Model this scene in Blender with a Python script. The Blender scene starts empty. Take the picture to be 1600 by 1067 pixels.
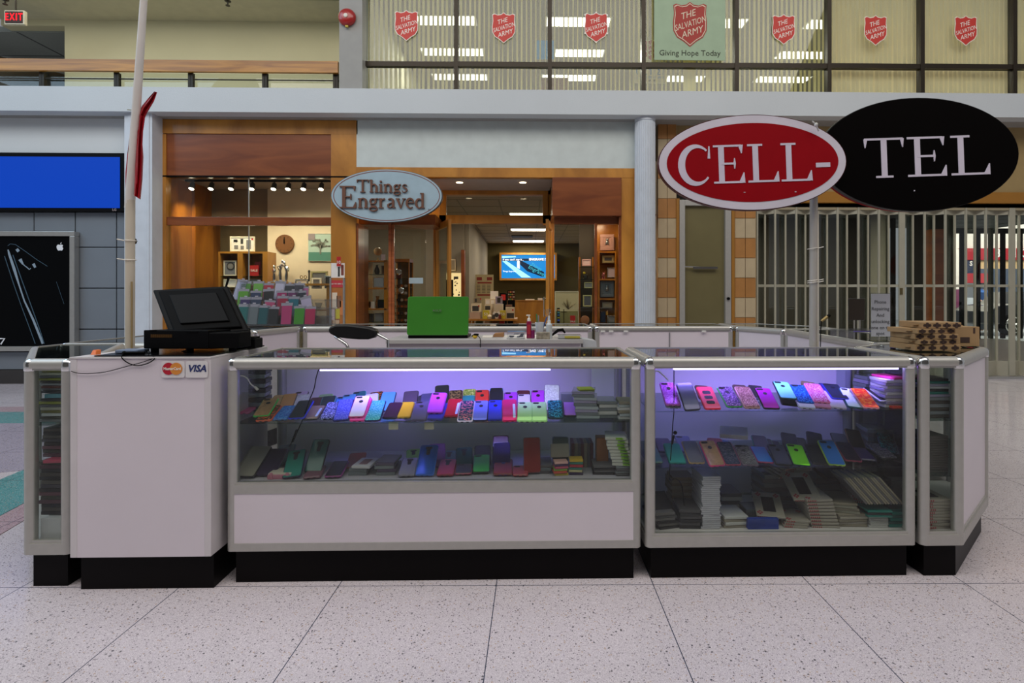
import bpy, math, random
from mathutils import Matrix, Vector
random.seed(7)
S = bpy.context.scene
COL = S.collection
PI = math.pi

# ---------------------------------------------------------------- camera
YAW, HC, FPX, HY, PX0 = -0.020, 1.254, 850.0, 463.5, 842.0     # yaw, eye height, focal in px (1600 wide), principal point
cam_d = bpy.data.cameras.new('camera'); cam = bpy.data.objects.new('camera', cam_d); COL.objects.link(cam)
cam.location = (0, 0, HC); cam.rotation_euler = (PI/2, 0, YAW)
cam_d.sensor_width = 36; cam_d.lens = 36*FPX/1600; cam_d.shift_y = -(533.5-HY)/1600; cam_d.shift_x = -(PX0-800)/1600
cam_d.clip_start = 0.05; cam_d.clip_end = 200
S.camera = cam
S.view_settings.view_transform = 'Standard'; S.view_settings.look = 'None'
S.view_settings.gamma = 1; S.view_settings.use_curve_mapping = False
S.view_settings.exposure = 0.0

# ---------------------------------------------------------------- daylight
w = bpy.data.worlds.new('world'); S.world = w; w.use_nodes = True
wn = w.node_tree.nodes['Background']; wn.inputs[0].default_value = (0.90, 0.92, 0.96, 1); wn.inputs[1].default_value = 0.28
def area(name, loc, rot, sx, sy, power, col=(1,1,1), spread=None):
    l = bpy.data.lights.new(name, 'AREA'); l.shape = 'RECTANGLE'; l.size = sx; l.size_y = sy; l.energy = power; l.color = col
    if spread: l.spread = spread
    o = bpy.data.objects.new(name, l); COL.objects.link(o); o.location = loc; o.rotation_euler = rot; return o
area('skylight', (0, -1.0, 9.5), (math.radians(38), 0, 0), 18, 5, 860, (1.0, 0.93, 0.85))
area('skylight', (-9, 3, 8), (0, math.radians(-50), 0), 6, 7, 330, (0.55, 0.78, 1.0))

# ---------------------------------------------------------------- helpers
def lin(h):
    h = h.lstrip('#'); c = [int(h[i:i+2], 16)/255 for i in (0, 2, 4)]
    return tuple(x/12.92 if x <= .04045 else ((x+.055)/1.055)**2.4 for x in c)+(1,)
_F = Vector((-math.sin(YAW), math.cos(YAW), 0)); _R = Vector((math.cos(YAW), math.sin(YAW), 0))
def P(px, py, Y):                       # a point of the photograph on the plane y = Y
    d = _F + _R*((px-PX0)/FPX) + Vector((0,0,1))*((HY-py)/FPX)
    return Vector((0,0,HC)) + d*(Y/d.y)
def PZ(px, py, Z):                      # ... on the plane z = Z
    d = _F + _R*((px-PX0)/FPX) + Vector((0,0,1))*((HY-py)/FPX)
    return Vector((0,0,HC)) + d*((Z-HC)/d.z)
def RR(px0, py0, px1, py1, Y):          # rectangle -> x0,x1,z0,z1
    a = P(px0, py1, Y); b = P(px1, py0, Y); c = P((px0+px1)/2, py0, Y); d = P((px0+px1)/2, py1, Y)
    return a.x, b.x, d.z, c.z
MW = {}
class MB:
    def __init__(s): s.v = []; s.f = []
    def add(s, vs, fs, M=None):
        n = len(s.v)
        for p in vs: s.v.append((M @ Vector(p)) if M else Vector(p))
        s.f += [tuple(i+n for i in f) for f in fs]; return s
    def box(s, x0, x1, y0, y1, z0, z1, M=None):
        vs = [(x0,y0,z0),(x1,y0,z0),(x1,y1,z0),(x0,y1,z0),(x0,y0,z1),(x1,y0,z1),(x1,y1,z1),(x0,y1,z1)]
        return s.add(vs, [(0,3,2,1),(4,5,6,7),(0,1,5,4),(1,2,6,5),(2,3,7,6),(3,0,4,7)], M)
    def ext(s, pts, vec, M=None):       # polygon (3d points) extruded along vec
        n = len(pts); vs = [Vector(p) for p in pts] + [Vector(p)+Vector(vec) for p in pts]
        fs = [tuple(range(n-1,-1,-1)), tuple(range(n,2*n))] + [(i,(i+1)%n,n+(i+1)%n,n+i) for i in range(n)]
        return s.add(vs, fs, M)
    def cyl(s, p0, p1, r0, r1=None, n=12, M=None):
        r1 = r0 if r1 is None else r1; p0 = Vector(p0); p1 = Vector(p1); a = (p1-p0).normalized()
        u = a.orthogonal().normalized(); v = a.cross(u); vs = []
        for p, r in ((p0,r0),(p1,r1)):
            vs += [p+(u*math.cos(t)+v*math.sin(t))*r for t in [2*PI*i/n for i in range(n)]]
        fs = [tuple(range(n-1,-1,-1)), tuple(range(n,2*n))] + [(i,(i+1)%n,n+(i+1)%n,n+i) for i in range(n)]
        return s.add(vs, fs, M)
    def lathe(s, prof, c=(0,0,0), n=16, M=None, ax=1.0):
        vs = []; c = Vector(c)
        for r, z in prof: vs += [c+Vector((r*math.cos(2*PI*i/n), ax*r*math.sin(2*PI*i/n), z)) for i in range(n)]
        k = len(prof); fs = [(j*n+i, j*n+(i+1)%n, (j+1)*n+(i+1)%n, (j+1)*n+i) for j in range(k-1) for i in range(n)]
        fs += [tuple(range(n-1,-1,-1)), tuple(range((k-1)*n, k*n))]
        return s.add(vs, fs, M)
    def ball(s, c, rx, ry=None, rz=None, n=12, M=None):
        ry = ry or rx; rz = rz or rx; vs = []; k = n//2+1
        for j in range(k):
            t = -PI/2+PI*(j+.02)/(k-1+.04)
            vs += [Vector(c)+Vector((rx*math.cos(t)*math.cos(2*PI*i/n), ry*math.cos(t)*math.sin(2*PI*i/n), rz*math.sin(t))) for i in range(n)]
        fs = [(j*n+i, j*n+(i+1)%n, (j+1)*n+(i+1)%n, (j+1)*n+i) for j in range(k-1) for i in range(n)]
        fs += [tuple(range(n-1,-1,-1)), tuple(range((k-1)*n, k*n))]
        return s.add(vs, fs, M)
    def tube(s, pts, r, n=6, M=None):
        pts = [Vector(p) for p in pts]; vs = []; u = None
        for i, p in enumerate(pts):
            a = (pts[min(i+1,len(pts)-1)]-pts[max(i-1,0)]).normalized()
            u = a.orthogonal().normalized() if u is None else (u-a*u.dot(a)).normalized()
            v = a.cross(u); rr = r[i] if isinstance(r, (list,tuple)) else r
            vs += [p+(u*math.cos(2*PI*k/n)+v*math.sin(2*PI*k/n))*rr for k in range(n)]
        k = len(pts); fs = [(j*n+i, j*n+(i+1)%n, (j+1)*n+(i+1)%n, (j+1)*n+i) for j in range(k-1) for i in range(n)]
        fs += [tuple(range(n-1,-1,-1)), tuple(range((k-1)*n, k*n))]
        return s.add(vs, fs, M)
    def slab(s, w, l, z0, z1, r=.012, c=.002, y0=0, x0=None, M=None, n=4):   # rounded-corner slab with softened edges, from y0 to y0+l, centred in x
        xa = -w/2 if x0 is None else x0
        def ring(ins, z):
            o = []; rr = max(r-ins, .0005)
            for (cx, cy, a0) in ((xa+w-r, y0+l-r, 0), (xa+r, y0+l-r, PI/2), (xa+r, y0+r, PI), (xa+w-r, y0+r, 1.5*PI)):
                o += [(cx+rr*math.cos(a0+PI/2*k/n), cy+rr*math.sin(a0+PI/2*k/n), z) for k in range(n+1)]
            return o
        R = [ring(c, z0), ring(0, z0+c), ring(0, z1-c), ring(c, z1)]; m = len(R[0]); vs = sum(R, [])
        fs = [(j*m+i, j*m+(i+1)%m, (j+1)*m+(i+1)%m, (j+1)*m+i) for j in range(3) for i in range(m)]
        fs += [tuple(range(m-1,-1,-1)), tuple(range(3*m, 4*m))]
        return s.add(vs, fs, M)
    def build(s, name, mat, parent=None, smooth=False, bev=0, local=False, base=None):
        me = bpy.data.meshes.new(name)
        vs = s.v
        o = bpy.data.objects.new(name, me)
        if parent is not None:
            if not local:
                Mi = MW[parent.name].inverted(); vs = [Mi @ v for v in vs]
            o.parent = parent; MW[o.name] = MW[parent.name]
        else:
            if base is None:
                xs = [v.x for v in vs]; ys = [v.y for v in vs]; zs = [v.z for v in vs]
                base = Vector(((min(xs)+max(xs))/2, (min(ys)+max(ys))/2, min(zs)))
            base = Vector(base); vs = [v-base for v in vs]; o.location = base; MW[o.name] = Matrix.Translation(base)
        me.from_pydata([tuple(v) for v in vs], [], s.f); me.update()
        if mat: me.materials.append(mat)
        if smooth:
            for p in me.polygons: p.use_smooth = True
            try: me.set_sharp_from_angle(angle=math.radians(38))
            except Exception: pass
        COL.objects.link(o)
        if bev:
            b = o.modifiers.new('bevel', 'BEVEL'); b.width = bev; b.segments = 2; b.limit_method = 'ANGLE'; b.angle_limit = .7
        return o
def tag(o, label, cat, group=None, kind=None):
    if label: o['label'] = label
    if cat: o['category'] = cat
    if group: o['group'] = group
    if kind: o['kind'] = kind
    return o
def st(o): o['kind'] = 'structure'; return o
def thing(name, label, cat, loc=(0,0,0), rotz=0, group=None, M=None):
    o = bpy.data.objects.new(name, None); o.empty_display_size = .05; COL.objects.link(o)
    M = M if M is not None else Matrix.Translation(Vector(loc)) @ Matrix.Rotation(rotz, 4, 'Z')
    o.matrix_basis = M; MW[o.name] = M
    tag(o, label, cat, group); return o
def L(o, label): o['label'] = label; return o

# ---------------------------------------------------------------- materials
_mc = {}
def mat(name, hexc, rough=.5, metal=0.0, noise=None, bump=None, spec=.5, coat=0, trans=0):
    key = (name, hexc, rough, metal)
    if key in _mc: return _mc[key]
    m = bpy.data.materials.new(name); m.use_nodes = True; nt = m.node_tree; b = nt.nodes['Principled BSDF']
    b.inputs['Base Color'].default_value = lin(hexc); b.inputs['Roughness'].default_value = rough; b.inputs['Metallic'].default_value = metal
    b.inputs['Specular IOR Level'].default_value = spec
    if coat: b.inputs['Coat Weight'].default_value = coat; b.inputs['Coat Roughness'].default_value = .08
    sc, am = noise if noise else (6, .06)
    tc = nt.nodes.new('ShaderNodeTexCoord'); n = nt.nodes.new('ShaderNodeTexNoise'); n.inputs['Scale'].default_value = sc; n.inputs['Detail'].default_value = 4
    nt.links.new(tc.outputs['Object'], n.inputs['Vector'])
    mr = nt.nodes.new('ShaderNodeMapRange'); mr.inputs['From Min'].default_value = .3; mr.inputs['From Max'].default_value = .7
    mr.inputs['To Min'].default_value = 1-am; mr.inputs['To Max'].default_value = 1+am*.6
    nt.links.new(n.outputs['Fac'], mr.inputs['Value'])
    hs = nt.nodes.new('ShaderNodeHueSaturation'); hs.inputs['Color'].default_value = lin(hexc)
    nt.links.new(mr.outputs[0], hs.inputs['Value']); nt.links.new(hs.outputs[0], b.inputs['Base Color'])
    if bump:
        n2 = nt.nodes.new('ShaderNodeTexNoise'); n2.inputs['Scale'].default_value = bump[0]
        nt.links.new(tc.outputs['Object'], n2.inputs['Vector'])
        bp = nt.nodes.new('ShaderNodeBump'); bp.inputs['Strength'].default_value = bump[1]; bp.inputs['Distance'].default_value = .01
        nt.links.new(n2.outputs['Fac'], bp.inputs['Height']); nt.links.new(bp.outputs[0], b.inputs['Normal'])
    _mc[key] = m; return m
def wood(name, c1, c2, rough=.35, scale=(1.2, 1.2, 9), coat=.3, rot=None):
    m = bpy.data.materials.new(name); m.use_nodes = True; nt = m.node_tree; b = nt.nodes['Principled BSDF']
    tc = nt.nodes.new('ShaderNodeTexCoord'); mp = nt.nodes.new('ShaderNodeMapping'); mp.inputs['Scale'].default_value = scale
    nt.links.new(tc.outputs['Object'], mp.inputs['Vector'])
    n = nt.nodes.new('ShaderNodeTexNoise'); n.inputs['Scale'].default_value = 1.6; n.inputs['Detail'].default_value = 8; n.inputs['Distortion'].default_value = 1.1
    nt.links.new(mp.outputs[0], n.inputs['Vector'])
    cr = nt.nodes.new('ShaderNodeValToRGB'); cr.color_ramp.elements[0].position = .32; cr.color_ramp.elements[1].position = .68
    cr.color_ramp.elements[0].color = lin(c1); cr.color_ramp.elements[1].color = lin(c2)
    nt.links.new(n.outputs['Fac'], cr.inputs[0]); nt.links.new(cr.outputs[0], b.inputs['Base Color'])
    b.inputs['Roughness'].default_value = rough; b.inputs['Coat Weight'].default_value = coat; b.inputs['Coat Roughness'].default_value = .15
    return m
def emis(name, hexc, st_):
    m = bpy.data.materials.new(name); m.use_nodes = True; nt = m.node_tree; b = nt.nodes['Principled BSDF']
    b.inputs['Base Color'].default_value = (.005,.005,.005,1); b.inputs['Specular IOR Level'].default_value = .1; b.inputs['Emission Color'].default_value = lin(hexc); b.inputs['Emission Strength'].default_value = st_
    return m
def glassm(name, tint='#ffffff', refl=1.0, haze=0.0, rough=0.0):
    m = bpy.data.materials.new(name); m.use_nodes = True; nt = m.node_tree
    for n in list(nt.nodes): nt.nodes.remove(n)
    out = nt.nodes.new('ShaderNodeOutputMaterial'); t = nt.nodes.new('ShaderNodeBsdfTransparent'); t.inputs[0].default_value = lin(tint)
    g = nt.nodes.new('ShaderNodeBsdfGlossy'); g.inputs['Roughness'].default_value = rough
    fr = nt.nodes.new('ShaderNodeFresnel'); fr.inputs['IOR'].default_value = 1.5
    geo = nt.nodes.new('ShaderNodeNewGeometry')      # same reflection whichever face of the pane is hit
    ior = nt.nodes.new('ShaderNodeMapRange'); ior.inputs['To Min'].default_value = 1.5; ior.inputs['To Max'].default_value = 1/1.5
    nt.links.new(geo.outputs['Backfacing'], ior.inputs['Value']); nt.links.new(ior.outputs[0], fr.inputs['IOR'])
    mu = nt.nodes.new('ShaderNodeMath'); mu.operation = 'MULTIPLY'; mu.inputs[1].default_value = refl; mu.use_clamp = True
    nt.links.new(fr.outputs[0], mu.inputs[0])
    mx = nt.nodes.new('ShaderNodeMixShader'); nt.links.new(mu.outputs[0], mx.inputs[0]); nt.links.new(t.outputs[0], mx.inputs[1]); nt.links.new(g.outputs[0], mx.inputs[2])
    last = mx
    if haze:
        d = nt.nodes.new('ShaderNodeBsdfDiffuse'); d.inputs[0].default_value = (.8,.82,.85,1)
        m2 = nt.nodes.new('ShaderNodeMixShader'); m2.inputs[0].default_value = haze
        nt.links.new(mx.outputs[0], m2.inputs[1]); nt.links.new(d.outputs[0], m2.inputs[2]); last = m2
    nt.links.new(last.outputs[0], out.inputs[0]); return m
def glitter(name, c1, c2, scale=260, metal=.4):
    m = bpy.data.materials.new(name); m.use_nodes = True; nt = m.node_tree; b = nt.nodes['Principled BSDF']
    tc = nt.nodes.new('ShaderNodeTexCoord'); v = nt.nodes.new('ShaderNodeTexVoronoi'); v.inputs['Scale'].default_value = scale
    nt.links.new(tc.outputs['Object'], v.inputs['Vector'])
    sp = nt.nodes.new('ShaderNodeSeparateColor'); nt.links.new(v.outputs['Color'], sp.inputs[0])
    cr = nt.nodes.new('ShaderNodeValToRGB'); cr.color_ramp.elements[0].color = lin(c1); cr.color_ramp.elements[1].color = lin(c2)
    cr.color_ramp.elements[0].position = .45; cr.color_ramp.elements[1].position = .9
    nt.links.new(sp.outputs[0], cr.inputs[0]); nt.links.new(cr.outputs[0], b.inputs['Base Color'])
    b.inputs['Roughness'].default_value = .25; b.inputs['Metallic'].default_value = metal
    return m
def terrazzo(name, base, joints=True):
    m = bpy.data.materials.new(name); m.use_nodes = True; nt = m.node_tree; b = nt.nodes['Principled BSDF']
    N = lambda t, **k: nt.nodes.new(t)
    geo = N('ShaderNodeNewGeometry'); pos = geo.outputs['Position']
    def vor(scale, lo, hi):
        v = N('ShaderNodeTexVoronoi'); v.inputs['Scale'].default_value = scale; nt.links.new(pos, v.inputs['Vector'])
        sp = N('ShaderNodeSeparateColor'); nt.links.new(v.outputs['Color'], sp.inputs[0])
        a = N('ShaderNodeMapRange'); a.inputs['From Min'].default_value = lo; a.inputs['From Max'].default_value = hi; nt.links.new(sp.outputs[0], a.inputs['Value'])
        dd = N('ShaderNodeMath'); dd.operation = 'LESS_THAN'; dd.inputs[1].default_value = .42/1.0; nt.links.new(v.outputs['Distance'], dd.inputs[0])
        mu = N('ShaderNodeMath'); mu.operation = 'MULTIPLY'; nt.links.new(a.outputs[0], mu.inputs[0]); nt.links.new(dd.outputs[0], mu.inputs[1])
        return mu.outputs[0], sp.outputs[1]
    col = N('ShaderNodeRGB'); col.outputs[0].default_value = lin(base); cur = col.outputs[0]
    for scale, lo, hi, c, am in ((230, .62, .7, '#8d8289', .55), (330, .55, .7, '#f4eef0', .7), (150, .86, .90, '#4d464d', .75), (120, .92, .95, '#b59a80', .7), (420, .7, .75, '#6f676e', .5), (100, .975, .98, '#3a3a40', .85)):
        f, _ = vor(scale, lo, hi)
        k = N('ShaderNodeMath'); k.operation = 'MULTIPLY'; k.inputs[1].default_value = am; nt.links.new(f, k.inputs[0])
        mx = N('ShaderNodeMix'); mx.data_type = 'RGBA'; mx.inputs['B'].default_value = lin(c)
        nt.links.new(k.outputs[0], mx.inputs['Factor']); nt.links.new(cur, mx.inputs['A']); cur = mx.outputs['Result']
    if joints:                           # brass/dark divider strips every 0.683 m both ways
        mp = N('ShaderNodeMapping'); mp.inputs['Rotation'].default_value = (0,0,.012); mp.inputs['Location'].default_value = (-.515+.683*20, -2.363+.683*20, 0)
        nt.links.new(pos, mp.inputs['Vector']); sx = N('ShaderNodeSeparateXYZ'); nt.links.new(mp.outputs[0], sx.inputs[0])
        fs = []
        for i in (0, 1):
            a = N('ShaderNodeMath'); a.operation = 'MODULO'; a.inputs[1].default_value = .683; nt.links.new(sx.outputs[i], a.inputs[0])
            c = N('ShaderNodeMath'); c.operation = 'LESS_THAN'; c.inputs[1].default_value = .0036; nt.links.new(a.outputs[0], c.inputs[0]); fs.append(c.outputs[0])
        mxx = N('ShaderNodeMath'); mxx.operation = 'MAXIMUM'; nt.links.new(fs[0], mxx.inputs[0]); nt.links.new(fs[1], mxx.inputs[1])
        mx = N('ShaderNodeMix'); mx.data_type = 'RGBA'; mx.inputs['B'].default_value = lin('#3d4356')
        nt.links.new(mxx.outputs[0], mx.inputs['Factor']); nt.links.new(cur, mx.inputs['A']); cur = mx.outputs['Result']
    ln = N('ShaderNodeTexNoise'); ln.inputs['Scale'].default_value = 1.3; nt.links.new(pos, ln.inputs['Vector'])
    mr = N('ShaderNodeMapRange'); mr.inputs['To Min'].default_value = .9; mr.inputs['To Max'].default_value = 1.1; nt.links.new(ln.outputs['Fac'], mr.inputs['Value'])
    hs = N('ShaderNodeHueSaturation'); nt.links.new(cur, hs.inputs['Color']); nt.links.new(mr.outputs[0], hs.inputs['Value']); nt.links.new(hs.outputs[0], b.inputs['Base Color'])
    b.inputs['Roughness'].default_value = .17; b.inputs['Specular IOR Level'].default_value = .45
    return m

# ---------------------------------------------------------------- lettering
def text(s, size, m, M, parent=None, name='lettering', ext=.0015, shear=0, bold=0, sx=1.0, spacing=1.0, local=False):
    cu = bpy.data.curves.new('tmp', 'FONT'); cu.body = s; cu.size = size; cu.align_x = 'CENTER'; cu.align_y = 'CENTER'
    cu.extrude = ext; cu.shear = shear; cu.resolution_u = 2; cu.offset = bold; cu.space_character = spacing
    t = bpy.data.objects.new('tmp', cu); COL.objects.link(t)
    dg = bpy.context.evaluated_depsgraph_get(); me = bpy.data.meshes.new_from_object(t.evaluated_get(dg))
    COL.objects.unlink(t); bpy.data.objects.remove(t); bpy.data.curves.remove(cu)
    b = MB(); b.add([(v.co.x*sx, v.co.y, v.co.z) for v in me.vertices], [tuple(p.vertices) for p in me.polygons], M)
    bpy.data.meshes.remove(me)
    return b.build(name, m, parent, local=local)
def XZ(x, y, z, roll=0, yaw=0):          # local (x right, y up, z toward viewer) placed in the world, facing -y
    return Matrix.Translation((x,y,z)) @ Matrix.Rotation(yaw, 4, 'Z') @ Matrix.Rotation(PI/2, 4, 'X') @ Matrix.Rotation(roll, 4, 'Z')
def arc(cx, cy, rx, ry, a0, a1, n=14):
    return [(cx+rx*math.cos(math.radians(a0+(a1-a0)*i/n)), cy+ry*math.sin(math.radians(a0+(a1-a0)*i/n))) for i in range(n+1)]
def stroke(b, pts, wd, t, M):            # a flat ribbon of varying width, extruded t
    n = len(pts); Lf = []; Rt = []
    for i, p in enumerate(pts):
        a = Vector(pts[max(i-1,0)]); c = Vector(pts[min(i+1,n-1)]); d = (c-a).normalized(); nn = Vector((-d.y, d.x))
        h = (wd[i] if isinstance(wd, (list,tuple)) else wd)/2; p = Vector(p)
        Lf.append(p+nn*h); Rt.append(p-nn*h)
    for i in range(n-1):
        q = [Rt[i], Rt[i+1], Lf[i+1], Lf[i]]
        b.ext([(k.x, k.y, 0) for k in q], (0,0,t), M)
TK, TN = .150, .052
def vw(n, a, c, e):                      # width varying a -> c -> e
    return [a+(c-a)*math.sin(PI*i/(n-1)) if True else e for i in range(n)]
def serif_glyph(ch):
    K, N = TK, TN; g = []
    xh = .64
    stem = lambda x, y0, y1: g.append(([(x,y0),(x,y1)], K))
    ser = lambda x0, x1, y: g.append(([(x0,y),(x1,y)], N))
    if ch == 'T':
        stem(.42,0,1); ser(.04,.80,.975); ser(.25,.59,.022); g.append(([(.06,.98),(.05,.76)], [.10,.02])); g.append(([(.78,.98),(.79,.76)], [.10,.02])); adv = .86
    elif ch in 'EL':
        x = .20; stem(x,0,1); ser(0,.70 if ch=='E' else .38,.975); ser(0,.74,.022); g.append(([(.71,.01),(.76,.27)], [.16,.02])); adv = .82
        if ch == 'E':
            g.append(([(.69,.99),(.71,.77)], [.13,.02])); ser(.2,.52,.51); g.append(([(.53,.37),(.53,.51),(.53,.65)], [.02,.06,.02])); adv = .84
    elif ch == 'h':
        stem(.14,0,1); p = arc(.31,.42,.17,.21,170,0); g.append((p, [N+(K-N)*i/14 for i in range(15)])); stem(.48,0,.44); ser(.02,.27,.022); ser(.36,.60,.022); g.append(([(.01,.96),(.14,.98)],N)); adv = .63
    elif ch == 'n':
        stem(.14,0,xh); p = arc(.31,.42,.17,.21,170,0); g.append((p, [N+(K-N)*i/14 for i in range(15)])); stem(.48,0,.44); ser(.02,.27,.022); ser(.36,.60,.022); g.append(([(.01,.60),(.14,.62)],N)); adv = .63
    elif ch == 'i':
        stem(.15,0,xh); ser(.02,.28,.022); g.append(([(.02,.60),(.15,.62)],N)); g.append(([(.14,.78),(.14,.92)], .14)); adv = .32
    elif ch == 'g':
        p = arc(.26,.44,.16,.17,0,360,20); g.append((p, [N+(K*.8-N)*abs(math.cos(2*PI*i/20)) for i in range(21)]))
        g.append(([(.16,.30),(.12,.2),(.2,.12),(.4,.1),(.48,.0)], [N,N,K*.7,K*.8,K*.6])); p = arc(.27,-.06,.22,.13,20,-340,20); g.append((p, [N+.03*abs(math.sin(2*PI*i/20)) for i in range(21)]))
        g.append(([(.38,.58),(.52,.63)], [N,.08])); adv = .56
    elif ch == 's':
        p = [(.37,.50),(.34,.6),(.22,.63),(.11,.57),(.10,.47),(.2,.38),(.33,.29),(.38,.18),(.32,.06),(.2,.01),(.08,.05),(.05,.17)]
        g.append((p, [.02,.05,.05,.06,.09,.13,.13,.1,.06,.05,.05,.02])); adv = .46
    elif ch == 'r':
        stem(.14,0,xh); ser(.02,.30,.022); g.append(([(.01,.60),(.14,.62)],N)); g.append(([(.18,.45),(.26,.58),(.38,.60)], [N,.07,.12])); adv = .46
    elif ch == 'a':
        stem(.40,.08,.46); g.append((arc(.25,.46,.15,.16,0,150), [K-(K-N)*i/14 for i in range(15)])); g.append(([(.40,.36),(.2,.30),(.1,.2),(.12,.07),(.24,.03),(.40,.14)], [N,.06,.12,.11,.05,N])); g.append(([(.40,.08),(.46,.02),(.54,.04)], [.1,.05,.03])); adv = .55
    elif ch == 'v':
        g.append(([(.1,.62),(.30,.0)], [K,.1])); g.append(([(.30,.0),(.48,.62)], [.05,N])); ser(0,.22,.62); ser(.38,.58,.62); adv = .58
    elif ch == 'e':
        g.append((arc(.27,.32,.20,.31,0,310,20), [N+(K-N)*max(0,math.sin(PI*i/20)) for i in range(21)])); ser(.1,.47,.36); adv = .54
    elif ch == 'd':
        g.append((arc(.25,.31,.18,.30,60,300,18), [N+(K-N)*math.sin(PI*i/18) for i in range(19)])); stem(.44,.0,1); g.append(([(.3,.975),(.44,.975)],N)); ser(.44,.56,.022); g.append(([(.3,.58),(.44,.5)],N)); g.append(([(.3,.04),(.44,.12)],N)); adv = .62
    elif ch == 'C':
        p = arc(.46,.5,.38,.49,48,318,26); wd = [N+(.185-N)*max(0,math.sin(PI*(i-1)/24))**1.1 for i in range(27)]; g.append((p, wd)); g.append(([(.78,.98),(.77,.66)], [.03,.07])); adv = .86
    elif ch == '-':
        g.append(([(.04,.40),(.40,.40)], .12)); adv = .42
    else: adv = .3
    return g, adv
def serif_text(b, s, x, y, h, t, M, sx=1.0, gap=.02):
    for ch in s:
        g, adv = serif_glyph(ch)
        for kk, (pts, wd) in enumerate(g):
            wdd = [k*h for k in wd] if isinstance(wd, (list,tuple)) else wd*h
            stroke(b, [(x+p[0]*h*sx, y+p[1]*h) for p in pts], wdd, t+kk*.00025, M)
        x += (adv+gap)*h*sx
    return x

def clothm(name, c):
    m = bpy.data.materials.new(name); m.use_nodes = True; nt = m.node_tree
    for n in list(nt.nodes): nt.nodes.remove(n)
    out = nt.nodes.new('ShaderNodeOutputMaterial'); d = nt.nodes.new('ShaderNodeBsdfDiffuse'); t = nt.nodes.new('ShaderNodeBsdfTranslucent')
    tc = nt.nodes.new('ShaderNodeTexCoord'); n = nt.nodes.new('ShaderNodeTexNoise'); n.inputs['Scale'].default_value = 3; nt.links.new(tc.outputs['Object'], n.inputs['Vector'])
    hs = nt.nodes.new('ShaderNodeHueSaturation'); hs.inputs['Color'].default_value = lin(c); mr = nt.nodes.new('ShaderNodeMapRange'); mr.inputs['To Min'].default_value = .95; mr.inputs['To Max'].default_value = 1.05
    nt.links.new(n.outputs['Fac'], mr.inputs['Value']); nt.links.new(mr.outputs[0], hs.inputs['Value'])
    nt.links.new(hs.outputs[0], d.inputs[0]); nt.links.new(hs.outputs[0], t.inputs[0])
    mx = nt.nodes.new('ShaderNodeMixShader'); mx.inputs[0].default_value = .42
    nt.links.new(d.outputs[0], mx.inputs[1]); nt.links.new(t.outputs[0], mx.inputs[2]); nt.links.new(mx.outputs[0], out.inputs[0]); return m
# ---------------------------------------------------------------- shared materials
ALU = mat('brushed aluminium', '#b9b8b4', .32, .75, (30,.04))
ALUW = mat('satin aluminium trim', '#b4b2ad', .4, .5, (30,.04))
CHROME = mat('chrome', '#e4e4e4', .06, 1)
WHITEP = mat('white laminate panel', '#d9d0d8', .35, 0, (3,.03))
INNERW = mat('white inner panel', '#cbc5c4', .4, 0, (3,.04))
BLACKK = mat('black toe kick laminate', '#0c090a', .4, spec=.1)
BLACKP = mat('black plastic', '#08080a', .5, spec=.1)
BLACKM = mat('black matte plastic', '#050506', .6, spec=.08)
GL = glassm('case glass', '#f0f3f1', .6)
GLT = glassm('case top glass', '#d6e0de', 1.2)
GLS = glassm('glass shelf', '#d3e0dc', .7)
GLW = glassm('shop window glass', '#f2f6f4', 1.0)
CLEARP = glassm('clear plastic packaging', '#eef0f2', 1.0, .03, .08)
LED = emis('violet white led', '#b8a8ff', 9)
MAPLE = wood('honey maple', '#9c6420', '#c98a35', .35, (1.5,1.5,.5))
MAPLEV = wood('amber maple veneer', '#8a4e12', '#c07a24', .28, (1.2,1.2,.35))
MAHOG = wood('red brown veneer', '#6e3618', '#8f4f26', .3, (.5,.5,3))
OAK = wood('oak rail', '#8a5510', '#bd8228', .4, (.6,.6,8))
WALLW = mat('white painted plaster', '#d3d8da', .7, 0, (1.2,.03), (60,.08))
BEAMW = mat('textured white plaster', '#c6ccd0', .75, 0, (1,.03), (70,.25))
CREAM = mat('cream block wall', '#cdc6a2', .8, 0, (1,.05), (20,.1))
GREYC = mat('grey plaster', '#9b9a96', .7)
DARKB = mat('dark bronze metal', '#2b2519', .5, .3)
# ================================================================ THE SETTING
def sbox(name, m, x0, x1, y0, y1, z0, z1, bev=0): return st(MB().box(x0,x1,y0,y1,z0,z1).build(name, m, bev=bev))
def pbox(b, px0, py0, px1, py1, Y, d, front=0):     # a box whose front face covers a pixel rectangle on y = Y
    x0, x1, z0, z1 = RR(px0, py0, px1, py1, Y); b.box(x0, x1, Y-front, Y+d, z0, z1); return b
YS = 8.0
TER = terrazzo('speckled terrazzo', '#cfc6cc')
sbox('floor', TER, -9, 11, -4, 8.35, -.2, 0)
sbox('unseen_wall_front', mat('unseen opposite wall', '#6f6a66', .8), -14, 16, -7.2, -7, 0, 7)  # unseen wall behind the camera, added to darken reflections in the glass
TEAL = terrazzo('teal terrazzo', '#4f9a9c'); PINKT = terrazzo('mauve terrazzo', '#b79aa2'); LILT = terrazzo('lilac terrazzo', '#a9a1b4')
def inlay(n, pts, m): st(MB().ext([tuple(p) for p in pts], (0,0,.003)).build(n, m))
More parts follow.
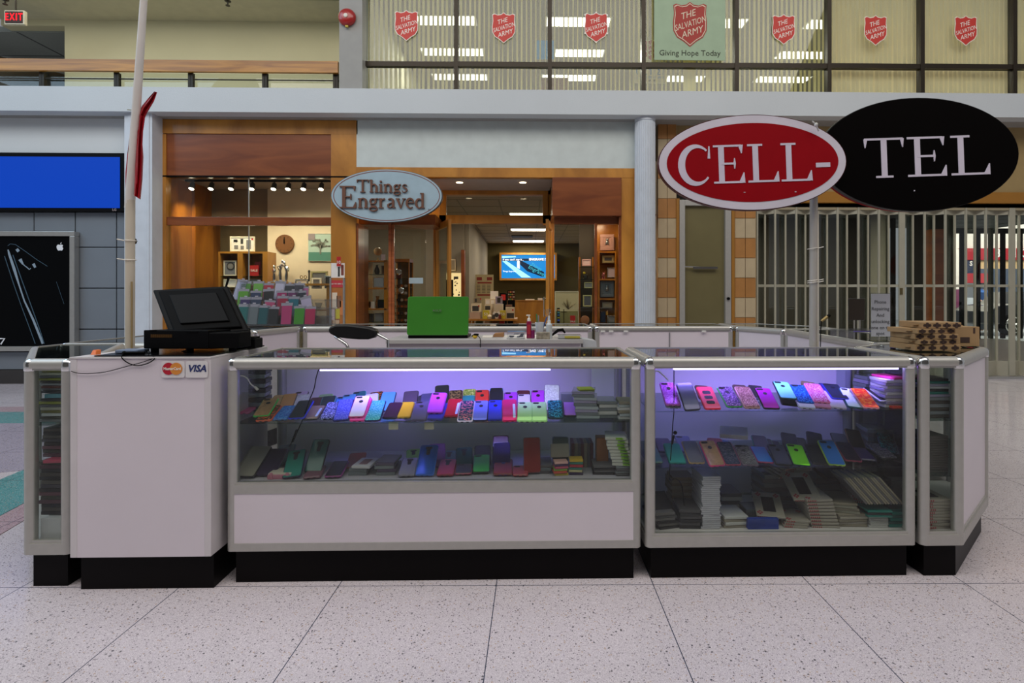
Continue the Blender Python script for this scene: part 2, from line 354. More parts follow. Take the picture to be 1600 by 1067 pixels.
# coloured terrazzo bands beyond the left end of the kiosk
def gp(px, py): v = PZ(px, py, 0.0); return (v.x, v.y, 0.0005)
ys_ = [636, 643, 660]
inlay('trim_1', [(-9,6.30,.0005),(-3.2,6.30,.0005),(-3.2,6.02,.0005),(-9,6.02,.0005)], PINKT)
inlay('trim_2', [(-9,6.02,.0005),(-3.2,6.02,.0005),(-3.2,5.48,.0005),(-9,5.48,.0005)], TEAL)
inlay('trim_3', [(-9,5.48,.0005),(-3.2,5.48,.0005),(-3.2,4.15,.0005),(-4.4,3.72,.0005),(-9,2.6,.0005)], LILT)
inlay('trim_4', [gp(40,733), gp(40,785), gp(-60,838), gp(-60,775)], TEAL)
inlay('trim_5', [gp(40,786), gp(40,812), gp(0,836), gp(-60,866), gp(-60,839)], PINKT)

# beam of the upper floor, seen above the shops
bz0 = P(800,178,7.7).z; bz1 = P(800,140,7.7).z
sbox('trim_6', BEAMW, -9, 11, 7.7, 8.35, bz0, bz1)
# ground-level wall above the left screen, above the engraving shop and above the gate
def wallpix(name, m, *a, **k):
    b = MB(); pbox(b, *a, **k); return st(b.build(name, m))
wallpix('wall_left', WALLW, -160, 182, 200, 240, YS, .3)
BLUEW = mat('pale fascia plaster', '#c9d2d0', .7)
wallpix('wall_back', BLUEW, 557, 182, 996, 262, YS, .3)
TAN = mat('tan wall', '#9c8558', .7)
wallpix('wall_right', TAN, 1028, 182, 1750, 300, YS+.15, .2)
# grey metal panels around the poster, with dark joints
PANELG = mat('grey metal panel', '#7a828b', .45, .15, (2,.05))
JOINT = mat('dark joint', '#1d1a1c', .7)
b = MB(); pbox(b, -160, 330, 198, 606, YS+.02, .2); st(b.build('wall_left', JOINT))
b = MB()
colx = [-160,-75,-11,53,117.5,182,198]
rows = [(332,361),(363,386),(387,450),(451.5,514),(515.5,577)]
for i in range(len(colx)-1):
    for (r0, r1) in ([(332,361),(550,577)] if colx[i+1] < 118 else [(332,385.5),(387,449.5),(451,513.5),(515,577)]):
        pbox(b, colx[i]+.8, r0, colx[i+1]-.8, r1, YS, .03)
st(b.build('wall_left', PANELG, bev=.004))
b = MB(); pbox(b, -160, 578, 198, 602, YS-.02, .03); st(b.build('baseboard_left', mat('dark baseboard', '#33302f', .5)))

# columns
def column(name, pxc, wpx, Y, m, flat=False):
    c = P(pxc, 500, Y); r = wpx*Y/FPX/2; ztop = bz0
    b = MB()
    if flat:
        b.box(c.x-r, c.x+r, Y, Y+.3, 0, ztop)
        for k in (-.62,-.5,.62,.75): b.box(c.x+k*r-.012, c.x+k*r+.012, Y-.012, Y, 0, ztop)
    else:
        prof = [(r,0),(r,ztop-.05),(r*1.08,ztop-.045),(r*1.08,ztop)]
        b.lathe(prof, (c.x,Y+r,0), 28)
        for k in range(28):
            a = 2*PI*k/28; b.cyl((c.x+r*math.cos(a),Y+r+r*math.sin(a),0),(c.x+r*math.cos(a),Y+r+r*math.sin(a),ztop-.06), .012, n=6)
    return st(b.build(name, m, smooth=not flat))
COLM = mat('white painted column', '#ccd3dc', .5)
column('wall_column_left', 216, 42, 7.78, COLM, True).name = 'trim_7'
column('wall_column_right', 1011, 30, 7.75, COLM).name = 'trim_8'

# upper floor: grey pier, corridor wall, soffit, recess at the far left
sbox('floor_upper', GREYC, -9, 11, 7.9, 15, bz1-.35, bz1-.05).name = 'floor_upper'
wallpix('wall_upper', GREYC, 530, -60, 566, 150, 7.82, .3)
zc = P(300,33,10).z
b = MB(); x0 = P(101,60,10).x; x1 = P(545,60,10).x; b.box(x0, x1, 10, 10.2, bz1-.1, zc); b.box(-9.5, x0, 10, 10.2, P(50,40,10).z, zc); st(b.build('wall_upper', CREAM))
b = MB(); b.box(-9.5, x1+.5, 9.2, 10.2, zc, zc+.15); b.box(-9.5, x1+.5, 7.9, 9.2, zc+.22, zc+.4); b.box(-9.5,x1+.5,9.15,9.25,zc,zc+.4); st(b.build('ceiling_upper', mat('cream painted soffit', '#c9c4a8', .8)))
GRID = mat('acoustic tile ceiling', '#8f9490', .9, 0, (40,.08))
b = MB(); b.box(-11, x0+.1, 10.2, 14.5, P(50,42,10).z, P(50,42,10).z+.1); st(b.build('ceiling_upper', GRID))
b = MB(); b.box(x0-.02, x0+.1, 10.2, 14.5, bz1-.1, P(50,42,10).z); b.box(-11, x0, 14.5, 14.6, bz1-.1, P(50,42,10).z)
b.ext([(-11,10.3,bz1-.1),(-8.5,14.5,bz1-.1),(-8.5,14.5,zc-.2),(-11,10.3,zc-.2)], (-.1,0,0)); st(b.build('wall_upper', mat('olive grey wall', '#6d6b60', .8)))
b = MB(); zz = P(50,42,10).z
for y in (11.2, 12.4, 13.6): b.box(-11, x0, y-.015, y+.015, zz-.006, zz+.001)
for x in (-8.2,-9.4,-7.0): b.box(x-.012, x+.012, 10.2, 14.5, zz-.006, zz+.001)
st(b.build('trim_9', mat('ceiling grid', '#55585a', .6)))

# handrail of the upper walkway
hr = thing('guard_railing', 'oak topped metal guard railing along the upper walkway at left', 'railing', (-4, 7.85, bz1))
b = MB()
xa = -9; xb = P(529,100,7.85).x; b.box(xa, xb, 7.82, 7.87, P(265,113,7.85).z, P(265,94.5,7.85).z); b.build('handrail', OAK, hr, bev=.004)
for px in (-52, 62, 179, 295, 411, 522):
    c = P(px, 120, 7.87); b = MB().box(c.x-.02, c.x+.02, 7.88, 7.93, bz1, P(px,98,7.87).z).box(c.x+.015, c.x+.05, 7.88, 7.93, bz1, P(px,113,7.87).z); b.build('post', DARKB, hr)
z = P(265,124,7.9).z; MB().cyl((xa,7.9,z),(xb,7.9,z), .010).build('lower_rail', DARKB, hr)
MB().box(xa, xb, 7.935, 7.941, bz1, P(265,113,7.9).z).build('glass_infill', GLW, hr)

area('corridor_fill', (-6,9.0,zc+.1), (math.radians(25),0,0), 7, .5, 34, (1,.93,.78))  # added fill light without a fixture, brightens the upper corridor wall
# EXIT sign
c = P(22, 27, 9.0)
ex = thing('exit_sign', 'white box exit sign with glowing red letters by the upper corridor', 'exit sign', (c.x, 9.0, c.z))
w_, h_ = .16, .115
b = MB().box(-w_, w_, 0, .06, -h_, h_); b.build('housing', mat('ivory sign housing', '#d8d2bb', .5), ex, local=True, bev=.008)
MB().box(-w_+.02, w_-.02, -.004, .001, -h_+.02, h_-.02).build('face', mat('dark sign face', '#3a2018', .5), ex, local=True)
text('EXIT', .165, emis('red exit glow', '#ff1420', 3), XZ(0,-.006,0), ex, 'letters', bold=.001, sx=.68, spacing=1.28, local=True)
MB().cyl((0,.03,h_),(0,.03,.38), .012).build('stem', DARKB, ex, local=True)
# small ceiling spot and sprinklers
c = P(60, 44, 10.6); s_ = thing('track_spotlight', 'small dark spotlight under the corridor ceiling behind the exit sign', 'spotlight', c)
MB().lathe([(.05,.02),(.09,0),(.09,-.03),(.02,-.04)], (0,0,.08)).build('mount', DARKB, s_, smooth=True, local=True)
MB().cyl((0,0,.05),(.04,-.05,-.1), .035, .075, 14).build('lamp_head', mat('aged brass', '#5a4a22', .4, .7), s_, smooth=True, local=True)
for px, py, Y, t in ((356, 6, 8.9, 'sprinkler head under the upper soffit right of the white pole'), (8, 4, 8.9, 'sprinkler head under the upper soffit above the exit sign')):
    c = P(px, py, Y); s_ = MB().lathe([(.05,.07),(.05,.06),(.012,.055),(.012,0),(.035,-.005),(.035,-.012)], (c.x,c.y,c.z-.02), 10).build('sprinkler_head', DARKB, smooth=True); tag(s_, t, 'sprinkler')
# fire bell
c = P(542.5, 27.5, 7.8); fb = thing('fire_alarm_bell', 'round red fire alarm bell on the grey pier', 'alarm bell', (c.x, 7.8, c.z))
Mf = Matrix.Rotation(PI/2, 4, 'X')
REDB = mat('glossy red enamel', '#a01714', .3, 0, coat=.5)
MB().lathe([(.06,-.02),(.11,-.01),(.125,.0),(.122,.02),(.10,.05),(.06,.062),(.01,.066)], (0,0,0), 28, Mf).build('gong', REDB, fb, smooth=True, local=True)
MB().lathe([(.028,.062),(.028,.075),(.012,.08)], (0,0,0), 14, Mf).build('hub', mat('white enamel', '#ddd8cc', .4), fb, smooth=True, local=True)
MB().box(-.02,.02,-.03,0,-.145,-.12).build('striker', mat('yellow tab', '#b7a02c', .5), fb, local=True)

# ---------------------------------------------------------------- upper windows with blinds
FR = mat('dark bronze window frame', '#2d2417', .4, .4)
BLD = clothm('ivory blind fabric', '#e6dfb2')
BLD2 = clothm('ivory blind fabric closed', '#f6ecd0')
vm = [567, 713, 859, 1005, 1150, 1294, 1439, 1583, 1760]
zt = P(800,-60,8).z; zb = bz1-.06; zm = P(800,102,8).z; zm_ = .028
for i in range(8):
    xa, xb = P(vm[i],60,8).x, P(vm[i+1],60,8).x
    zmi = P((vm[i]+vm[i+1])/2, 100.5+.0045*((vm[i]+vm[i+1])/2-567)+0, 8).z
    b = MB().box(xa-.03, xa+.03, 7.96, 8.06, zb, zt).box(xa+.03, xb-.03, 7.97, 8.05, zmi-.035, zmi+.035).box(xa+.03,xb-.03,7.97,8.05,zb,zb+.02)
    f = st(b.build('window_%d' % (i+1), FR)); p = MB().box(xa+.03, xb-.03, 8.008, 8.014, zb, zt).build('pane', GLW, f)
    closed = i >= 5
    bl = thing('vertical_blind', ['open ivory vertical blind in the window nearest the grey pier','half open ivory blind behind the second upper window from the grey pier','open ivory blind in the third upper window, fifth shield emblem excluded','ivory blind behind the big hanging banner','open ivory blind in the window just right of the banner','closed ivory blind in the first fully covered window','closed ivory blind above the black oval sign','closed blind at the right edge of the picture'][i].replace(', fifth shield emblem excluded',' from the grey pier'), 'blind', ((xa+xb)/2, 8.12, zb+.02), group='upper floor vertical blinds')
    b = MB(); n = 19; rnd = random.Random(i); par = .15*((vm[i]+vm[i+1])/2-825)/850
    for k in range(n):
        x = xa+.02+par+(xb-xa-.04)*(k+.5)/n; ang = math.radians((-26 if closed else [74,76,97,95,86][i]) + rnd.uniform(-5,5)); hw = .042
        if i == 3 and k in (8,9,10,13): ang = math.radians(125)
        dx, dy = hw*math.cos(ang), hw*math.sin(ang); tl = rnd.uniform(-.01,.01)
        cu_ = .022 if closed else .006; mx_, my_ = dy/hw*cu_, -dx/hw*cu_      # slats are slightly curved across
        b.ext([(x-dx+tl,8.15-dy,zb+.02),(x+mx_+tl,8.15+my_,zb+.02),(x+dx+tl,8.15+dy,zb+.02),(x+dx+tl,8.1512+dy,zb+.02),(x+mx_+tl,8.1512+my_,zb+.02),(x-dx+tl,8.1512-dy,zb+.02)],(-tl,0,zt-zb-.02))
    b.build('slats', BLD2 if closed else BLD, bl)
# the room behind
zr = P(800,30,9.7).z
UW = mat('office wall', '#8d8a76', .8)
xl = P(566,60,8).x
b = MB().box(xl-.1, 11, 8.3, 14, zr, zr+.1); st(b.build('ceiling_upper', mat('office ceiling', '#75715f', .9)))
b = MB().box(xl-.1, 11, 14, 14.1, zb, zr).box(xl-.2, xl-.1, 8.1, 14, zb, zr).box(11,11.1,8,14,zb,zr).box(xl-.2,11,8.3,8.35,zt-.02,zr+.3); st(b.build('wall_upper', UW))
TUBE = emis('white fluorescent diffuser', '#fff6e0', 5.0)
CLH = mat('white light housing', '#d8d8d0', .5)
def ceil_light(x0, x1, y0, y1, z, label, group, e=None, power=None, col=(1,.95,.82)):
    t = thing('ceiling_light', label, 'ceiling light', ((x0+x1)/2, (y0+y1)/2, z), group=group)
    hx, hy = (x1-x0)/2, (y1-y0)/2
    MB().box(-hx-.03,hx+.03,-hy-.03,hy+.03,-.012,0).build('frame', CLH, t, local=True)
    MB().box(-hx,hx,-hy,hy,-.018,-.008).build('diffuser', e or TUBE, t, local=True)
    if power:
        a = area('ceiling_lamp', (0,0,-.05), (0,0,0), x1-x0, y1-y0, power, col); a.parent = t
k = 0
rown = ['front', 'middle', 'back']; coln = ['at the left end', 'behind the third window', 'behind the banner', 'behind the window right of the banner', 'behind the closed blinds']
for r, (Y0, Y1) in enumerate(((9.6,9.9),(10.85,11.15),(12.1,12.4))):
    for q, (pa, pb) in enumerate(([(650,742),(855,952),(1062,1163),(1262,1360),(1470,1560)], [(660,754),(868,942),(1038,1128),(1216,1300),(1400,1480)], [(677,760),(848,930),(1042,1098),(1182,1262),(1340,1420)])[r]):
        xa, xb = PZ(pa, 30, zr).x, PZ(pb, 30, zr).x
        py = (30,78,117)[r]; sc = ((Y0+Y1)/2)
        xa = P(pa,py,sc).x; xb = P(pb,py,sc).x
        ceil_light(xa, xb, Y0, Y1, zr-.001, rown[r]+' row fluorescent panel '+coln[q]+', upper floor', 'upper office ceiling panels', power=(75 if r == 1 else None))
# things in the upper office
def slabthing(name, m, px0, py0, px1, py1, Y, d, label, cat, group=None, bev=.003):
    x0,x1,z0,z1 = RR(px0,py0,px1,py1,Y); o = MB().box(x0,x1,Y,Y+d,z0,z1).build(name, m, bev=bev); return tag(o, label, cat, group)
slabthing('notice_board', mat('bright blue board', '#1f86c4', .5), 836, 63, 866, 92, 9.2, .02, 'bright blue panel behind the slats of the second upper window', 'board')
slabthing('cabinet', mat('brown cabinet', '#7c5a34', .6), 846, 121, 888, 141, 9.0, .4, 'brown cabinet low behind the third upper window', 'cabinet')
REDS = mat('shield red', '#c8362c', .5); REDS2 = mat('shield red dark', '#a5352c', .6); WHT = mat('white lettering', '#efe9df', .5); CRM = mat('cream lettering', '#d9cdb4', .5)
def shield_pts(s):
    h = [(0,.62),(.10,.545),(.24,.52),(.38,.57),(.46,.53)]
    r = [(.44,.30),(.47,.05),(.46,-.18),(.36,-.36),(.18,-.47),(0,-.62)]
    pts = h+r; pts = pts+[(-x,y) for x,y in pts[::-1][1:-1]]
    return [(x*s,y*s) for x,y in pts]
def shield(t, M, s, mr, mw, big=False):
    b = MB(); b.ext([(x,y,0) for x,y in shield_pts(s*1.06)], (0,0,.002), M); b.build('border', mw if not big else mr, t)
    b = MB(); b.ext([(x,y,.002) for x,y in shield_pts(s)], (0,0,.0015), M); 
    if big:
        b.build('border', mw, t); b = MB(); b.ext([(x,y,.0035) for x,y in shield_pts(s*.955)], (0,0,.0015), M)
    b.build('shield', mr, t)
    zf = .0045 if not big else .006
    R20 = M @ Matrix.Rotation(math.radians(19), 4, 'Z')
    def line(sx, y, x, size, sxx, sh=.35):
        text(sx, size*s, mw, M @ Matrix.Translation((x*s,y*s,zf)) @ Matrix.Rotation(math.radians(18),4,'Z'), t, 'lettering', ext=.0008, shear=sh, sx=sxx)
    line('THE', .27, -.07, .27, .92); line('SALVATION', .01, .0, .25, .72); line('ARMY', -.24, .05, .27, .92)
shl = [(635,40,'nearest the grey pier'),(787,43.5,'on the second upper window'),(931.5,43,'on the third upper window, with taped corners'),(1224.5,46,'on the window just right of the banner'),(1368,47.5,'on the first window with closed blinds'),(1509,48,'on the closed-blind window above the black oval')]
for px, py, wh in shl:
    c = P(px, py, 7.99); t = thing('shield_decal', 'small red shield decal '+wh, 'window decal', (c.x, 7.992, c.z), group='red shield window decals')
    shield(t, XZ(c.x, 7.99, c.z), .345, REDS, WHT)
    if px == 931.5:
        for (ax, ay) in ((-.47,.53),(.47,.53),(-.47,-.25),(.47,-.25),(0,.63),(0,-.63)):
            MB().box(c.x+ax*.345-.012, c.x+ax*.345+.012, 7.985, 7.987, c.z+ay*.345-.012, c.z+ay*.345+.012).build('tape', WHT, t)
# banner
x0,x1,z0,z1 = RR(1022,-20,1133,94.5,7.94)
t = thing('hanging_banner', 'pale green banner with a large red shield hung over the fourth window', 'banner', (x0, 7.94, z0))
MB().box(x0,x1,7.93,7.936,z0,z1).build('cloth', mat('pale mint banner cloth', '#a3b89c', .8), t)
c = P(1078,38,7.925); shield(t, XZ(c.x,7.926,c.z), .50, REDS2, CRM, True)
c = P(1078,83,7.925); text('Giving Hope Today', .115, mat('dark green lettering','#2d3326',.6), XZ(c.x,7.928,c.z), t, 'lettering')
# posters inside behind window 4
x0,x1,z0,z1 = RR(1005,62,1042,97,8.6); t = thing('wall_poster', 'small white poster with a red shield left of the banner, inside', 'poster', (x0,8.6,z0))
MB().box(x0,x1,8.6,8.61,z0,z1).build('sheet', mat('off white paper','#d5cdb4',.8), t); c = P(1017,78,8.59); shield(t, XZ(c.x,8.594,c.z), .26, REDS2, CRM)
x0,x1,z0,z1 = RR(990,107,1042,130,8.5); t = thing('placard', 'white placard with blue lettering under the small inside poster', 'sign', (x0,8.5,z0))
MB().box(x0,x1,8.5,8.51,z0,z1).build('sheet', mat('off white paper','#d5cdb4',.8), t); BLUL = mat('blue lettering','#3f7fb8',.6)
text('UCT 21', .14, BLUL, XZ((x0+x1)/2,8.495,z1-.06), t); text('LEW ANDES PLACE', .05, BLUL, XZ((x0+x1)/2,8.495,z0+.09), t); text('POP UP', .05, BLACKM, XZ((x0+x1)/2,8.495,z0+.035), t)
# ================================================================ LEFT WALL: screen and poster
x0,x1,z0,z1 = RR(-150,238,195,330,7.9)
t = thing('wall_display', 'wide flat screen glowing plain blue on the left wall', 'screen', ((x0+x1)/2,7.95,z0))
MB().box(x0,x1,7.9,7.99,z0,z1).build('bezel', BLACKP, t, bev=.008)
a0,a1,b0,b1 = RR(-143,244.5,187,324.5,7.895)
MB().box(a0,a1,7.893,7.902,b0,b1).build('screen', emis('blue screen', '#0044c4', .85), t)
c = P(178,327.5,7.89); text('LG', .05, mat('pale badge','#b8a8a8',.4), XZ(c.x,7.899,c.z), t, 'badge')
x0,x1,z0,z1 = RR(-140,361,116,549,7.9)
t = thing('framed_poster', 'black poster of a phone outline in a silver frame on the left wall', 'poster', ((x0+x1)/2,7.95,z0))
b = MB(); fw = .07
b.box(x0,x1,7.9,7.99,z1-fw,z1).box(x0,x1,7.9,7.99,z0,z0+fw).box(x1-fw,x1,7.9,7.99,z0+fw,z1-fw).box(x0,x0+fw,7.9,7.99,z0+fw,z1-fw); b.build('frame', ALU, t, bev=.006)
MB().box(x0+fw,x1-fw,7.93,7.97,z0+fw,z1-fw).build('print', mat('black poster print', '#030406', .4, spec=.08), t)
PL = mat('pale poster line', '#8c9fae', .5); PW = mat('white poster mark', '#e6e9ee', .5)
def pline(pts, w, m, nm='printed_line', parent=None, Y=7.925):
    b = MB(); q = [P(a_, b_, Y) for a_, b_ in pts]; stroke(b, [(v.x, v.z) for v in q], w, .003, Matrix(((1,0,0,0),(0,0,-1,Y+.003),(0,1,0,0),(0,0,0,1)))); return b.build(nm, m, parent or t)
pline([(12.5,390),(14,396),(22,420),(30,446),(38,470),(52,500),(60,520),(67,537)], [.015,.03,.04,.02,.02,.03,.03,.035], PL)
pline([(7,400),(20,440),(34,480),(46,512),(55,537)], .01, mat('faint poster line','#3b5566',.5))
pline([(20,398),(32,432),(48,476),(62,515),(69,537)], .012, mat('faint poster line','#3b5566',.5))
pline([(12,384),(16,381),(24,382),(40,393),(58,406),(74,416)], .007, mat('faint poster line','#3b5566',.5))
pline([(26,389),(29,393)], .04, PL); pline([(31,405),(36,413)], [.05,.02], PL); pline([(36,413),(46,421),(48,419)], .012, PL); pline([(52,412),(55,418)], [.04,.03], PL)
pline([(88,440),(100,475)], .004, mat('faint poster line','#3b5566',.5))
# fruit emblem with a bite and a leaf, and the printed 7
c = P(94,385.5,7.925); s = .055
body = [(0,.55),(.22,.66),(.5,.66),(.72,.5)]+arc(1.02,.12,.42,.42,128,232,8)+[(.78,-.4),(.55,-.82),(.28,-.9),(0,-.8),(-.28,-.9),(-.58,-.8),(-.82,-.3),(-.9,.1),(-.78,.5),(-.5,.68),(-.2,.64)]
b = MB().ext([(x*s,y*s,0) for x,y in body],(0,0,.003),XZ(c.x,7.926,c.z-.006)); b.ext([(.02*s,.8*s,0),(.1*s,1.05*s,0),(.35*s,1.3*s,0),(.34*s,1.0*s,0),(.16*s,.82*s,0)],(0,0,.003),XZ(c.x,7.926,c.z-.006)); b.build('fruit_emblem', PW, t)
pline([(-2,529),(7,529),(1,538)], .02, PW)

# ================================================================ ENGRAVING SHOP FRONT
def fp(b, px0, py0, px1, py1, Y=YS, d=.12, front=0): return pbox(b, px0, py0, px1, py1, Y, d, front)
BOT = 612   # below the floor line: boxes are clipped to the floor
def fin(b):
    for v in b.v: v.z = max(v.z, .002)
    return b
b = MB()
fp(b,236,187,559,209); fp(b,236,209,259,BOT); fp(b,517,209,557,BOT); st(fin(b).build('wall_shop_front', MAPLE, bev=.003))
st(fp(MB(),259,209,517,276.5,YS+.02,.1).build('wall_shop_front', MAHOG))
st(fp(MB(),236,274.5,557,276.8,YS-.002,.05).build('trim_10', BLACKM))
b = MB(); fp(b,257,339,518,352,YS+.02,.08); st(b.build('trim_11', MAHOG, bev=.004))
b = MB(); fp(b,556,262,996,277,YS-.01,.14); fp(b,971,276,996,BOT,YS-.005,.14); fp(b,994,190,996,262,YS,.02); st(fin(b).build('wall_shop_front', MAPLE, bev=.003))
# brown panel over the right display, and the case under it
st(fp(MB(),863,277,971,337,YS-.06,.5).build('wall_shop_front', MAHOG, bev=.004))
x0,x1,_,zcl = RR(556,277,863,300,YS)
zsf = P(700,277.5,YS).z
SOFF = mat('warm grey soffit', '#a9a39a', .7)
st(MB().box(x0,x1,YS+.1,YS+1.05,zsf,zsf+.05).build('ceiling_entrance', SOFF))
for px in (718, 817):
    v = PZ(px, 285, zsf); dl = MB().lathe([(.05,0),(.05,-.006),(.035,-.008)], (v.x, v.y, zsf), 16).build('recessed_downlight', emis('warm downlight', '#ffe6bd', 6), smooth=True)
    tag(dl, 'recessed downlight in the entrance soffit '+('left, nearer the oval sign' if px == 718 else 'right, nearer the brown panel'), 'light')
# entrance frame, set back
YE = 8.95
b = MB(); fp(b,686,293,866,304,YE,.1); fp(b,686,304,697,352,YE,.1); fp(b,848,304,858,352,YE,.1); fp(b,680,336,866,349,YE,.12); fp(b,856,293,866,BOT+5,YE,.14); fp(b,677,340,684,BOT+5,YE,.14)
st(fin(b).build('door_1', MAPLE, bev=.004))
st(fp(MB(),696,308,848,337,YE+.05,.006).build('window_9', GLW))
st(fp(MB(),556,293,688,340,YE+.02,.05).build('wall_shop_front', MAPLE))
# open door leaves, swung inwards / outwards
def leaf(name, px, ang, w, label):
    c = P(px, 350, YE); z1 = c.z-.02; t = thing(name, label, 'door', (c.x, YE, 0), ang)
    b = MB().box(0,.09,-.022,.022,.01,z1).box(w-.09,w,-.022,.022,.01,z1).box(.09,w-.09,-.022,.022,z1-.1,z1).box(.09,w-.09,-.022,.022,.01,.25)
    b.build('frame', MAPLE, t, local=True, bev=.003); MB().box(.09,w-.09,-.004,.004,.25,z1-.1).build('pane', GLW, t, local=True)
    b = MB().cyl((w-.05,-.05,.95),(w-.05,-.05,1.25),.012).cyl((w-.05,-.05,.97),(w-.05,0,.97),.008).cyl((w-.05,-.05,1.23),(w-.05,0,1.23),.008); b.build('handle', CHROME, t, local=True)
    return t
t = leaf('shop_door', 682, math.radians(-66), .80, 'maple framed glass door standing open left of the shop entrance')
leaf('shop_door', 861, math.radians(-97), .72, 'maple framed glass door standing open right of the shop entrance')
c = P(682, 372, YE)
# left angled glass of the entrance and its corner posts
x0, x1, z0, z1 = RR(558,349,610,BOT,YS+.05)
st(fin(fp(MB(),556,349,560,BOT,YS,.5)).build('trim_13', MAHOG))
st(fp(MB(),556,335,680,351,YS+.3,.6).build('trim_13', MAHOG))
b = MB(); fp(b,607,349,611,BOT+4,YS+.28,.06); fp(b,611.5,349,615.5,BOT+4,YS+.30,.06); st(fin(b).build('trim_13', wood('red lit veneer','#8c4a24','#b8683a')))
pa = P(560,400,YS+.2); pb = P(665,400,YE-.05); ztop = P(610,350,YS+.3).z
b = MB(); b.ext([(pa.x,YS+.28,.05),(P(609,400,YS+.3).x,YS+.3,.05),(P(609,400,YS+.3).x,YS+.3,ztop),(pa.x,YS+.28,ztop)],(0,.008,0)); b.ext([(P(614,400,YS+.32).x,YS+.32,.05),(pb.x,YE-.05,.05),(pb.x,YE-.05,ztop),(P(614,400,YS+.32).x,YS+.32,ztop)],(0,.008,0)); st(b.build('window_10', GLW))
# label on the entrance glass
x0,x1,z0,z1 = RR(639,434,661,443,YS+.5); o = MB().box(x0,x1,YS+.5,YS+.503,z0,z1).build('door_sticker', mat('pale blue sticker','#a8bcc4',.6)); tag(o,'pale blue sticker on the angled entrance glass above the green laptop','sticker')
# the shop's own room
SHW = mat('shop cream wall', '#d8c9ad', .8); OLV = mat('olive shop wall', '#4c4322', .85); SCE = mat('shop ceiling tile', '#a5a094', .9, 0, (30,.04)); SFL = mat('shop floor', '#6b5237', .4)
zc = 3.0
xL = P(240,400,8).x; xR = P(996,400,8).x
YW = 17.8
xm_ = P(556,400,8.6).x
sbox('ceiling_shop', SCE, xm_, xR+.3, 9.06, YW, zc, zc+.05); sbox('ceiling_shop', SCE, xL, xm_, 9.75, YW, zc, zc+.05)
sbox('floor_shop', SFL, xL, xR+.3, 8.36, YW, -.15, 0)
sbox('wall_shop_back', OLV, xL, xR+.4, YW, YW+.1, 0, zc+.3)
sbox('wall_shop_right', SHW, xR+.3, xR+.4, YS+.2, YW, 0, zc+.3)
sbox('wall_shop_left', MAPLEV, xL-.1, xL, YS+.1, YW, 0, 3.3)
b = MB(); p = P(733,420,12.2)
b.box(p.x-.35, p.x, 12.2, YW, 0, zc); st(b.build('wall_shop_partition', mat('grey shop wall','#8b8577',.8)))
p = P(697,420,11.5); b = MB().box(xL, p.x+.3, 12.1, 12.2, 0, zc); st(b.build('wall_shop_partition', mat('grey shop wall','#8b8577',.8)))
b = MB()
for i in range(11): b.box(xL,xR+.3, 9.8+.75*i-.012, 9.8+.75*i+.012, zc-.004, zc+.001)
for i in range(12): b.box(xL+.4+.75*i-.012, xL+.4+.75*i+.012, 9.78, YW, zc-.004, zc+.001)
st(b.build('trim_14', mat('shop ceiling grid','#7a766c',.6)))
WT = emis('warm white diffuser', '#fff3da', 7)
for i, (pa, pb, Y0, Y1, lb) in enumerate(((797,836,11.3,11.6,'first fluorescent panel seen through the shop door, nearest'),(799,834,13.9,14.3,'second fluorescent panel over the shop counter'),(802,834,16.8,17.3,'farthest fluorescent panel in front of the shop screen'),(590,620,9.9,10.1,'fluorescent panel behind the left entrance glass'),(300,360,10.2,10.5,'fluorescent panel over the left display window'))):
    sc = (Y0+Y1)/2; ceil_light(P(pa,350,sc).x, P(pb,350,sc).x+ (.3 if i<3 else .3), Y0, Y1, zc-.002, lb, 'shop ceiling panels', WT, 30, (1,.86,.66))
v = P(805,370,15.6); MB_ = MB().box(v.x-.1, v.x+.5, 15.4, 15.9, zc-.03, zc-.003).build('air_vent', mat('dark vent','#3f4038',.6)); tag(MB_, 'dark square air vent between the ceiling panels of the shop', 'vent')

# left display window: glass, track with spots, back wall, art
st(fp(MB(),259,277,517,339,YS+.06,.006).build('window_11', GLW)); st(fin(fp(MB(),259,352,517,BOT,YS+.06,.006)).build('window_12', GLW))
st(fin(fp(MB(),388,277,389.2,BOT,YS+.05,.02)).build('trim_15', ALU))
zw = P(400,276,YS).z+.2
YB = 9.3
x0 = P(418,400,YB).x; x1 = P(560,400,YB).x
st(MB().box(x0, P(556,400,YB).x, YB, YB+.1, 0, zw).build('wall_display_back', SHW))
x00 = P(345,400,YB).x
st(MB().box(xL-.05, P(328,400,YB).x, YS+.9, YB+.1, 0, zw).build('wall_display_back', MAPLEV))
st(MB().box(P(326,400,YB).x, x0, YB+.05, YB+.1, P(350,338,YB).z, zw).build('wall_display_back', mat('taupe wall','#8e7f68',.8)))
st(MB().box(P(326,400,YB).x, x0, YB+.35, YB+.4, 0, zw).build('wall_display_back', mat('dark taupe curtain wall','#5a4c30',.8)))
st(MB().box(xL, P(560,400,YB).x, YS+.1, YB+.4, P(400,279,8.5).z, P(400,279,8.5).z+.1).build('ceiling_display', mat('display ceiling','#9d9384',.8)))
zt_ = P(400,281,8.5).z
t = thing('track_light_rail', 'dark track rail carrying eight small spotlights over the left display', 'track light', (P(390,281,8.5).x, 8.5, zt_))
xa, xb = P(290,281,8.5).x, P(516,281,8.5).x
MB().box(xa, xb, 8.48, 8.52, zt_-.03, zt_-.002).build('rail', BLACKM, t)
BULB = emis('warm bulb', '#fff0d0', 30)
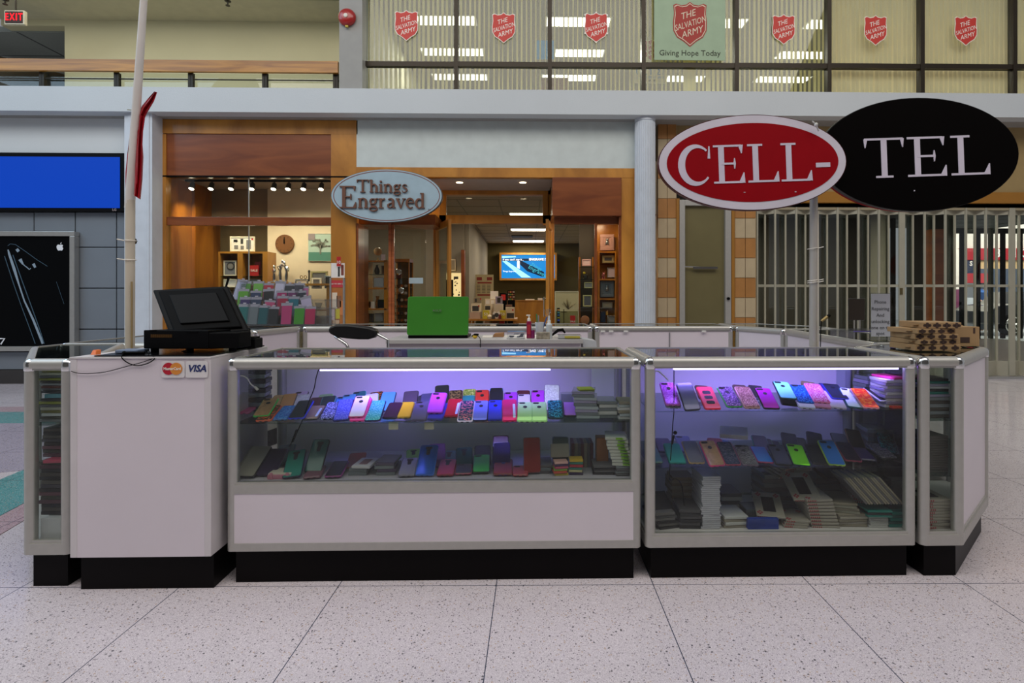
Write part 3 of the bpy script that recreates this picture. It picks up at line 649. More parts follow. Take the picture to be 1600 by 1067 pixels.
for i, px in enumerate((301.5,331.5,363,395,429,451.5,475.5,503)):
    x = P(px,290,8.5).x
    s_ = MB().cyl((x,8.5,zt_-.03),(x,8.5,zt_-.07),.012).cyl((x,8.5,zt_-.06),(x,8.46,zt_-.15),.034,.04,14).build('spot_head', mat('dark bronze lamp','#3d3830',.4,.5), t, smooth=True)
    MB().cyl((x,8.459,zt_-.151),(x,8.457,zt_-.156),.035,.03,14).build('bulb', BULB, s_)
    if i in (0,2,4,6):
        l = bpy.data.lights.new('spot_beam','SPOT'); l.energy = 44; l.color = (1,.82,.58); l.spot_size = math.radians(110); l.spot_blend = .8; l.shadow_soft_size = .04
        o = bpy.data.objects.new('spot_beam', l); COL.objects.link(o); o.location = (x,8.42,zt_-.2); o.rotation_euler = (math.radians(28),0,0)

def framebox(name, px0,py0,px1,py1,Y,fm,pm,label,cat,fw=.02,d=.03,group=None,tilt=0,inner=None):
    x0,x1,z0,z1 = RR(px0,py0,px1,py1,Y); t = thing(name,label,cat,((x0+x1)/2,Y+d/2,z0),group=group)
    b = MB().box(x0,x1,Y,Y+d,z1-fw,z1).box(x0,x1,Y,Y+d,z0,z0+fw).box(x0,x0+fw,Y,Y+d,z0+fw,z1-fw).box(x1-fw,x1,Y,Y+d,z0+fw,z1-fw); b.build('frame',fm,t,bev=min(.004,fw/4))
    MB().box(x0+fw,x1-fw,Y+.008,Y+d-.004,z0+fw,z1-fw).build('picture',pm,t)
    return t,(x0,x1,z0,z1)
def patch(t, px0,py0,px1,py1,Y,m,name='printed_area',d=.002):
    x0,x1,z0,z1 = RR(px0,py0,px1,py1,Y); return MB().box(x0,x1,Y-d,Y,z0,z1).build(name,m,t)
CREF = mat('cream frame','#ece2c8',.5); OLF = mat('pale olive frame','#b3aa74',.5); SILF = mat('silver frame','#b9b8b2',.25,.8); GRYP = mat('grey photo print','#7d7b78',.6); DKP = mat('dark photo print','#3a3836',.6); PAPER = mat('white paper','#e8e3dc',.7); REDP = mat('red printed card','#b3201c',.5); DOT = mat('red dot','#c02a22',.5)
# clock
c = P(445,381,YB-.02); t = thing('wall_clock','round brown wooden wall clock reading twelve on the cream display wall','clock',(c.x,YB-.02,c.z))
Mk = XZ(0,0,0); r = 14.3*YB/FPX
MB().lathe([(r,-.015),(r,.01),(r*.96,.018)],(0,0,0),36,Mk).build('dial', mat('brown wood dial','#6f4418',.5), t, smooth=True, local=True)
b = MB(); 
for k in range(12):
    if k: a = PI/2-2*PI*k/12; b.ext([(r*.72*math.cos(a)-r*.035*math.sin(a)*q, r*.72*math.sin(a)+r*.035*math.cos(a)*q, .018) for q in (-1,1)]+[(r*.88*math.cos(a)-r*.035*math.sin(a)*q, r*.88*math.sin(a)+r*.035*math.cos(a)*q, .018) for q in (1,-1)],(0,0,.002),Mk)
b.build('numerals', mat('dark brown marks','#4a2c10',.6), t, local=True)
MB().box(-.006,.006,0,r*.72,.02,.024,Mk).build('hand', BLACKM, t, local=True); MB().box(-.009,.009,0,r*.5,.024,.028,Mk).build('hand', BLACKM, t, local=True)
# tree canvas
t, bb = framebox('canvas_print',481.5,365,524,408,YB-.03,mat('canvas edge','#cfd8ce',.7),mat('pale green sky canvas','#a9c0b2',.7),'canvas of a grey tree on green ground beside the clock','painting',fw=.004)
patch(t,482,394,524,407.5,YB-.024,mat('teal ground paint','#4d8473',.7),'painted_ground'); TRE = mat('painted tree grey','#75776a',.7)
c = P(500.5,383,YB-.03); b = MB(); rr_ = random.Random(5)
b.box(c.x-.012,c.x+.012,YB-.034,YB-.029,c.z-.15,c.z)
for k in range(22):
    a = rr_.uniform(.1,PI-.1); q = rr_.uniform(.06,.16); xx = c.x+math.cos(a)*q; zz = c.z-.03+math.sin(a)*q*.95
    stroke(b, [(c.x,c.z-.06),((c.x+xx)/2+.01,(c.z+zz)/2),(xx,zz)], [.012,.008,.004], .002, Matrix(((1,0,0,0),(0,0,-1,YB-.029),(0,1,0,0),(0,0,0,1))))
    b.ball((xx,YB-.03,zz), .02,.003,.016, 6)
b.build('painted_tree', TRE, t)
patch(t,481.5,365,492,375,YB-.0285,mat('mauve corner label','#8a7f80',.7),'corner_label')
# cubby shelf unit
CUB = wood('cubby oak','#94601f','#b8812f',.4,(2,2,.6))
Yc = 8.75; x0,x1,z0,z1 = RR(341,393,418,BOT,Yc); z0=.02
t = thing('cubby_shelf','oak cubby shelf unit left of the clock holding frames and sale cards','shelf',((x0+x1)/2,Yc+.15,0))
b = MB(); xm0 = P(371,400,Yc).x; xm1 = P(379,400,Yc).x; zr_ = [z1-.02, P(380,432.5,Yc).z-.012, P(380,450,Yc).z, .5, .02]
b.box(x0,x1,Yc,Yc+.3,z1-.03,z1).box(x0,x0+.03,Yc,Yc+.3,.002,z1-.03).box(x1-.08,x1,Yc,Yc+.3,.002,z1-.03).box(xm0,xm1,Yc,Yc+.3,.002,z1-.03).box(x0+.03,x1-.03,Yc+.29,Yc+.3,.002,z1-.03); b.build('carcass',CUB,t)
for z in (P(380,431.5,Yc).z, P(380,453,Yc).z, .5, .05): MB().box(x0+.03,x1-.03,Yc+.01,Yc+.29,z-.012,z).build('shelf',GLS if z>1.3 else CUB,t)
t, bb = framebox('picture_frame',359,369.5,397.5,393,Yc+.05,CREF,mat('collage mat','#f0e9da',.7),'wide cream frame with a photo collage on top of the cubby shelf','picture frame',fw=.02)
for a in ((365,374,371,378,DKP),(376,373,380,381,DKP),(385,375,392,389,GRYP),(366,383,372,389,GRYP),(376,384,381,390,GRYP),(393,372.5,395.5,375,DOT)): patch(t,*a[:4],Yc+.057,a[4])
c = P(368,377,Yc+.05); text('Mr', .06, BLACKM, XZ(c.x,Yc+.053,c.z), t)
t, bb = framebox('picture_frame',349,407,369,431,Yc+.05,CREF,mat('grey portrait','#7f8288',.6),'tilted cream frame with a grey round portrait in the left cubby','picture frame',fw=.018)
c = P(360,416,Yc+.05); MB().lathe([(.065,0),(.065,.003)],(0,0,0),20,XZ(c.x,Yc+.057,c.z)).build('printed_area',DKP,t); MB().lathe([(.045,0),(.045,.003)],(0,0,0),20,XZ(c.x,Yc+.0545,c.z)).build('printed_area',GRYP,t)
def card(px0,py0,px1,py1,Y,m,label,cat='card',txt=None,ts=.05,tm=None,name='sale_card',group=None,d=.006):
    x0,x1,z0,z1 = RR(px0,py0,px1,py1,Y); t = thing(name,label,cat,((x0+x1)/2,Y,z0),group=group); MB().box(x0,x1,Y,Y+d,z0,z1).build('sheet',m,t)
    if txt: text(txt,ts,tm or WHT,XZ((x0+x1)/2,Y-.002,(z0+z1)/2),t)
    return t
card(390.5,414.5,404,431,Yc+.06,REDP,'red card reading SALE standing in the right cubby',txt='SALE',ts=.055)
card(398,409,407,429,Yc+.12,mat('dark red card','#7d1a20',.5),'dark red card behind the red SALE card in the right cubby')
framebox('picture_frame',349,436,370,449,Yc+.03,CREF,PAPER,'cream frame lying low in the left cubby under the round portrait','picture frame',fw=.018)
framebox('picture_frame',388,435,406,447,Yc+.08,mat('brown frame','#8b5a34',.5),GRYP,'small brown frame low in the right cubby under the SALE card','picture frame',fw=.015)
# table with silver figures and frames in front of the cream wall
Yt = 8.6; x0,x1,z0,z1 = RR(454,441,516,447,Yt)
tt = thing('display_table','oak display table under the clock, set with figurines and frames','table',((x0+x1)/2,Yt+.2,0)); zt1 = z1-.02
b = MB().box(x0,x1,Yt,Yt+.45,zt1-.03,zt1); b.build('tabletop',CUB,tt)
for x in (x0+.03,x1-.07):
    for y in (Yt+.03,Yt+.38): MB().box(x,x+.04,y,y+.04,.002,zt1-.03).build('leg',CUB,tt)
MB().box(x0+.1,x1-.07,Yt+.05,Yt+.4,P(480,484,Yt).z-.02,P(480,484,Yt).z).build('lower_shelf',CUB,tt)
def figure(px,py_t,Y,z0,label,pair):
    c = P(px,py_t,Y); H = c.z-z0; t = thing('figurine',label,'figurine',(c.x,Y,z0))
    xs = (-.045,.045) if pair else (0,)
    MB().lathe([(.07,0),(.07,.012),(.05,.02)],(0,0,0),18,ax=.8).build('base',SILF,t,smooth=True,local=True)
    for q,x in enumerate(xs):
        h = H*(1 if q==0 else .93); lean = -x*.7
        b = MB(); pts = [(x,0,.02),(x*1.1,0,h*.3),(x*1.15,0,h*.5),(x*.9,0,h*.68),(x*.5,0,h*.8)]
        b.tube(pts,[.02,.028,.02,.03,.014],10); b.ball((x*.35,0,h*.9),.02,.02,.028,10); s_ = b.build('body',CHROME,t,smooth=True,local=True)
        b = MB().tube([(x*.6,-.01,h*.74),(x*2,-.02,h*.66),(x*1.6+.03,-.05,h*.5)],.008,6).tube([(x*.6,.01,h*.74),(x*-.9+.01,-.03,h*.7),(-x*.6,-.02,h*.8)],.008,6); b.build('arms',CHROME,t,smooth=True,local=True)
    if not pair: MB().ball((0,-.03,H*.72),.012,.012,.012,8).build('rose',DOT,t,smooth=True,local=True)
    return t
figure(428.5,414,8.7,P(430,441,8.7).z,'slim chrome standing figurine holding a red rose',False)
figure(443,405,8.7,P(443,441,8.7).z,'taller chrome figurine of an embracing couple',True)
b = MB(); z_ = P(436,441,8.7).z; xa_, xb_ = P(420,441,8.7).x, P(452,441,8.7).x; b.box(xa_,xb_,8.6,8.9,.002,z_-.001); tag(b.build('display_plinth',CUB,bev=.004),'oak plinth under the two chrome figurines','plinth')
framebox('picture_frame',485,423.5,511.5,447,Yt+.2,OLF,GRYP,'large pale olive picture frame at the back of the oak display table','picture frame',fw=.03)
framebox('picture_frame',486.5,434,502,451,Yt+.08,CREF,GRYP,'small cream picture frame in front of the large olive one','picture frame',fw=.028)
framebox('picture_frame',507,431,519,450.5,Yt+.06,SILF,DKP,'silver picture frame at the right end of the display table','picture frame',fw=.02)
framebox('picture_frame',461,436,481,451,Yt+.12,SILF,CREF,'silver frame topped with two rings on the display table','picture frame',fw=.02)
for q,(px,lb) in enumerate(((471,'left'),(477,'right'))):
    c = P(px,433,Yt+.13); b = MB(); b.tube([(c.x+.02*math.cos(a),c.y,c.z+.025*math.sin(a)) for a in [2*PI*k/14 for k in range(15)]],.006,6).cyl((c.x,c.y,c.z-.03),(c.x,c.y,c.z-.02),.008); tag(b.build('ring_ornament',mat('gold','#c9a35a',.2,.9),smooth=True),lb+' gold ring ornament above the silver frame','ornament')
c = P(483,424,Yt+.15); tag(MB().lathe([(.012,-.16),(.012,-.03),(.02,0),(.012,.02)],(c.x,c.y,c.z),10).build('candlestick',mat('dark metal stick','#4b4a44',.3,.6),smooth=True),'thin dark metal stick behind the olive frame','ornament')
# crystal pieces on the lower shelf
zl = P(480,484,Yt).z
for q,(px,r,h,lb) in enumerate(((476,.045,.07,'left small clear glass bowl on the lower shelf of the display table'),(498,.06,.11,'larger clear glass bowl on the lower shelf of the display table'),(510,.03,.16,'clear glass vase at the right end of the lower shelf'))):
    c = P(px,470,Yt+.15); tag(MB().lathe([(r*.5,0),(r*.6,h*.3),(r,h),(r*.92,h),(r*.5,h*.35),(.005,h*.2)],(c.x,Yt+.15,zl),16).build('glass_bowl',CLEARP,smooth=True),lb,'glassware')
# tall poster stand in front of the maple post
Yp = 7.55; x0,x1,z0,z1 = RR(516.5,434,537.5,512,Yp); t = thing('poster_stand','narrow silver poster stand with a colourful panel before the maple post','poster stand',((x0+x1)/2,Yp,0))
MB().box(x0-.012,x0+.012,Yp-.01,Yp+.02,0,z1).box(x1-.012,x1+.012,Yp-.01,Yp+.02,0,z1).box(x0-.05,x1+.05,Yp-.18,Yp+.18,0,.015).build('frame',ALU,t)
MB().box(x0,x1,Yp,Yp+.006,.4,z1).build('panel',mat('orange brown print','#a8662c',.6),t)
for a in ((517.5,438,537,449,'#b83038'),(519,457,527,482,'#d9c7b0'),(526,462,533,480,'#8a5a3a'),(524,482,531,498,'#d8c531'),(518,483,523,500,'#e6c9c4'),(531,470,536,492,'#c77a44'),(520,500,530,508,'#d9b48e')): patch(t,*a[:4],Yp-.001,mat('poster print '+a[4],a[4],.6))
c = P(527,443.5,Yp-.005); text('SALE TO 50% OFF',.028,WHT,XZ(c.x,Yp-.006,c.z),t)
x0,x1,z0,z1 = RR(517,411,538,434,Yp); MB().box(x0,x1,Yp+.01,Yp+.016,z0,z1).build('header_card',PAPER,t)
patch(t,528,417,531,432,Yp+.009,DKP); patch(t,533,414,537,430,Yp+.009,mat('brown print','#7a3b30',.6)); x0,x1,z0,z1 = RR(526,401,532.5,416,Yp-.02); MB().box(x0,x1,Yp-.02,Yp-.016,z0,z1).build('red_tag',REDP,t); c = P(529,410,Yp-.02); text('10',.06,WHT,XZ(c.x,Yp-.022,c.z),t)

# oval sign THINGS ENGRAVED
Yo = 7.86; c = P(604.5,306,Yo); rx, rz = 86.5*Yo/FPX, 41.3*Yo/FPX
t = thing('oval_shop_sign','pale blue oval sign with bronze lettering reading Things Engraved','sign',(c.x,Yo,c.z))
Mo = XZ(c.x,Yo,c.z); el = lambda k: [(rx*k*math.cos(2*PI*i/56), rz*k*math.sin(2*PI*i/56)) for i in range(56)]
MB().ext([(x,y,-.05) for x,y in el(1)],(0,0,.05),Mo).build('rim',mat('dark bronze rim','#5a4a44',.5),t)
MB().ext([(x,y,0) for x,y in el(.985)],(0,0,.012),Mo).build('board',mat('pale blue sign board','#9fb6c2',.6),t)
b = MB(); e1 = [(rx*.945*math.cos(a), rz*.93*math.sin(a)) for a in [2*PI*i/64 for i in range(65)]]; stroke(b,e1,.010,.003,Mo@Matrix.Translation((0,0,.012))); b.build('pinstripe',mat('brown pinstripe','#7e4a44',.5),t)
b = MB().box(c.x-.12,c.x-.08,Yo+.05,7.999,c.z-.02,c.z+.02).box(c.x+.08,c.x+.12,Yo+.05,7.999,c.z-.02,c.z+.02); b.build('wall_bracket',BLACKM,t)
BRZ = mat('bronze lettering','#6b4534',.5,.2)
SY = FPX/Yo
def st_line(s, px, py, hpx, sx, gap=.015):
    v = P(px,py,Yo); b = MB(); serif_text(b, s, v.x-c.x, v.z-c.z, hpx/SY, .03, Mo@Matrix.Translation((0,0,.012)), sx, gap); b.build('lettering', BRZ, t)
st_line('Things', 558, 301, 19.5, 1.18, .0)
st_line('E', 532, 325.5, 34, .95, .0)
st_line('ngraved', 560, 325.5, 23.5, 1.13, .0)
v = P(671,328,Yo); text('TM',.03,BLACKM,XZ(v.x,Yo-.013,v.z),t)

# ---------------------------------------------------------------- inside the shop, seen through the door
Yv = 17.6; x0,x1,z0,z1 = RR(780.5,395,870,438,Yv)
t = thing('shop_screen','oak framed screen with blue engraving advertisement on the olive wall','screen',((x0+x1)/2,Yv,z0))
fw=.065; b = MB().box(x0,x1,Yv-.06,Yv+.199,z1-fw,z1).box(x0,x1,Yv-.06,Yv+.199,z0,z0+fw).box(x0,x0+fw,Yv-.06,Yv+.199,z0+fw,z1-fw).box(x1-fw,x1,Yv-.06,Yv+.199,z0+fw,z1-fw); b.build('frame',CUB,t)
MB().box(x0+fw,x1-fw,Yv,Yv+.05,z0+fw,z1-fw).build('screen',emis('blue picture','#1480c8',1.3),t)
E1 = emis('pale cyan picture','#9adcf5',1.6); E2 = emis('deep blue picture','#04233f',1.0); E3 = emis('white picture letters','#f2f6ff',2.0); E4 = emis('teal picture letters','#3fa9b8',1.4)
def scr(pts, m, nm, dz=.0): MB().ext([tuple(P(a,b_,Yv-.004-dz)) for a,b_ in pts],(0,.003,0)).build(nm,m,t)
scr([(806,407),(814,407),(850,425),(850,432),(846,432),(824,424)],E2,'picture_area'); scr([(784.5,400),(806,400),(806,402),(784.5,403)],E1,'picture_area'); scr([(785,408),(792,408),(830,433.5),(815,433.5)],E1,'picture_area',.001)
scr([(808,408),(812,408),(812,420),(808,418)],E3,'picture_area',.002); scr([(784.5,404),(850,404),(850,407.8),(784.5,407.8)],E2,'picture_band',.001)
v = P(802,405.6,Yv); text("if you can't say it...",.092,E3,XZ(v.x,Yv-.012,v.z),t,bold=.001); v = P(841,405.4,Yv); text('ENGRAVE IT',.108,E3,XZ(v.x,Yv-.012,v.z),t,bold=.003)
v = P(796,424,Yv); text('Things Engraved',.065,E3,XZ(v.x,Yv-.012,v.z),t); v = P(838,417,Yv); text('Things',.15,E4,XZ(v.x,Yv-.012,v.z,-.5),t); v = P(840,424,Yv); text('Engraved',.18,E4,XZ(v.x,Yv-.012,v.z,-.5),t)
# counter along the back wall
x0,x1,z0,z1 = RR(786,469,870,520,16.5); t = thing('back_counter','honey wood counter along the olive wall under the screen','counter',((x0+x1)/2,16.8,0))
MB().box(x0,x1,16.5,17.2,.002,z1-.03).build('body',CUB,t); MB().box(x0-.02,x1,16.47,17.22,z1-.03,z1).build('worktop',CUB,t)
for px in (830,842): pass
for q,(px,w,lb) in enumerate(((828,.28,'flat stack of papers on the back counter'),(844,.14,'small clutter tray at the right of the back counter'))):
    v = P(px,469,16.7); tag(MB().box(v.x-w/2,v.x+w/2,16.6,16.9,z1,z1+.035+.03*q).build('paper_stack',PAPER),lb,'papers')
# price list board
x0,x1,z0,z1 = RR(743,429,771,466,13.6); t = thing('price_list_board','cream price list board with red ribbons leaning by the olive wall','sign',((x0+x1)/2,13.6,z0))
MB().box(x0,x1,13.6,13.63,.9,z1).build('board',mat('cream board','#b9ab85',.7),t)
for a in ((745,433,753,438),(761,433,769,438),(746,440.5,768,443),(746,459.5,766,462)): patch(t,*a,13.598,mat('red ribbon print','#8c3128',.6))
for px in (745,753,761):
    for k in range(6): patch(t,px,445+2.3*k,px+5.5,446+2.3*k,13.598,mat('grey print line','#6b6350',.7),'printed_line')
# sale table full of stock in the shop doorway
Yq = 11.2; x0,x1,z0,z1 = RR(731,498,808,500.5,Yq); zq = z1
t = thing('sale_table','oak sale table just inside the shop doorway, crowded with boxed gifts','table',((x0+x1)/2,Yq+.3,0)); MB().box(x0,x1,Yq-.1,Yq+.7,zq-.04,zq).build('tabletop',CUB,t)
for x in (x0+.02,x1-.08):
    for y in (Yq-.05,Yq+.6): MB().box(x,x+.05,y,y+.05,.002,zq-.04).build('leg',CUB,t)
MB().box(x0+.03,x1-.05,Yq,Yq+.6,.55,.58).build('lower_shelf',CUB,t)
def gbox(px0,py0,px1,py1,Y,d,m,label,name='gift_box',cat='box',group='boxed gifts on the sale table',extra=None,zmin=None):
    x0,x1,z0,z1 = RR(px0,py0,px1,py1,Y)
    if zmin is not None: z0 = zmin
    t = thing(name,label,cat,((x0+x1)/2,Y+d/2,z0),group=group); MB().box(x0,x1,Y,Y+d,z0,z1).build('carton',m,t,bev=.004)
    for e in (extra or []): patch(t,*e[:4],Y-.001,e[4])
    return t
CRT = mat('cream carton','#d9cbb0',.7); YEL = mat('yellow carton','#c9b82c',.6); PNK = mat('pinkish carton','#b49a88',.7)
gbox(734,488,750,498,Yq,.25,PNK,'wide pinkish carton stack at the left of the sale table',zmin=zq); gbox(736,474,751,487.5,Yq+.02,.2,CRT,'cream box with a dark photo on the left of the sale table',extra=[(738,478,748,486,DKP),(747,477,749,479.5,DOT)])
for px0,px1,lb in ((754,764,'left'),(781,790,'right')):
    yb_ = gbox(px0,485,px1,498,Yq-.05,.1,YEL,lb+' yellow box reading 50 on the sale table',zmin=zq); v = P((px0+px1)/2,491,Yq-.05); text('50',.085,WHT,XZ(v.x,Yq-.053,v.z),yb_)
gbox(757,476,768,485,Yq+.15,.1,CRT,'box with dark photos behind the left yellow box',extra=[(758,478,766,484,DKP)],zmin=zq); gbox(758,467,773,476,Yq+.3,.15,CRT,'cream box with two pale panes in the middle of the pile',extra=[(759,469,765,475,PAPER),(767,469,772,475,PAPER)],zmin=zq)
gbox(774,463,785,475,Yq+.15,.05,mat('lilac frame','#9c93a6',.6),'lilac framed photo on the white cube of the sale table',extra=[(777,465,782,473,DKP),(782,464,784,466,DOT)],name='picture_frame',cat='picture frame'); gbox(772,475,786,485,Yq+.12,.15,mat('white cube','#cfc4b2',.7),'plain white display cube in the middle of the sale table',zmin=zq)
gbox(766,455,778,467,Yq+.45,.1,PAPER,'tall white box topmost at the back of the pile',zmin=zq); gbox(790,480,804,498,Yq,.12,CRT,'cream box with a black photo at the right end of the table',zmin=zq,extra=[(792,489,803,497,DKP),(800,483,802.5,485.5,DOT)]); gbox(790,476,800,480,Yq+.15,.1,mat('brown carton','#6e4a38',.6),'dark brown box behind the right end carton',zmin=zq)
gbox(740,465,752,474,Yq+.35,.1,mat('dim frame','#8d8068',.6),'dim double frame at the back left of the pile',extra=[(742,466.5,745,472,DKP),(750,466,752,468,DOT)],zmin=zq)
v = P(776,492,Yq-.06); b = MB(); b.ext([(x*.085,y*.085,0) for x,y in [(0,-1),(.8,0),(.9,.5),(.5,.9),(0,.55),(-.5,.9),(-.9,.5),(-.8,0)]],(0,0,.02),XZ(v.x,Yq-.06,v.z)); o = b.build('heart_frame',PAPER); tag(o,'white heart shaped photo frame between the yellow boxes','picture frame')
MB().lathe([(.045,0),(.045,.004)],(0,0,0),16,XZ(v.x,Yq-.081,v.z)).build('printed_area',DKP,o)
for q,(px,w) in enumerate(((765,.10),(771,.06),(781,.05))): v = P(px,497,Yq-.08); tag(MB().lathe([(.03,0),(w/2,.05),(.02,.09)],(v.x,Yq-.08,zq),12).build('small_ornament',[CRT,DKP,mat('dark red trinket','#702020',.5)][q],smooth=True),['cream trinket','dark trinket','dark red trinket'][q]+' at the front edge of the sale table','ornament')
for q,(px0,px1,m) in enumerate(((743,754,mat('green tin','#4d6a50',.6)),(757,765,CRT),(768,778,mat('brown carton','#6e4a38',.6)),(780,788,REDP))): gbox(px0,502,px1,508,Yq+.1,.2,m,['green','cream','brown','red'][q]+' box on the lower level of the sale table',group='boxes under the sale table')
# magnet and card displays behind the table
t = gbox(781,458,792,470,12.6,.2,BLACKM,'black rack with a red card behind the sale table',extra=[(783,460,790,469,REDP)],name='card_rack',cat='rack',group=None,zmin=.002)
t = gbox(793,453.5,804.5,471,14.5,.15,BLACKM,'black rack of colourful magnets on the back counter end',name='magnet_rack',cat='rack',group=None,zmin=.002)
for r in range(4):
    for q in range(4): hx = ['#7a3a2c','#a58a4a','#4f7a3a','#b0a08a','#8f4a4a','#c07a30'][(r*3+q*5)%6]; patch(t,794.2+2.6*q,455+3.8*r,796+2.6*q,457.4+3.8*r,14.498,mat('magnet '+hx,hx,.5),'magnet')
# lit wall cabinet and dark framed door on the left inside
x0,x1,z0,z1 = RR(696,426,720,470,11.8); t = thing('lit_display_cabinet','glowing cream lit cabinet of small wares left inside the shop','cabinet',((x0+x1)/2,12,0))
MB().box(x0,x1,11.95,12.05,.002,z1).build('back_panel',emis('lit cream panel','#ffdf9a',.9),t); 
MB().box(x0,x0+(x1-x0)*.45,11.88,11.95,.3,z1-.15).build('rack',BLACKM,t)
rr_ = random.Random(2)
for k in range(16): px = rr_.uniform(705,717); py = rr_.uniform(430,468); patch(t,px,py,px+rr_.uniform(1,3),py+2,11.93,DKP,'ware')
patch(t,709,432,716,436,11.94,DKP,'ware'); MB().box(x1,x1+.07,11.85,12.08,0.002,z1+.5).build('side_panel',MAHOG,t)
framebox('picture_frame',698,405,712,423,12.05,CREF,mat('beige print','#9d927c',.7),'beige framed print above the lit cabinet','picture frame')
# left entrance window shelves with clocks, ornaments
Yg = 8.75
x0,x1,z0,z1 = RR(572,406,606,BOT,Yg); t = thing('display_shelves','maple column of display shelves behind the left entrance glass','shelf',((x0+x1)/2,Yg+.15,0))
b = MB().box(x0,x0+.02,Yg,Yg+.3,.002,z1).box(P(600,450,Yg).x,x1,Yg,Yg+.3,.002,z1); b.build('upright',MAPLEV,t)
for py in (407,449.5,482,): z = P(590,py,Yg).z; MB().box(x0+.02,x1-.02,Yg,Yg+.3,z-.025,z).build('shelf',MAPLEV,t)
MB().box(x0+.02,x1-.02,Yg+.05,Yg+.3,P(590,428,Yg).z-.008,P(590,428,Yg).z).build('shelf',GLS,t)
zA = P(590,407,Yg).z; zB = P(590,449.5,Yg).z; zC = P(590,482,Yg).z; zD = P(590,428,Yg).z
c = P(590.5,393,Yg+.15); t = thing('globe_ornament','tan globe on a gold stand on the highest shelf behind the glass','globe',(c.x,Yg+.15,zA))
MB().ball((c.x,Yg+.15,c.z),.066,n=20).build('globe',mat('tan globe','#a8814a',.5,0,(14,.25)),t,smooth=True); MB().lathe([(.035,0),(.03,.015),(.008,.02),(.008,.06)],(c.x,Yg+.15,zA),14).build('stand',mat('gold','#c9a35a',.2,.9),t,smooth=True)
card(595.5,397.5,602,406.5,Yg+.1,mat('pale lilac card','#c9bccb',.6),'small pale card beside the tan globe',name='card')
framebox('picture_frame',583,433,600,449,Yg+.1,SILF,mat('silvery photo','#a8b0b6',.4),'silver photo frame on the second shelf under the globe','picture frame',fw=.012)
def orn(px,py_b,z,Y,prof,m,label,name='ornament',cat='ornament',ax=1):
    v = P(px,py_b,Y); o = MB().lathe(prof,(v.x,Y,z),16,ax=ax).build(name,m,smooth=True); return tag(o,label,cat)
VASE = [(.03,0),(.045,.05),(.03,.1),(.015,.13),(.022,.15)]
orn(589,428,zD,Yg+.15,VASE,mat('dark pewter','#4a4a44',.3,.7),'dark pewter vase above the silver frame'); orn(598,428,zD,Yg+.15,[(.02,0),(.02,.12),(.03,.14)],mat('brown bottle','#6a4a30',.4),'slim brown bottle right of the pewter vase')
orn(575,482,zC,Yg+.12,[(.02,0),(.05,.04),(.045,.1),(.015,.13)],BLACKP,'rounded black vase on the third shelf, at left'); card(579.5,471,585,482,Yg+.1,PAPER,'tiny white card on the third shelf beside the black vase',name='card'); card(590,468,603,481,Yg+.15,BLACKM,'black boxed set on the third shelf','box',name='gift_box',d=.08)
orn(590,482,zC,Yg+.2,[(.03,0),(.035,.1),(.02,.16),(.03,.2)],mat('gold','#c9a35a',.2,.9),'gold trophy cup behind the black boxed set')
card(576,490,583,503,Yg+.1,DKP,'dark grey box on the bottom visible shelf, at left','box',name='gift_box',d=.06); card(586,489,598,502,Yg+.1,GRYP,'grey box on the bottom visible shelf, at right','box',name='gift_box',d=.06)
for q,(px0,px1) in enumerate(((576,583),(586,598))): pass
MB_ = None
z = P(588,503,Yg).z; tag(MB().box(x0+.02,x1-.02,Yg+.05,Yg+.3,z-.012,z).build('shelf_board',GLS),'glass shelf board lowest behind the left entrance glass','shelf')
# rotating watch tower
Yw = 9.2; x0,x1,z0,z1 = RR(613,409,640,BOT,Yw); z0=.002; t = thing('watch_display_tower','dark glass tower of watches and clocks behind the green laptop','display case',((x0+x1)/2,Yw+.15,0))
b = MB(); 
for x in (x0,x1-.02): b.box(x,x+.02,Yw,Yw+.02,z0,z1).box(x,x+.02,Yw+.28,Yw+.3,z0,z1)
b.box(x0,x1,Yw,Yw+.3,z1,z1+.05); b.build('frame',MAPLEV,t); MB().box(x0+.02,x1-.02,Yw+.28,Yw+.29,z0,z1).build('back_panel',mat('dark brown back','#33241a',.6),t)
for py in (435,449,460,471,481,492,503):
    z = P(620,py,Yw).z; MB().box(x0+.01,x1-.01,Yw+.02,Yw+.28,z-.008,z).build('glass_shelf',GLS,t)
rr_ = random.Random(8)
for py in (449,460,471,481,492,503):
    z = P(620,py,Yw).z
    for q,px in enumerate((617,623,629,635)):
        v = P(px,py,Yw+.1); col_ = rr_.choice(['#c9a27a','#d8d2c8','#7a5a4a','#b9744a','#3f3f48']); o = MB().lathe([(.022,0),(.024,.03),(.006,.032)],(0,0,0),12,Matrix.Translation((v.x,Yw+.08,z+.026))@Matrix.Rotation(PI/2,4,'X')@Matrix.Translation((0,0,0))).build('watch',mat('watch '+col_,col_,.2,.7),smooth=True)
        tag(o,['leftmost','second','third','rightmost'][q]+' watch on the '+{449:'second',460:'third',471:'fourth',481:'fifth',492:'sixth',503:'lowest'}[py]+' glass shelf of the watch tower','watch','watches in the dark tower')
for q,(px,py) in enumerate(((623,424.5),(627,453.5))):
    v = P(px,py,Yw+.05); t = thing('round_clock',['silver round desk clock on a dark red stand, topmost in the watch tower','silver round desk clock in the middle of the watch tower'][q],'clock',(v.x,Yw+.05,v.z-.05))
    MB().lathe([(.05,0),(.055,.012),(.04,.02)],(0,0,0),22,XZ(v.x,Yw+.04,v.z)).build('rim',CHROME,t,smooth=True); MB().lathe([(.036,.02),(.036,.023)],(0,0,0),18,XZ(v.x,Yw+.04,v.z)).build('dial',mat('clock dial grey','#8f8f8c',.4),t)
    MB().box(v.x-.045,v.x+.045,Yw+.05,Yw+.08,P(px,435 if q==0 else 460,Yw).z+.001,v.z-.01).build('stand',mat('dark red stand','#4a1420',.5),t)
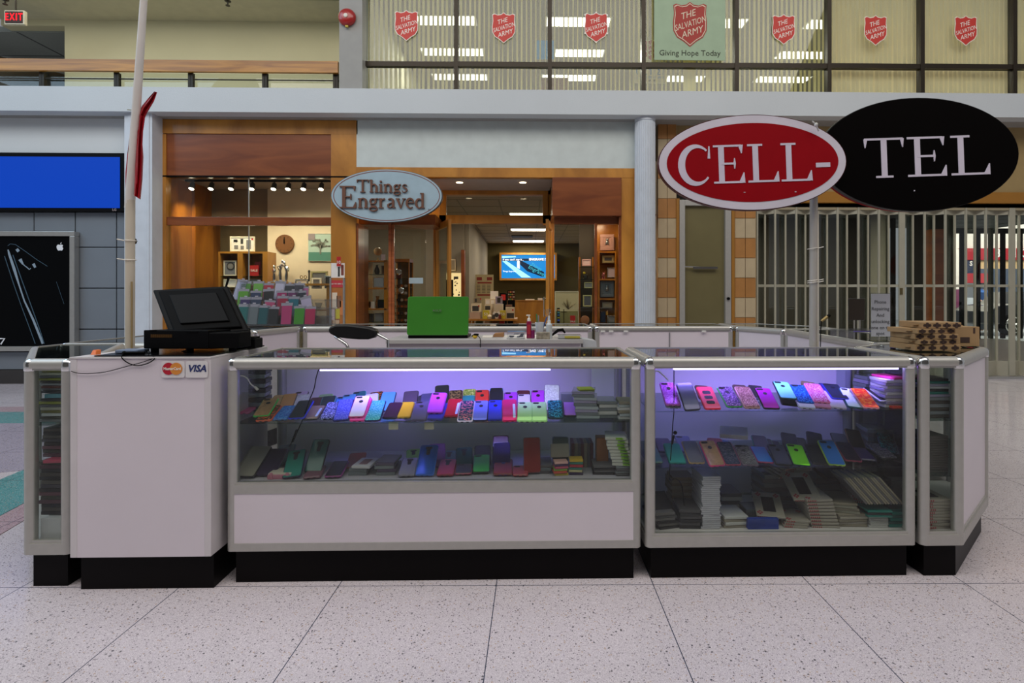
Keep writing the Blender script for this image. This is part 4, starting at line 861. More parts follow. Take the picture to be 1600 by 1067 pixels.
# right display: art print, glass shelves, ornaments
Yr = 8.6
b = MB(); fp(b,929,349,933,BOT+3,YS+.02,.05); fp(b,967,337,971,BOT,YS,.05); fp(b,866,336,971,350,YS+.1,.1); st(fin(b).build('trim_16',MAHOG))
st(fin(fp(MB(),867,350,929,BOT+3,YS+.1,.006)).build('window_13',GLW)); st(fin(fp(MB(),933,350,967,BOT+3,YS+.06,.006)).build('window_14',GLW))
st(fin(fp(MB(),930,349,990,BOT+3,YS+.75,.03)).build('wall_display_back',MAPLEV)); st(fp(MB(),905,349,930,BOT+3,YS+.9,.03).build('wall_display_back',mat('dark display back','#3c3020',.7)))
st(MB().box(P(862,350,8.3).x,xR+.3,YS+.1,YS+1.0,P(900,337,YS+.1).z,P(900,337,YS+.1).z+.03).build('ceiling_display',MAHOG))
t,bb = framebox('canvas_print',867,455,904,512,Yr,CREF,mat('cream landscape canvas','#b9ab82',.6),'large cream canvas of a tree leaning in the right display window','painting',fw=.006)
patch(t,868,486,903.5,511,Yr+.007,mat('dim green ground','#7d7748',.7),'painted_ground'); b = MB(); v = P(888,475,Yr)
for k in range(18):
    a = rr_.uniform(.1,PI-.1); q = rr_.uniform(.05,.14); stroke(b,[(v.x,v.z-.08),(v.x+math.cos(a)*q,v.z-.03+math.sin(a)*q)],[.008,.003],.002,Matrix(((1,0,0,0),(0,0,-1,Yr+.006),(0,1,0,0),(0,0,0,1))))
b.build('painted_tree',mat('faint brown tree','#8a7348',.7),t)
# right cubbies
x0,x1,z0,z1 = RR(935,392,963,BOT,Yr); t = thing('display_shelves','maple cubby column with pink and grey frames in the right display','shelf',((x0+x1)/2,Yr+.1,0))
MB().box(x0,x0+.02,Yr,Yr+.25,.002,z1).box(x1-.02,x1,Yr,Yr+.25,.002,z1).build('upright',MAPLEV,t)
zs_ = {}
for py in (392.5,435.5,466): z = P(950,py,Yr).z; zs_[py]=z; MB().box(x0+.02,x1-.02,Yr,Yr+.25,z-.025,z).build('shelf',MAPLEV,t)
for py in (412,482,503): z = P(950,py,Yr).z; zs_[py]=z; MB().box(x0+.02,x1-.02,Yr+.02,Yr+.25,z-.008,z).build('shelf',GLS,t)
BEAR = mat('pewter relief','#8a8a88',.3,.7)
def bearframe(px0,py0,px1,py1,Y,m,label):
    t,bb = framebox('picture_frame',px0,py0,px1,py1,Y,m,m,label,'picture frame',fw=.05,d=.04); v = P((px0+px1)/2,(py0+py1)/2,Y)
    MB().ball((v.x,Y,v.z),.025,.015,.03,10).ball((v.x,Y,v.z+.04),.02,.015,.018,10).ball((v.x-.018,Y,v.z+.058),.007,.006,.007,6).ball((v.x+.018,Y,v.z+.058),.007,.006,.007,6).ball((v.x-.02,Y,v.z-.03),.01,.01,.012,6).ball((v.x+.02,Y,v.z-.03),.01,.01,.012,6).build('bear_relief',BEAR,t,smooth=True)
bearframe(938,366,959.5,391,Yr+.05,mat('dusty pink frame','#a87866',.6),'dusty pink square frame with a pewter bear on top of the cubbies')
bearframe(938,439,959,464,Yr+.05,mat('grey blue frame','#566068',.6),'grey blue square frame with a pewter bear in the middle cubby')
framebox('picture_frame',941,399,959.5,411,Yr+.05,mat('champagne frame','#a08a5c',.4,.4),DKP,'wide champagne frame in the cubby under the pink frame','picture frame',fw=.035)
framebox('picture_frame',949,418,961,433.5,Yr+.05,SILF,mat('pale pink print','#b39a98',.6),'four part silver frame beside the pink piggy bank','picture frame',fw=.01)
v = P(943,430,Yr+.08); t = thing('piggy_bank','small pink piggy bank in the second cubby','piggy bank',(v.x,Yr+.08,zs_[435.5])); PB = mat('pink ceramic','#b8625c',.3,0,coat=.5); z=zs_[435.5]
MB().ball((v.x,Yr+.09,z+.055),.03,.04,.035,12).ball((v.x,Yr+.055,z+.075),.022,.02,.022,10).ball((v.x-.015,Yr+.055,z+.1),.007,.005,.012,6).ball((v.x+.015,Yr+.055,z+.1),.007,.005,.012,6).build('body',PB,t,smooth=True)
for sx in (-.015,.015):
    for sy in (.07,.11): MB().cyl((v.x+sx,Yr+sy,z),(v.x+sx,Yr+sy,z+.03),.008,n=8).build('leg',PB,t,smooth=True)
framebox('picture_frame',941,472,957,481,Yr+.05,mat('beige dish frame','#8d8070',.5),mat('beige print','#9d927c',.7),'low beige frame in the fourth cubby','picture frame',fw=.02)
card(938.5,487,946,503,Yr+.08,mat('dark blue box','#20304e',.5),'dark blue box in the lowest cubby','box',name='gift_box',d=.06); card(947,486,950,492,Yr+.06,mat('amber box','#c98f2c',.5),'small amber box between the dark blue box and the silver frame','box',name='gift_box',d=.04); framebox('picture_frame',949,493,962,508,Yr+.04,SILF,GRYP,'silver frame with figures in the lowest cubby','picture frame',fw=.015)
# narrow glass shelves with small frames
x0,x1,_,_ = RR(907,400,928,410,Yr)
for q,(py,lb) in enumerate(((416.5,'highest'),(436,'second'),(450.5,'third'),(479.5,'lowest'))):
    z = P(918,py,Yr).z; zs_[py]=z; tag(MB().box(x0,x1,Yr+.02,Yr+.22,z-.008,z).build('shelf_board',GLS),lb+' narrow glass shelf in the middle of the right display','shelf')
st(MB().box(x0-.01,x0+.02,Yr+.22,Yr+.26,0,P(918,400,Yr).z).box(x1,x1+.02,Yr+.22,Yr+.26,0,P(918,400,Yr).z).build('trim_17',MAPLEV))
framebox('picture_frame',909.5,405,923.5,415.5,Yr+.08,mat('pink cross frame','#c8968c',.5),mat('pale pink mat','#d0aca4',.6),'small pink frame with a cross on the highest narrow glass shelf','picture frame',fw=.02)
v = P(915,410,Yr+.075); 
o = orn(915,434,zs_[436],Yr+.1,[(.02,0),(.04,.02),(.045,.06),(.02,.085)],mat('dark pewter','#4a4a44',.3,.7),'dark pewter duck ornament on the second narrow shelf'); MB().ball((v.x-.02,Yr+.09,zs_[436]+.1),.022,n=10).build('yellow_hat',mat('yellow hat','#c9a820',.5),o,smooth=True)
framebox('picture_frame',913,441,926,450,Yr+.08,OLF,GRYP,'small olive frame with a red dot on the third narrow shelf','picture frame',fw=.012)
framebox('picture_frame',911,461,925,479,Yr+.08,OLF,mat('black and white print','#55555a',.5),'upright olive frame with a black and white photo on the lowest narrow shelf','picture frame',fw=.018)
area('display_fill',(P(918,400,8.4).x,8.35,P(900,337,YS+.1).z-.03),(math.radians(15),0,0),.7,.2,14,(1,.78,.55)); area('display_fill',(P(600,400,8.6).x,8.5,2.9),(math.radians(15),0,0),.6,.2,12,(1,.78,.55))  # added fill lights that brighten the right display and the left entrance shelves
# floor of display with trinkets
z = P(900,510,Yr).z; x0,x1,_,_ = RR(866,500,933,510,Yr); x1 = P(930,500,Yr).x
tag(MB().box(x0,x1,YS+.12,Yr+.1,.002,z-.06).build('display_plinth',MAPLEV),'maple plinth at the bottom of the right display','plinth')
zp = z-.06
card(891,493,899,511.5,Yr-.15,REDP,'red SALE card among trinkets in the right display',txt='SALE',ts=.04)
v = P(914,499,Yr-.1); t = thing('wooden_bowl','round brown wooden bowl standing on edge among the trinkets','bowl',(v.x,Yr-.1,zp)); MB().lathe([(.07,0),(.065,.02),(.01,.03)],(0,0,0),22,XZ(v.x,Yr-.1,v.z-.01)).build('bowl',mat('brown turned wood','#96603c',.4),t,smooth=True); MB().lathe([(.03,0),(.012,.03),(.012,v.z-.07-zp)],(v.x,Yr-.1,zp),10).build('stand',CHROME,t,smooth=True)
v = P(872.5,490,Yr-.2); t = thing('pen_display','slim black upright case of coloured pens at the left of the right display','display case',(v.x,Yr-.2,zp)); MB().box(v.x-.022,v.x+.022,Yr-.2,Yr-.17,zp,P(872,481,Yr-.2).z).build('case',BLACKM,t)
for q,hx in enumerate(('#b8862c','#4a8a8a','#2f5f9a','#8a8a30','#2a4ac0')): patch(t,871,483+4*q,874.5,485.5+4*q,Yr-.202,mat('pen '+hx,hx,.4),'pen')
v = P(881,487,Yr-.25); t = thing('cross_ornament','dark metal cross on a stand before the cream canvas','cross',(v.x,Yr-.25,zp)); MB().box(v.x-.006,v.x+.006,Yr-.25,Yr-.24,zp+.01,P(881,483,Yr-.25).z).box(v.x-.045,v.x+.045,Yr-.25,Yr-.24,P(881,487.5,Yr-.25).z-.006,P(881,487.5,Yr-.25).z+.006).build('cross',mat('dark bronze','#4c3a20',.3,.7),t); MB().box(v.x-.03,v.x+.03,Yr-.27,Yr-.22,zp,zp+.012).build('base',BLACKM,t)
for q,(px,hx,r,lb) in enumerate(((885.5,'#3f4468',.045,'dark blue trinket box right of the cross'),(876,'#b9b09a',.03,'cream tiny figurine left of the cross'),(903,'#c8b0b8',.04,'pink and silver trinket right of the red sale card'),(907,'#7a4a8a',.035,'purple trinket beside the wooden bowl'),(920,'#8f98b8',.03,'pale blue trinket right of the wooden bowl'))):
    orn(px,506,zp,Yr-.22,[(r*.8,0),(r,r),(r*.5,r*1.9),(r*.1,r*2)],mat('trinket '+hx,hx,.3),lb)
# ================================================================ RIGHT WALL: tiled piers, door, folding gate
TILA = mat('honey wood tile','#a9753c',.5,0,(5,.12)); TILB = mat('beige stone tile','#b5a383',.6,0,(5,.08)); GRT = mat('pale grout','#b8a484',.8)
def pier(px0, px1, name='wall_right'):
    b = MB(); pbox(b,px0,182,px1,BOT,YS+.12,.2); st(fin(b).build(name,GRT))
    ed = [(185,217),(217,248,0),(248,279,1),(279,310,0),(310,341,1),(341,372,0),(372,403,1),(403,434,0),(434,465,1),(465,496,0),(496,527,1),(527,558,0),(558,590,1),(590,604,0)]
    ba, bb = MB(), MB(); xm = (px0+px1)/2
    k = 1
    for e in ed:
        y0, y1 = e[0], e[1]; k = e[2] if len(e) > 2 else 1
        tgt = ba if not k else bb
        for (a, c_) in ((px0,xm),(xm,px1)): pbox(tgt,a+.4,y0+.4,c_-.4,y1-.4,YS+.10,.05)
    return ba, bb
for px0, px1 in ((1028,1057),(1148,1181)):
    ba, bb = pier(px0,px1); st(fin(ba).build('wall_right',TILB)); st(fin(bb).build('wall_right',TILA))
OCH = mat('ochre trim','#9c6a1e',.5)
b = MB(); pbox(b,1057,310,1062,BOT,YS+.08,.1); pbox(b,1143,310,1148,BOT,YS+.08,.1); st(fin(b).build('trim_18',OCH))
t = thing('door_2',None,None,(P(1100,500,YS).x,YS+.1,0)); t['kind']='structure'
b = MB(); pbox(b,1062,312,1070.5,BOT,YS+.06,.12); pbox(b,1133.5,312,1142.5,BOT,YS+.06,.12); pbox(b,1070.5,312,1133.5,321,YS+.06,.12); fin(b).build('frame',ALUW,t,bev=.004)

b = MB(); pbox(b,1070.5,321,1133.5,BOT,YS+.12,.04); fin(b).build('panel',mat('olive translucent door','#6c6442',.35,0,(1.5,.15)),t)
v0 = P(1070.5,416.5,YS+.06); v1 = P(1121,418,YS+.06)
MB().cyl((v0.x,YS+.07,v0.z),(v1.x,YS+.07,v1.z),.008).box(P(1085,417,YS).x,v1.x,YS+.05,YS+.08,v1.z-.022,v1.z+.012).build('push_bar',CHROME,t)
v = P(1138,466.5,YS+.05); MB().cyl((v.x,YS+.03,v.z),(v.x,YS+.07,v.z),.022).build('lock_cylinder',BLACKM,t)
# wall above gate
YG = 8.25
b = MB(); pbox(b,1181,300,1750,317,YS+.12,.1); st(b.build('trim_19',OCH))
b = MB(); pbox(b,1181,316,1750,328,YS+.2,.3); st(b.build('ceiling_gate',mat('cream header','#a79d82',.7)))
# folding security gate
GP = mat('champagne gate metal','#aaa694',.45,.15)
xg0, xg1 = P(1183,450,YG).x, P(1700,450,YG).x
zg1 = P(1400,325,YG).z; zg0 = .04; zm1 = P(1400,446.5,YG).z
g = thing('folding_security_gate','tall folding metal security gate with clear panels across the right hand shop','gate',((xg0+xg1)/2,YG,0))
MB().box(xg0,xg1,YG-.05,YG+.05,zg1,zg1+.06).build('top_track',ALUW,g)
pxs = [1183,1195,1211,1227,1244,1258,1272,1292,1308.5,1323,1341,1356,1373,1388,1409,1426,1444.5,1459,1477,1491.5,1509,1523,1540,1557,1581,1592]
pxs += [1608+16*i for i in range(6)]
for i, px in enumerate(pxs):
    wide = px in (1409,1581); yy = YG+(.05 if i % 2 else -.05); x = P(px,450,yy).x; w_ = .045 if wide else .014
    MB().box(x-w_,x+w_,yy-.014,yy+.014,zg0,zg1).build('upright',GP,g,bev=.004)
    if i+1 < len(pxs):
        y2 = YG+(.05 if (i+1)%2 else -.05); x2 = P(pxs[i+1],450,y2).x
        for (za,zb_) in ((zm1-.02,zm1+.02),(zg0,zg0+.22),(zg1-.1,zg1)):
            MB().ext([(x,yy-.008,za),(x2,y2-.008,za),(x2,y2-.008,zb_),(x,yy-.008,zb_)],(0,.016,0)).build('cross_rail',GP,g)
        MB().ext([(x,yy,zg0+.2),(x2,y2,zg0+.2),(x2,y2,zg1-.08),(x,yy,zg1-.08)],(0,.004,0)).build('clear_panel',GLW,g)
v = P(1409,455,YG-.08); MB().box(v.x-.02,v.x+.02,YG-.075,YG-.06,v.z-.05,v.z+.05).build('lock_plate',mat('brass plate','#6d6040',.4,.6),g)
MB().box(xg0,xg1,YG-.09,YG+.09,.0,.035).build('floor_track',ALU,g)
# dark room behind the gate
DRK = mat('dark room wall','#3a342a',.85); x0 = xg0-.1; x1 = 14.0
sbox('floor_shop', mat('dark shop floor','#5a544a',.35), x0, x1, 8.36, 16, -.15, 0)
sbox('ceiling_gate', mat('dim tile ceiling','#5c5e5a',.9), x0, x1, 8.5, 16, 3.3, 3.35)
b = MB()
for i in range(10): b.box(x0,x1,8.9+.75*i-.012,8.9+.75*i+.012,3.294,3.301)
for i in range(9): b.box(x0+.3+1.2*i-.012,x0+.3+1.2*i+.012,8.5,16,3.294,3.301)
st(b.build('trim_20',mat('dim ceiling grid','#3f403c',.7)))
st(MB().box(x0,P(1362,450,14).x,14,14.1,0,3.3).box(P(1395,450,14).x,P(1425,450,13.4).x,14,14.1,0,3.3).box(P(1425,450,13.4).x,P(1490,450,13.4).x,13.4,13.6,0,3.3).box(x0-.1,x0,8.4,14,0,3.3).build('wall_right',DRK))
st(MB().box(P(1362,450,14).x,P(1395,450,14).x,14.2,14.3,0,3.3).build('wall_right',mat('cream far wall','#8f8668',.8)))
st(MB().box(P(1372,450,13).x,P(1384,450,13).x,13,13.3,0,3.3).build('wall_right',mat('cream pillar','#a39c84',.8)))
st(MB().box(P(1456,450,12).x,P(1478,450,12).x,12,12.2,0,P(1465,358,12).z).build('wall_right',MAHOG))
for q,(px,py,Y) in enumerate(((1364,385,11.5),(1435,384,11.5))):
    v0 = P(px-7,py,Y); v1 = P(px+7,py,Y); z=3.29; sc=(z-HC)*FPX/(HY-py)
    v0=P(px-7,py,sc); v1=P(px+7,py,sc); ceil_light(v0.x,v1.x,sc-.3,sc+.3,3.293,['left','right'][q]+' strip light deep inside the gated shop','strip lights in the gated shop')
# bright concourse seen far right through the gate
YM = 22
st(MB().box(10,30,14.2,30,-.16,-.02).build('floor_far',mat('pale far floor','#b9bcb8',.3)))
FARW = emis('sunlit far wall','#f0e9dc',.9)
def far(name,m,px0,py0,px1,py1,Y,d,label,cat,group=None):
    x0,x1,z0,z1 = RR(px0,py0,px1,py1,Y); return tag(MB().box(x0,x1,Y,Y+d,max(z0,0),z1).build(name,m),label,cat,group)
st(fp(MB(),1425,340,1800,389,YM,.3).build('wall_far',mat('far white wall','#e9e2d4',.7)))
st(fp(MB(),1480,389,1503,620,YM-.3,.3).build('wall_far',mat('far white wall','#e9e2d4',.7)))
o = far('shop_fascia',mat('red fascia','#a31a28',.5),1503,388,1760,406,YM-.2,.2,'red shop fascia with white letters far beyond the folding gate','sign')
for px,s_,sz in ((1559,'3',.5),(1588,'II',.5),(1599,'C',.5)): v = P(px,396,YM-.2); text(s_,sz,WHT,XZ(v.x,YM-.21,v.z),o,bold=.01)
o = far('shop_fascia',mat('navy fascia','#25334f',.5),1503,406,1530,428,YM-.15,.2,'navy shop sign with pale letters under the red fascia','sign')
for px,s_ in ((1506,'K'),(1517,'S')): v = P(px,412,YM-.15); text(s_,.26,WHT,XZ(v.x,YM-.16,v.z),o,bold=.008)
far('shop_counter',mat('red counter','#b03038',.5),1504,427,1545,442,YM-.4,.3,'red and blue stall under the navy sign','counter')
far('shop_window',mat('beige lit window','#c9a878',.6),1530,406,1760,420,YM-.1,.1,'beige lit window band under the red fascia','window')
far('shop_window',mat('grey blue shop interior','#4a5566',.5),1530,420,1760,470,YM-.1,.1,'grey blue shop interior under the beige band','window')
far('shop_counter',mat('white far counter','#c8cdd2',.5),1503,465,1760,500,YM-1,.3,'white counter far beyond the gate behind the parked car','counter')
far('display_stand',mat('blue red stand','#7a3a5a',.5),1494,452,1504,620,YM-2,.3,'small blue and red stand beside the far white wall','stand')
# door posts between dark room and concourse
b = MB()
for px in (1505,1530,1550,1569,1596,1620): x = P(px,450,16).x; b.box(x-.045,x+.045,16,16.1,0,3.3)
b.box(P(1490,450,16).x,18,16,16.1,3.15,3.3); st(b.build('door_3',BLACKM))
# person in blue and car seen far away
v = P(1537,500,19.5)
pz = 0
t = thing('person','person in a blue shirt and grey trousers bending at the far counter','person',(v.x,19.5,0))
b = MB(); b.tube([(v.x-.1,19.5,.02),(v.x-.1,19.5,.5),(v.x-.08,19.5,.95)],[.07,.08,.12],10); b.tube([(v.x+.12,19.5,.02),(v.x+.12,19.5,.5),(v.x+.08,19.5,.95)],[.07,.08,.12],10); b.tube([(v.x,19.5,.85),(v.x,19.5,1.1),(v.x,19.5,1.4),(v.x+.02,19.45,1.5)],[.16,.17,.2,.06],12); b.tube([(v.x+.2,19.5,1.4),(v.x+.33,19.4,1.15),(v.x+.45,19.25,1.05)],[.06,.05,.04],8).tube([(v.x-.2,19.5,1.4),(v.x-.28,19.4,1.15),(v.x-.2,19.2,1.0)],[.06,.05,.04],8).ball((v.x+.04,19.42,1.64),.09,.1,.12,12)
b.build('body',mat('skin tone','#b98a70',.6),t,smooth=True)
MB().tube([(v.x,19.5,.9),(v.x,19.5,1.1),(v.x,19.5,1.42),(v.x+.01,19.47,1.5)],[.19,.19,.23,.1],14).build('shirt',mat('blue shirt','#2f5f9f',.8),t,smooth=True)
MB().tube([(v.x-.1,19.5,.06),(v.x-.1,19.5,.5),(v.x-.07,19.5,.95)],[.1,.11,.15],10).tube([(v.x+.12,19.5,.06),(v.x+.12,19.5,.5),(v.x+.07,19.5,.95)],[.1,.11,.15],10).build('trousers',mat('grey trousers','#4a5058',.8),t,smooth=True)
MB().ball((v.x+.04,19.44,1.69),.1,.11,.1,12).build('hair',mat('dark hair','#2a2018',.8),t,smooth=True)
# parked display car (partly seen at the right edge)
v = P(1590,520,17); t = thing('car','dark parked car seen through the gate at the right edge','car',(v.x+1.2,17.5,0))
prof = [(0,.35),(0,.75),(.35,.95),(.95,1.02),(1.5,1.42),(2.6,1.42),(3.2,1.0),(3.9,.9),(4.0,.35)]
MB().ext([(v.x-.75+x,17.2,z) for x,z in prof],(0,1.6,0)).build('body',mat('black car paint','#15161a',.15,0,coat=1),t,bev=.05)
MB().ext([(v.x-.75+x,17.19,z) for x,z in ((1.15,1.03),(1.55,1.36),(2.5,1.36),(3.0,1.03))],(0,.02,0)).build('window',mat('dark car window','#30363c',.05),t)
for x in (.75,3.2):
    wv = MB().cyl((v.x-.75+x,17.15,.34),(v.x-.75+x,17.4,.34),.34,n=28).build('wheel',BLACKM,t,smooth=True); b = MB().cyl((v.x-.75+x,17.13,.34),(v.x-.75+x,17.16,.34),.06,n=12)
    for k in range(5):
        a = 2*PI*k/5+.3; b.tube([(v.x-.75+x,17.14,.34),(v.x-.75+x+.24*math.cos(a),17.14,.34+.24*math.sin(a))],[.035,.02],6)
    b.tube([(v.x-.75+x+.25*math.cos(q),17.14,.34+.25*math.sin(q)) for q in [2*PI*k/24 for k in range(25)]],.02,6); b.build('rim',SILF,wv)
l = area('concourse_light',(18,16.5,7),(math.radians(25),0,0),12,4,1300,(1,.97,.92))
area('room_light',(P(1300,400,11).x,11,3.2),(0,0,0),1.5,1.5,150,(1,.95,.85))
# ================================================================ THE KIOSK
H, KICK = .986, .148
def inset(poly, d):
    n = len(poly); out = []
    A = sum(poly[i][0]*poly[(i+1)%n][1]-poly[(i+1)%n][0]*poly[i][1] for i in range(n)); sgn = 1 if A > 0 else -1
    for i in range(n):
        p0, p1, p2 = Vector(poly[i-1]), Vector(poly[i]), Vector(poly[(i+1)%n])
        d1 = (p1-p0).normalized(); d2 = (p2-p1).normalized(); n1 = Vector((-d1.y,d1.x))*sgn; n2 = Vector((-d2.y,d2.x))*sgn
        bis = (n1+n2); k = d/max(.35, (1+n1.dot(n2))); out.append((p1.x+bis.x*k, p1.y+bis.y*k))
    return out
def flat(poly, z): return [(x,y,z) for x,y in poly]
def showcase(name, label, poly, edges, shelves, glass_z=.215, low_panel=None, group=None, led=None, caps=None):
    """poly counter-clockwise from the front-left corner; edges: g glass, p white panel, l glass over white panel, o open"""
    n = len(poly); cx = sum(p[0] for p in poly)/n; cy = sum(p[1] for p in poly)/n
    t = thing(name, label, 'display case', (cx, cy, 0), group=group)
    MB().ext(flat(inset(poly,.03),.001),(0,0,KICK-.001)).build('toe_kick', BLACKK, t)
    MB().ext(flat(inset(poly,.012),KICK),(0,0,.05)).build('deck', INNERW, t, bev=.002)
    fr, gl, wp = MB(), [], []
    for i in range(n):
        a, b_ = Vector(poly[i]+(0,)), Vector(poly[(i+1)%n]+(0,)); d = (b_-a); Ln = d.length; d.normalize(); nn = Vector((d.y,-d.x,0))   # outward
        e = edges[i]
        pv = (Vector(poly[i])-Vector(poly[i-1])).normalized(); nx_ = (Vector(poly[(i+2)%n])-Vector(poly[(i+1)%n])).normalized(); dd = Vector((d.x,d.y))
        ta = .0238*math.tan(.5*math.acos(max(-1,min(1,pv.dot(dd))))); tb = .0238*math.tan(.5*math.acos(max(-1,min(1,nx_.dot(dd)))))
        s0 = a+d*ta; s1 = b_-d*tb
        def prof(pts, p=s0, v=d*(Ln-ta-tb)): fr.ext([p+nn*q+Vector((0,0,z)) for q,z in pts], v)
        # rounded top rail
        prof([(-.034,H-.041),(-.002,H-.041),(0,H-.036),(0,H-.020),(-.003,H-.013),(-.010,H-.004),(-.020,H),(-.034,H)])
        prof([(-.030,KICK),(-.001,KICK),(-.001,KICK+.048),(-.030,KICK+.048)] if low_panel is None or i else [(-.030,KICK),(-.001,KICK),(-.001,KICK+.034),(-.030,KICK+.034)])
        # inner trim of the opening
        zb = KICK+.048
        if e in 'gp' or e == 'l':
            zt_ = H-.041
            if e == 'l':
                prof([(-.028,low_panel),(-.002,low_panel),(-.002,low_panel+.040),(-.028,low_panel+.040)]); zg = low_panel+.036
                wp.append([s0-nn*.004+Vector((0,0,zb-.014)), s1-nn*.004+Vector((0,0,zb-.014)), s1-nn*.004+Vector((0,0,low_panel)), s0-nn*.004+Vector((0,0,low_panel))])
            else: zg = zb
            prof([(-.024,zt_-.008),(-.006,zt_-.008),(-.006,zt_),(-.024,zt_)]); prof([(-.024,zg),(-.006,zg),(-.006,zg+.012),(-.024,zg+.012)])
            for s in (a+d*ta, b_-d*(tb+.012)): fr.ext([s+nn*q+Vector((0,0,zg)) for q in (-.024,-.006)]+[s+d*.012+nn*q+Vector((0,0,zg)) for q in (-.006,-.024)], (0,0,zt_-zg))
            q = [s0-nn*.012+Vector((0,0,zg)), s1-nn*.012+Vector((0,0,zg)), s1-nn*.012+Vector((0,0,zt_)), s0-nn*.012+Vector((0,0,zt_))]
            (wp if e == 'p' else gl).append(q)
            gl_n = nn
            if e == 'p':
                # finger pulls of the sliding doors
                pass
        # posts
    for p in inset(poly,.024): fr.cyl((p[0],p[1],KICK),(p[0],p[1],H-.024), .0238, n=16)
    fr.build('frame', ALUW, t, smooth=True)
    for q in gl: 
        nv = (q[1]-q[0]).cross(Vector((0,0,1))).normalized(); MB().ext(q, -nv*.004).build('side_glass' if q is not gl[0] else 'front_glass', GL, t)
    for q in wp:
        nv = (q[1]-q[0]).cross(Vector((0,0,1))).normalized(); MB().ext(q, -nv*.006).build('panel', WHITEP, t)
    MB().ext(flat(inset(poly,.030),H-.010),(0,0,.006)).build('top_glass', GLT, t)
    ins = inset(poly,.024)
    for i in (caps if caps is not None else range(n)):
        p = ins[i]; MB().lathe([(.025,-.028),(.0262,-.024),(.0262,0),(.0245,.010),(.019,.018),(.010,.0235),(.002,.025)],(p[0],p[1],H-.024),18).build('corner_cap', CHROME, t, smooth=True)
    for z in shelves: MB().ext(flat(inset(poly,.032),z-.006),(0,0,.006)).build('glass_shelf', GLS, t)
    return t
showcase('glass_display_case','long glass display case with white lower panel, in the front row at left',[(-1.312,2.385),(.500,2.385),(.500,2.90),(-1.312,2.90)],'lgpg',[.70],low_panel=.397,group='kiosk display cases')
showcase('glass_display_case','full height glass display case in the front row under the red oval sign',[(.518,2.385),(1.733,2.385),(1.733,2.90),(.518,2.90)],'ggpg',[.745,.492],group='kiosk display cases')
# the narrow corner units at both ends
showcase('corner_display_case','narrow glass corner case at the right end of the front row',[(1.748,2.38),(1.935,2.38),(2.446,2.84),(2.446,3.09),(2.0,3.09),(1.748,2.90)],'gpgopg',[.70,.45],group='kiosk corner cases')
showcase('corner_display_case','narrow glass corner case at the left end of the front row',[(-2.156,2.37),(-1.965,2.37),(-1.965,2.56),(-2.30,3.16),(-2.67,3.16),(-2.67,2.97)],'gggggg',[.70],group='kiosk corner cases')
showcase('glass_display_case','side display case running back along the left of the kiosk',[(-2.70,3.18),(-2.17,3.18),(-2.17,4.37),(-2.70,4.37)],'gpgg',[.6],group='kiosk display cases')
showcase('glass_display_case','side display case running back along the right of the kiosk',[(2.0,3.11),(2.48,3.11),(2.63,4.48),(2.13,4.48)],'ggpg'.replace('ggpg','gggp'),[.6],group='kiosk display cases')
showcase('corner_display_case','back left corner case under the rack of packaged phone cases',[(-2.17,4.39),(-2.06,4.95),(-2.06,5.46),(-2.3,5.46),(-2.70,4.95),(-2.70,4.39)][::-1][0:0] or [(-2.70,4.39),(-2.17,4.39),(-2.06,4.95),(-2.06,5.46),(-2.3,5.46),(-2.70,4.95)],'gpgggg',[.6],group='kiosk corner cases')
showcase('glass_display_case','back row display case behind the office chair',[(-2.04,4.95),(-.72,4.95),(-.72,5.46),(-2.04,5.46)],'pggg',[.6],group='kiosk display cases')
showcase('glass_display_case','back row display case behind the green laptop and bottles',[(-.70,4.95),(.590,4.95),(.590,5.46),(-.70,5.46)],'pggg',[.6],group='kiosk display cases')
t = showcase('glass_display_case','back row display case with two white sliding doors, left of the white pole',[(.610,4.95),(1.885,4.95),(1.885,5.46),(.610,5.46)],'pggg',[.6],group='kiosk display cases')
for px in (942,955,978,1100): v = P(px,517.5,4.94); MB().box(v.x-.02,v.x+.02,4.94,4.948,v.z-.008,v.z+.006).build('sticker',mat('white sticker','#dcdcd8',.5),t)
v = P(1047,520,4.94); MB().box(v.x-.004,v.x+.004,4.953,4.958,.2,H-.06).build('door_gap',mat('grey gap','#77767a',.6),t)
showcase('corner_display_case','back right corner case of the kiosk, left of the white pole',[(1.905,4.95),(2.13,4.50),(2.63,4.50),(2.63,4.95),(2.3,5.46),(1.905,5.46)],'pggggg',[.6],group='kiosk corner cases')

# shelf standards, led strips and price tags inside the front cases
def led(px0, px1, y, zoff, label, Y=2.437, cordx=None):
    x0, x1 = P(px0,575,Y).x, P(px1,575,Y).x; z = y
    t = thing('led_strip_light', label, 'strip light', ((x0+x1)/2,Y,z), group='led strips in the front cases')
    MB().box(x0,x1,Y,Y+.014,z,z+.009).build('tube', LED, t); MB().box(x0,x1,Y-.001,Y+.015,z+.009,z+.012).build('channel', ALU, t)
    a = area('led_glow',((x0+x1)/2,Y+.035,z-.004),(math.radians(46),0,0),x1-x0,.02,LEDP*(x1-x0),(.30,.20,1.0)); a.data.spread = math.radians(130)
    for k in range(3): x = x0+(x1-x0)*(.15+.35*k); MB().box(x-.006,x+.006,Y-.002,Y+.016,z+.009,z+.014).build('clip', ALU, t)
    return t
LEDP = 4.0
led(500,860,.924,0,'violet white led strip under the top front rail of the long case')
led(1053,1404,.924,0,'violet white led strip under the top front rail of the full height case')
SLOT = mat('slotted steel standard','#3b3a40',.35,.7); SLW = mat('slotted bright standard','#cfcdd2',.3,.7)
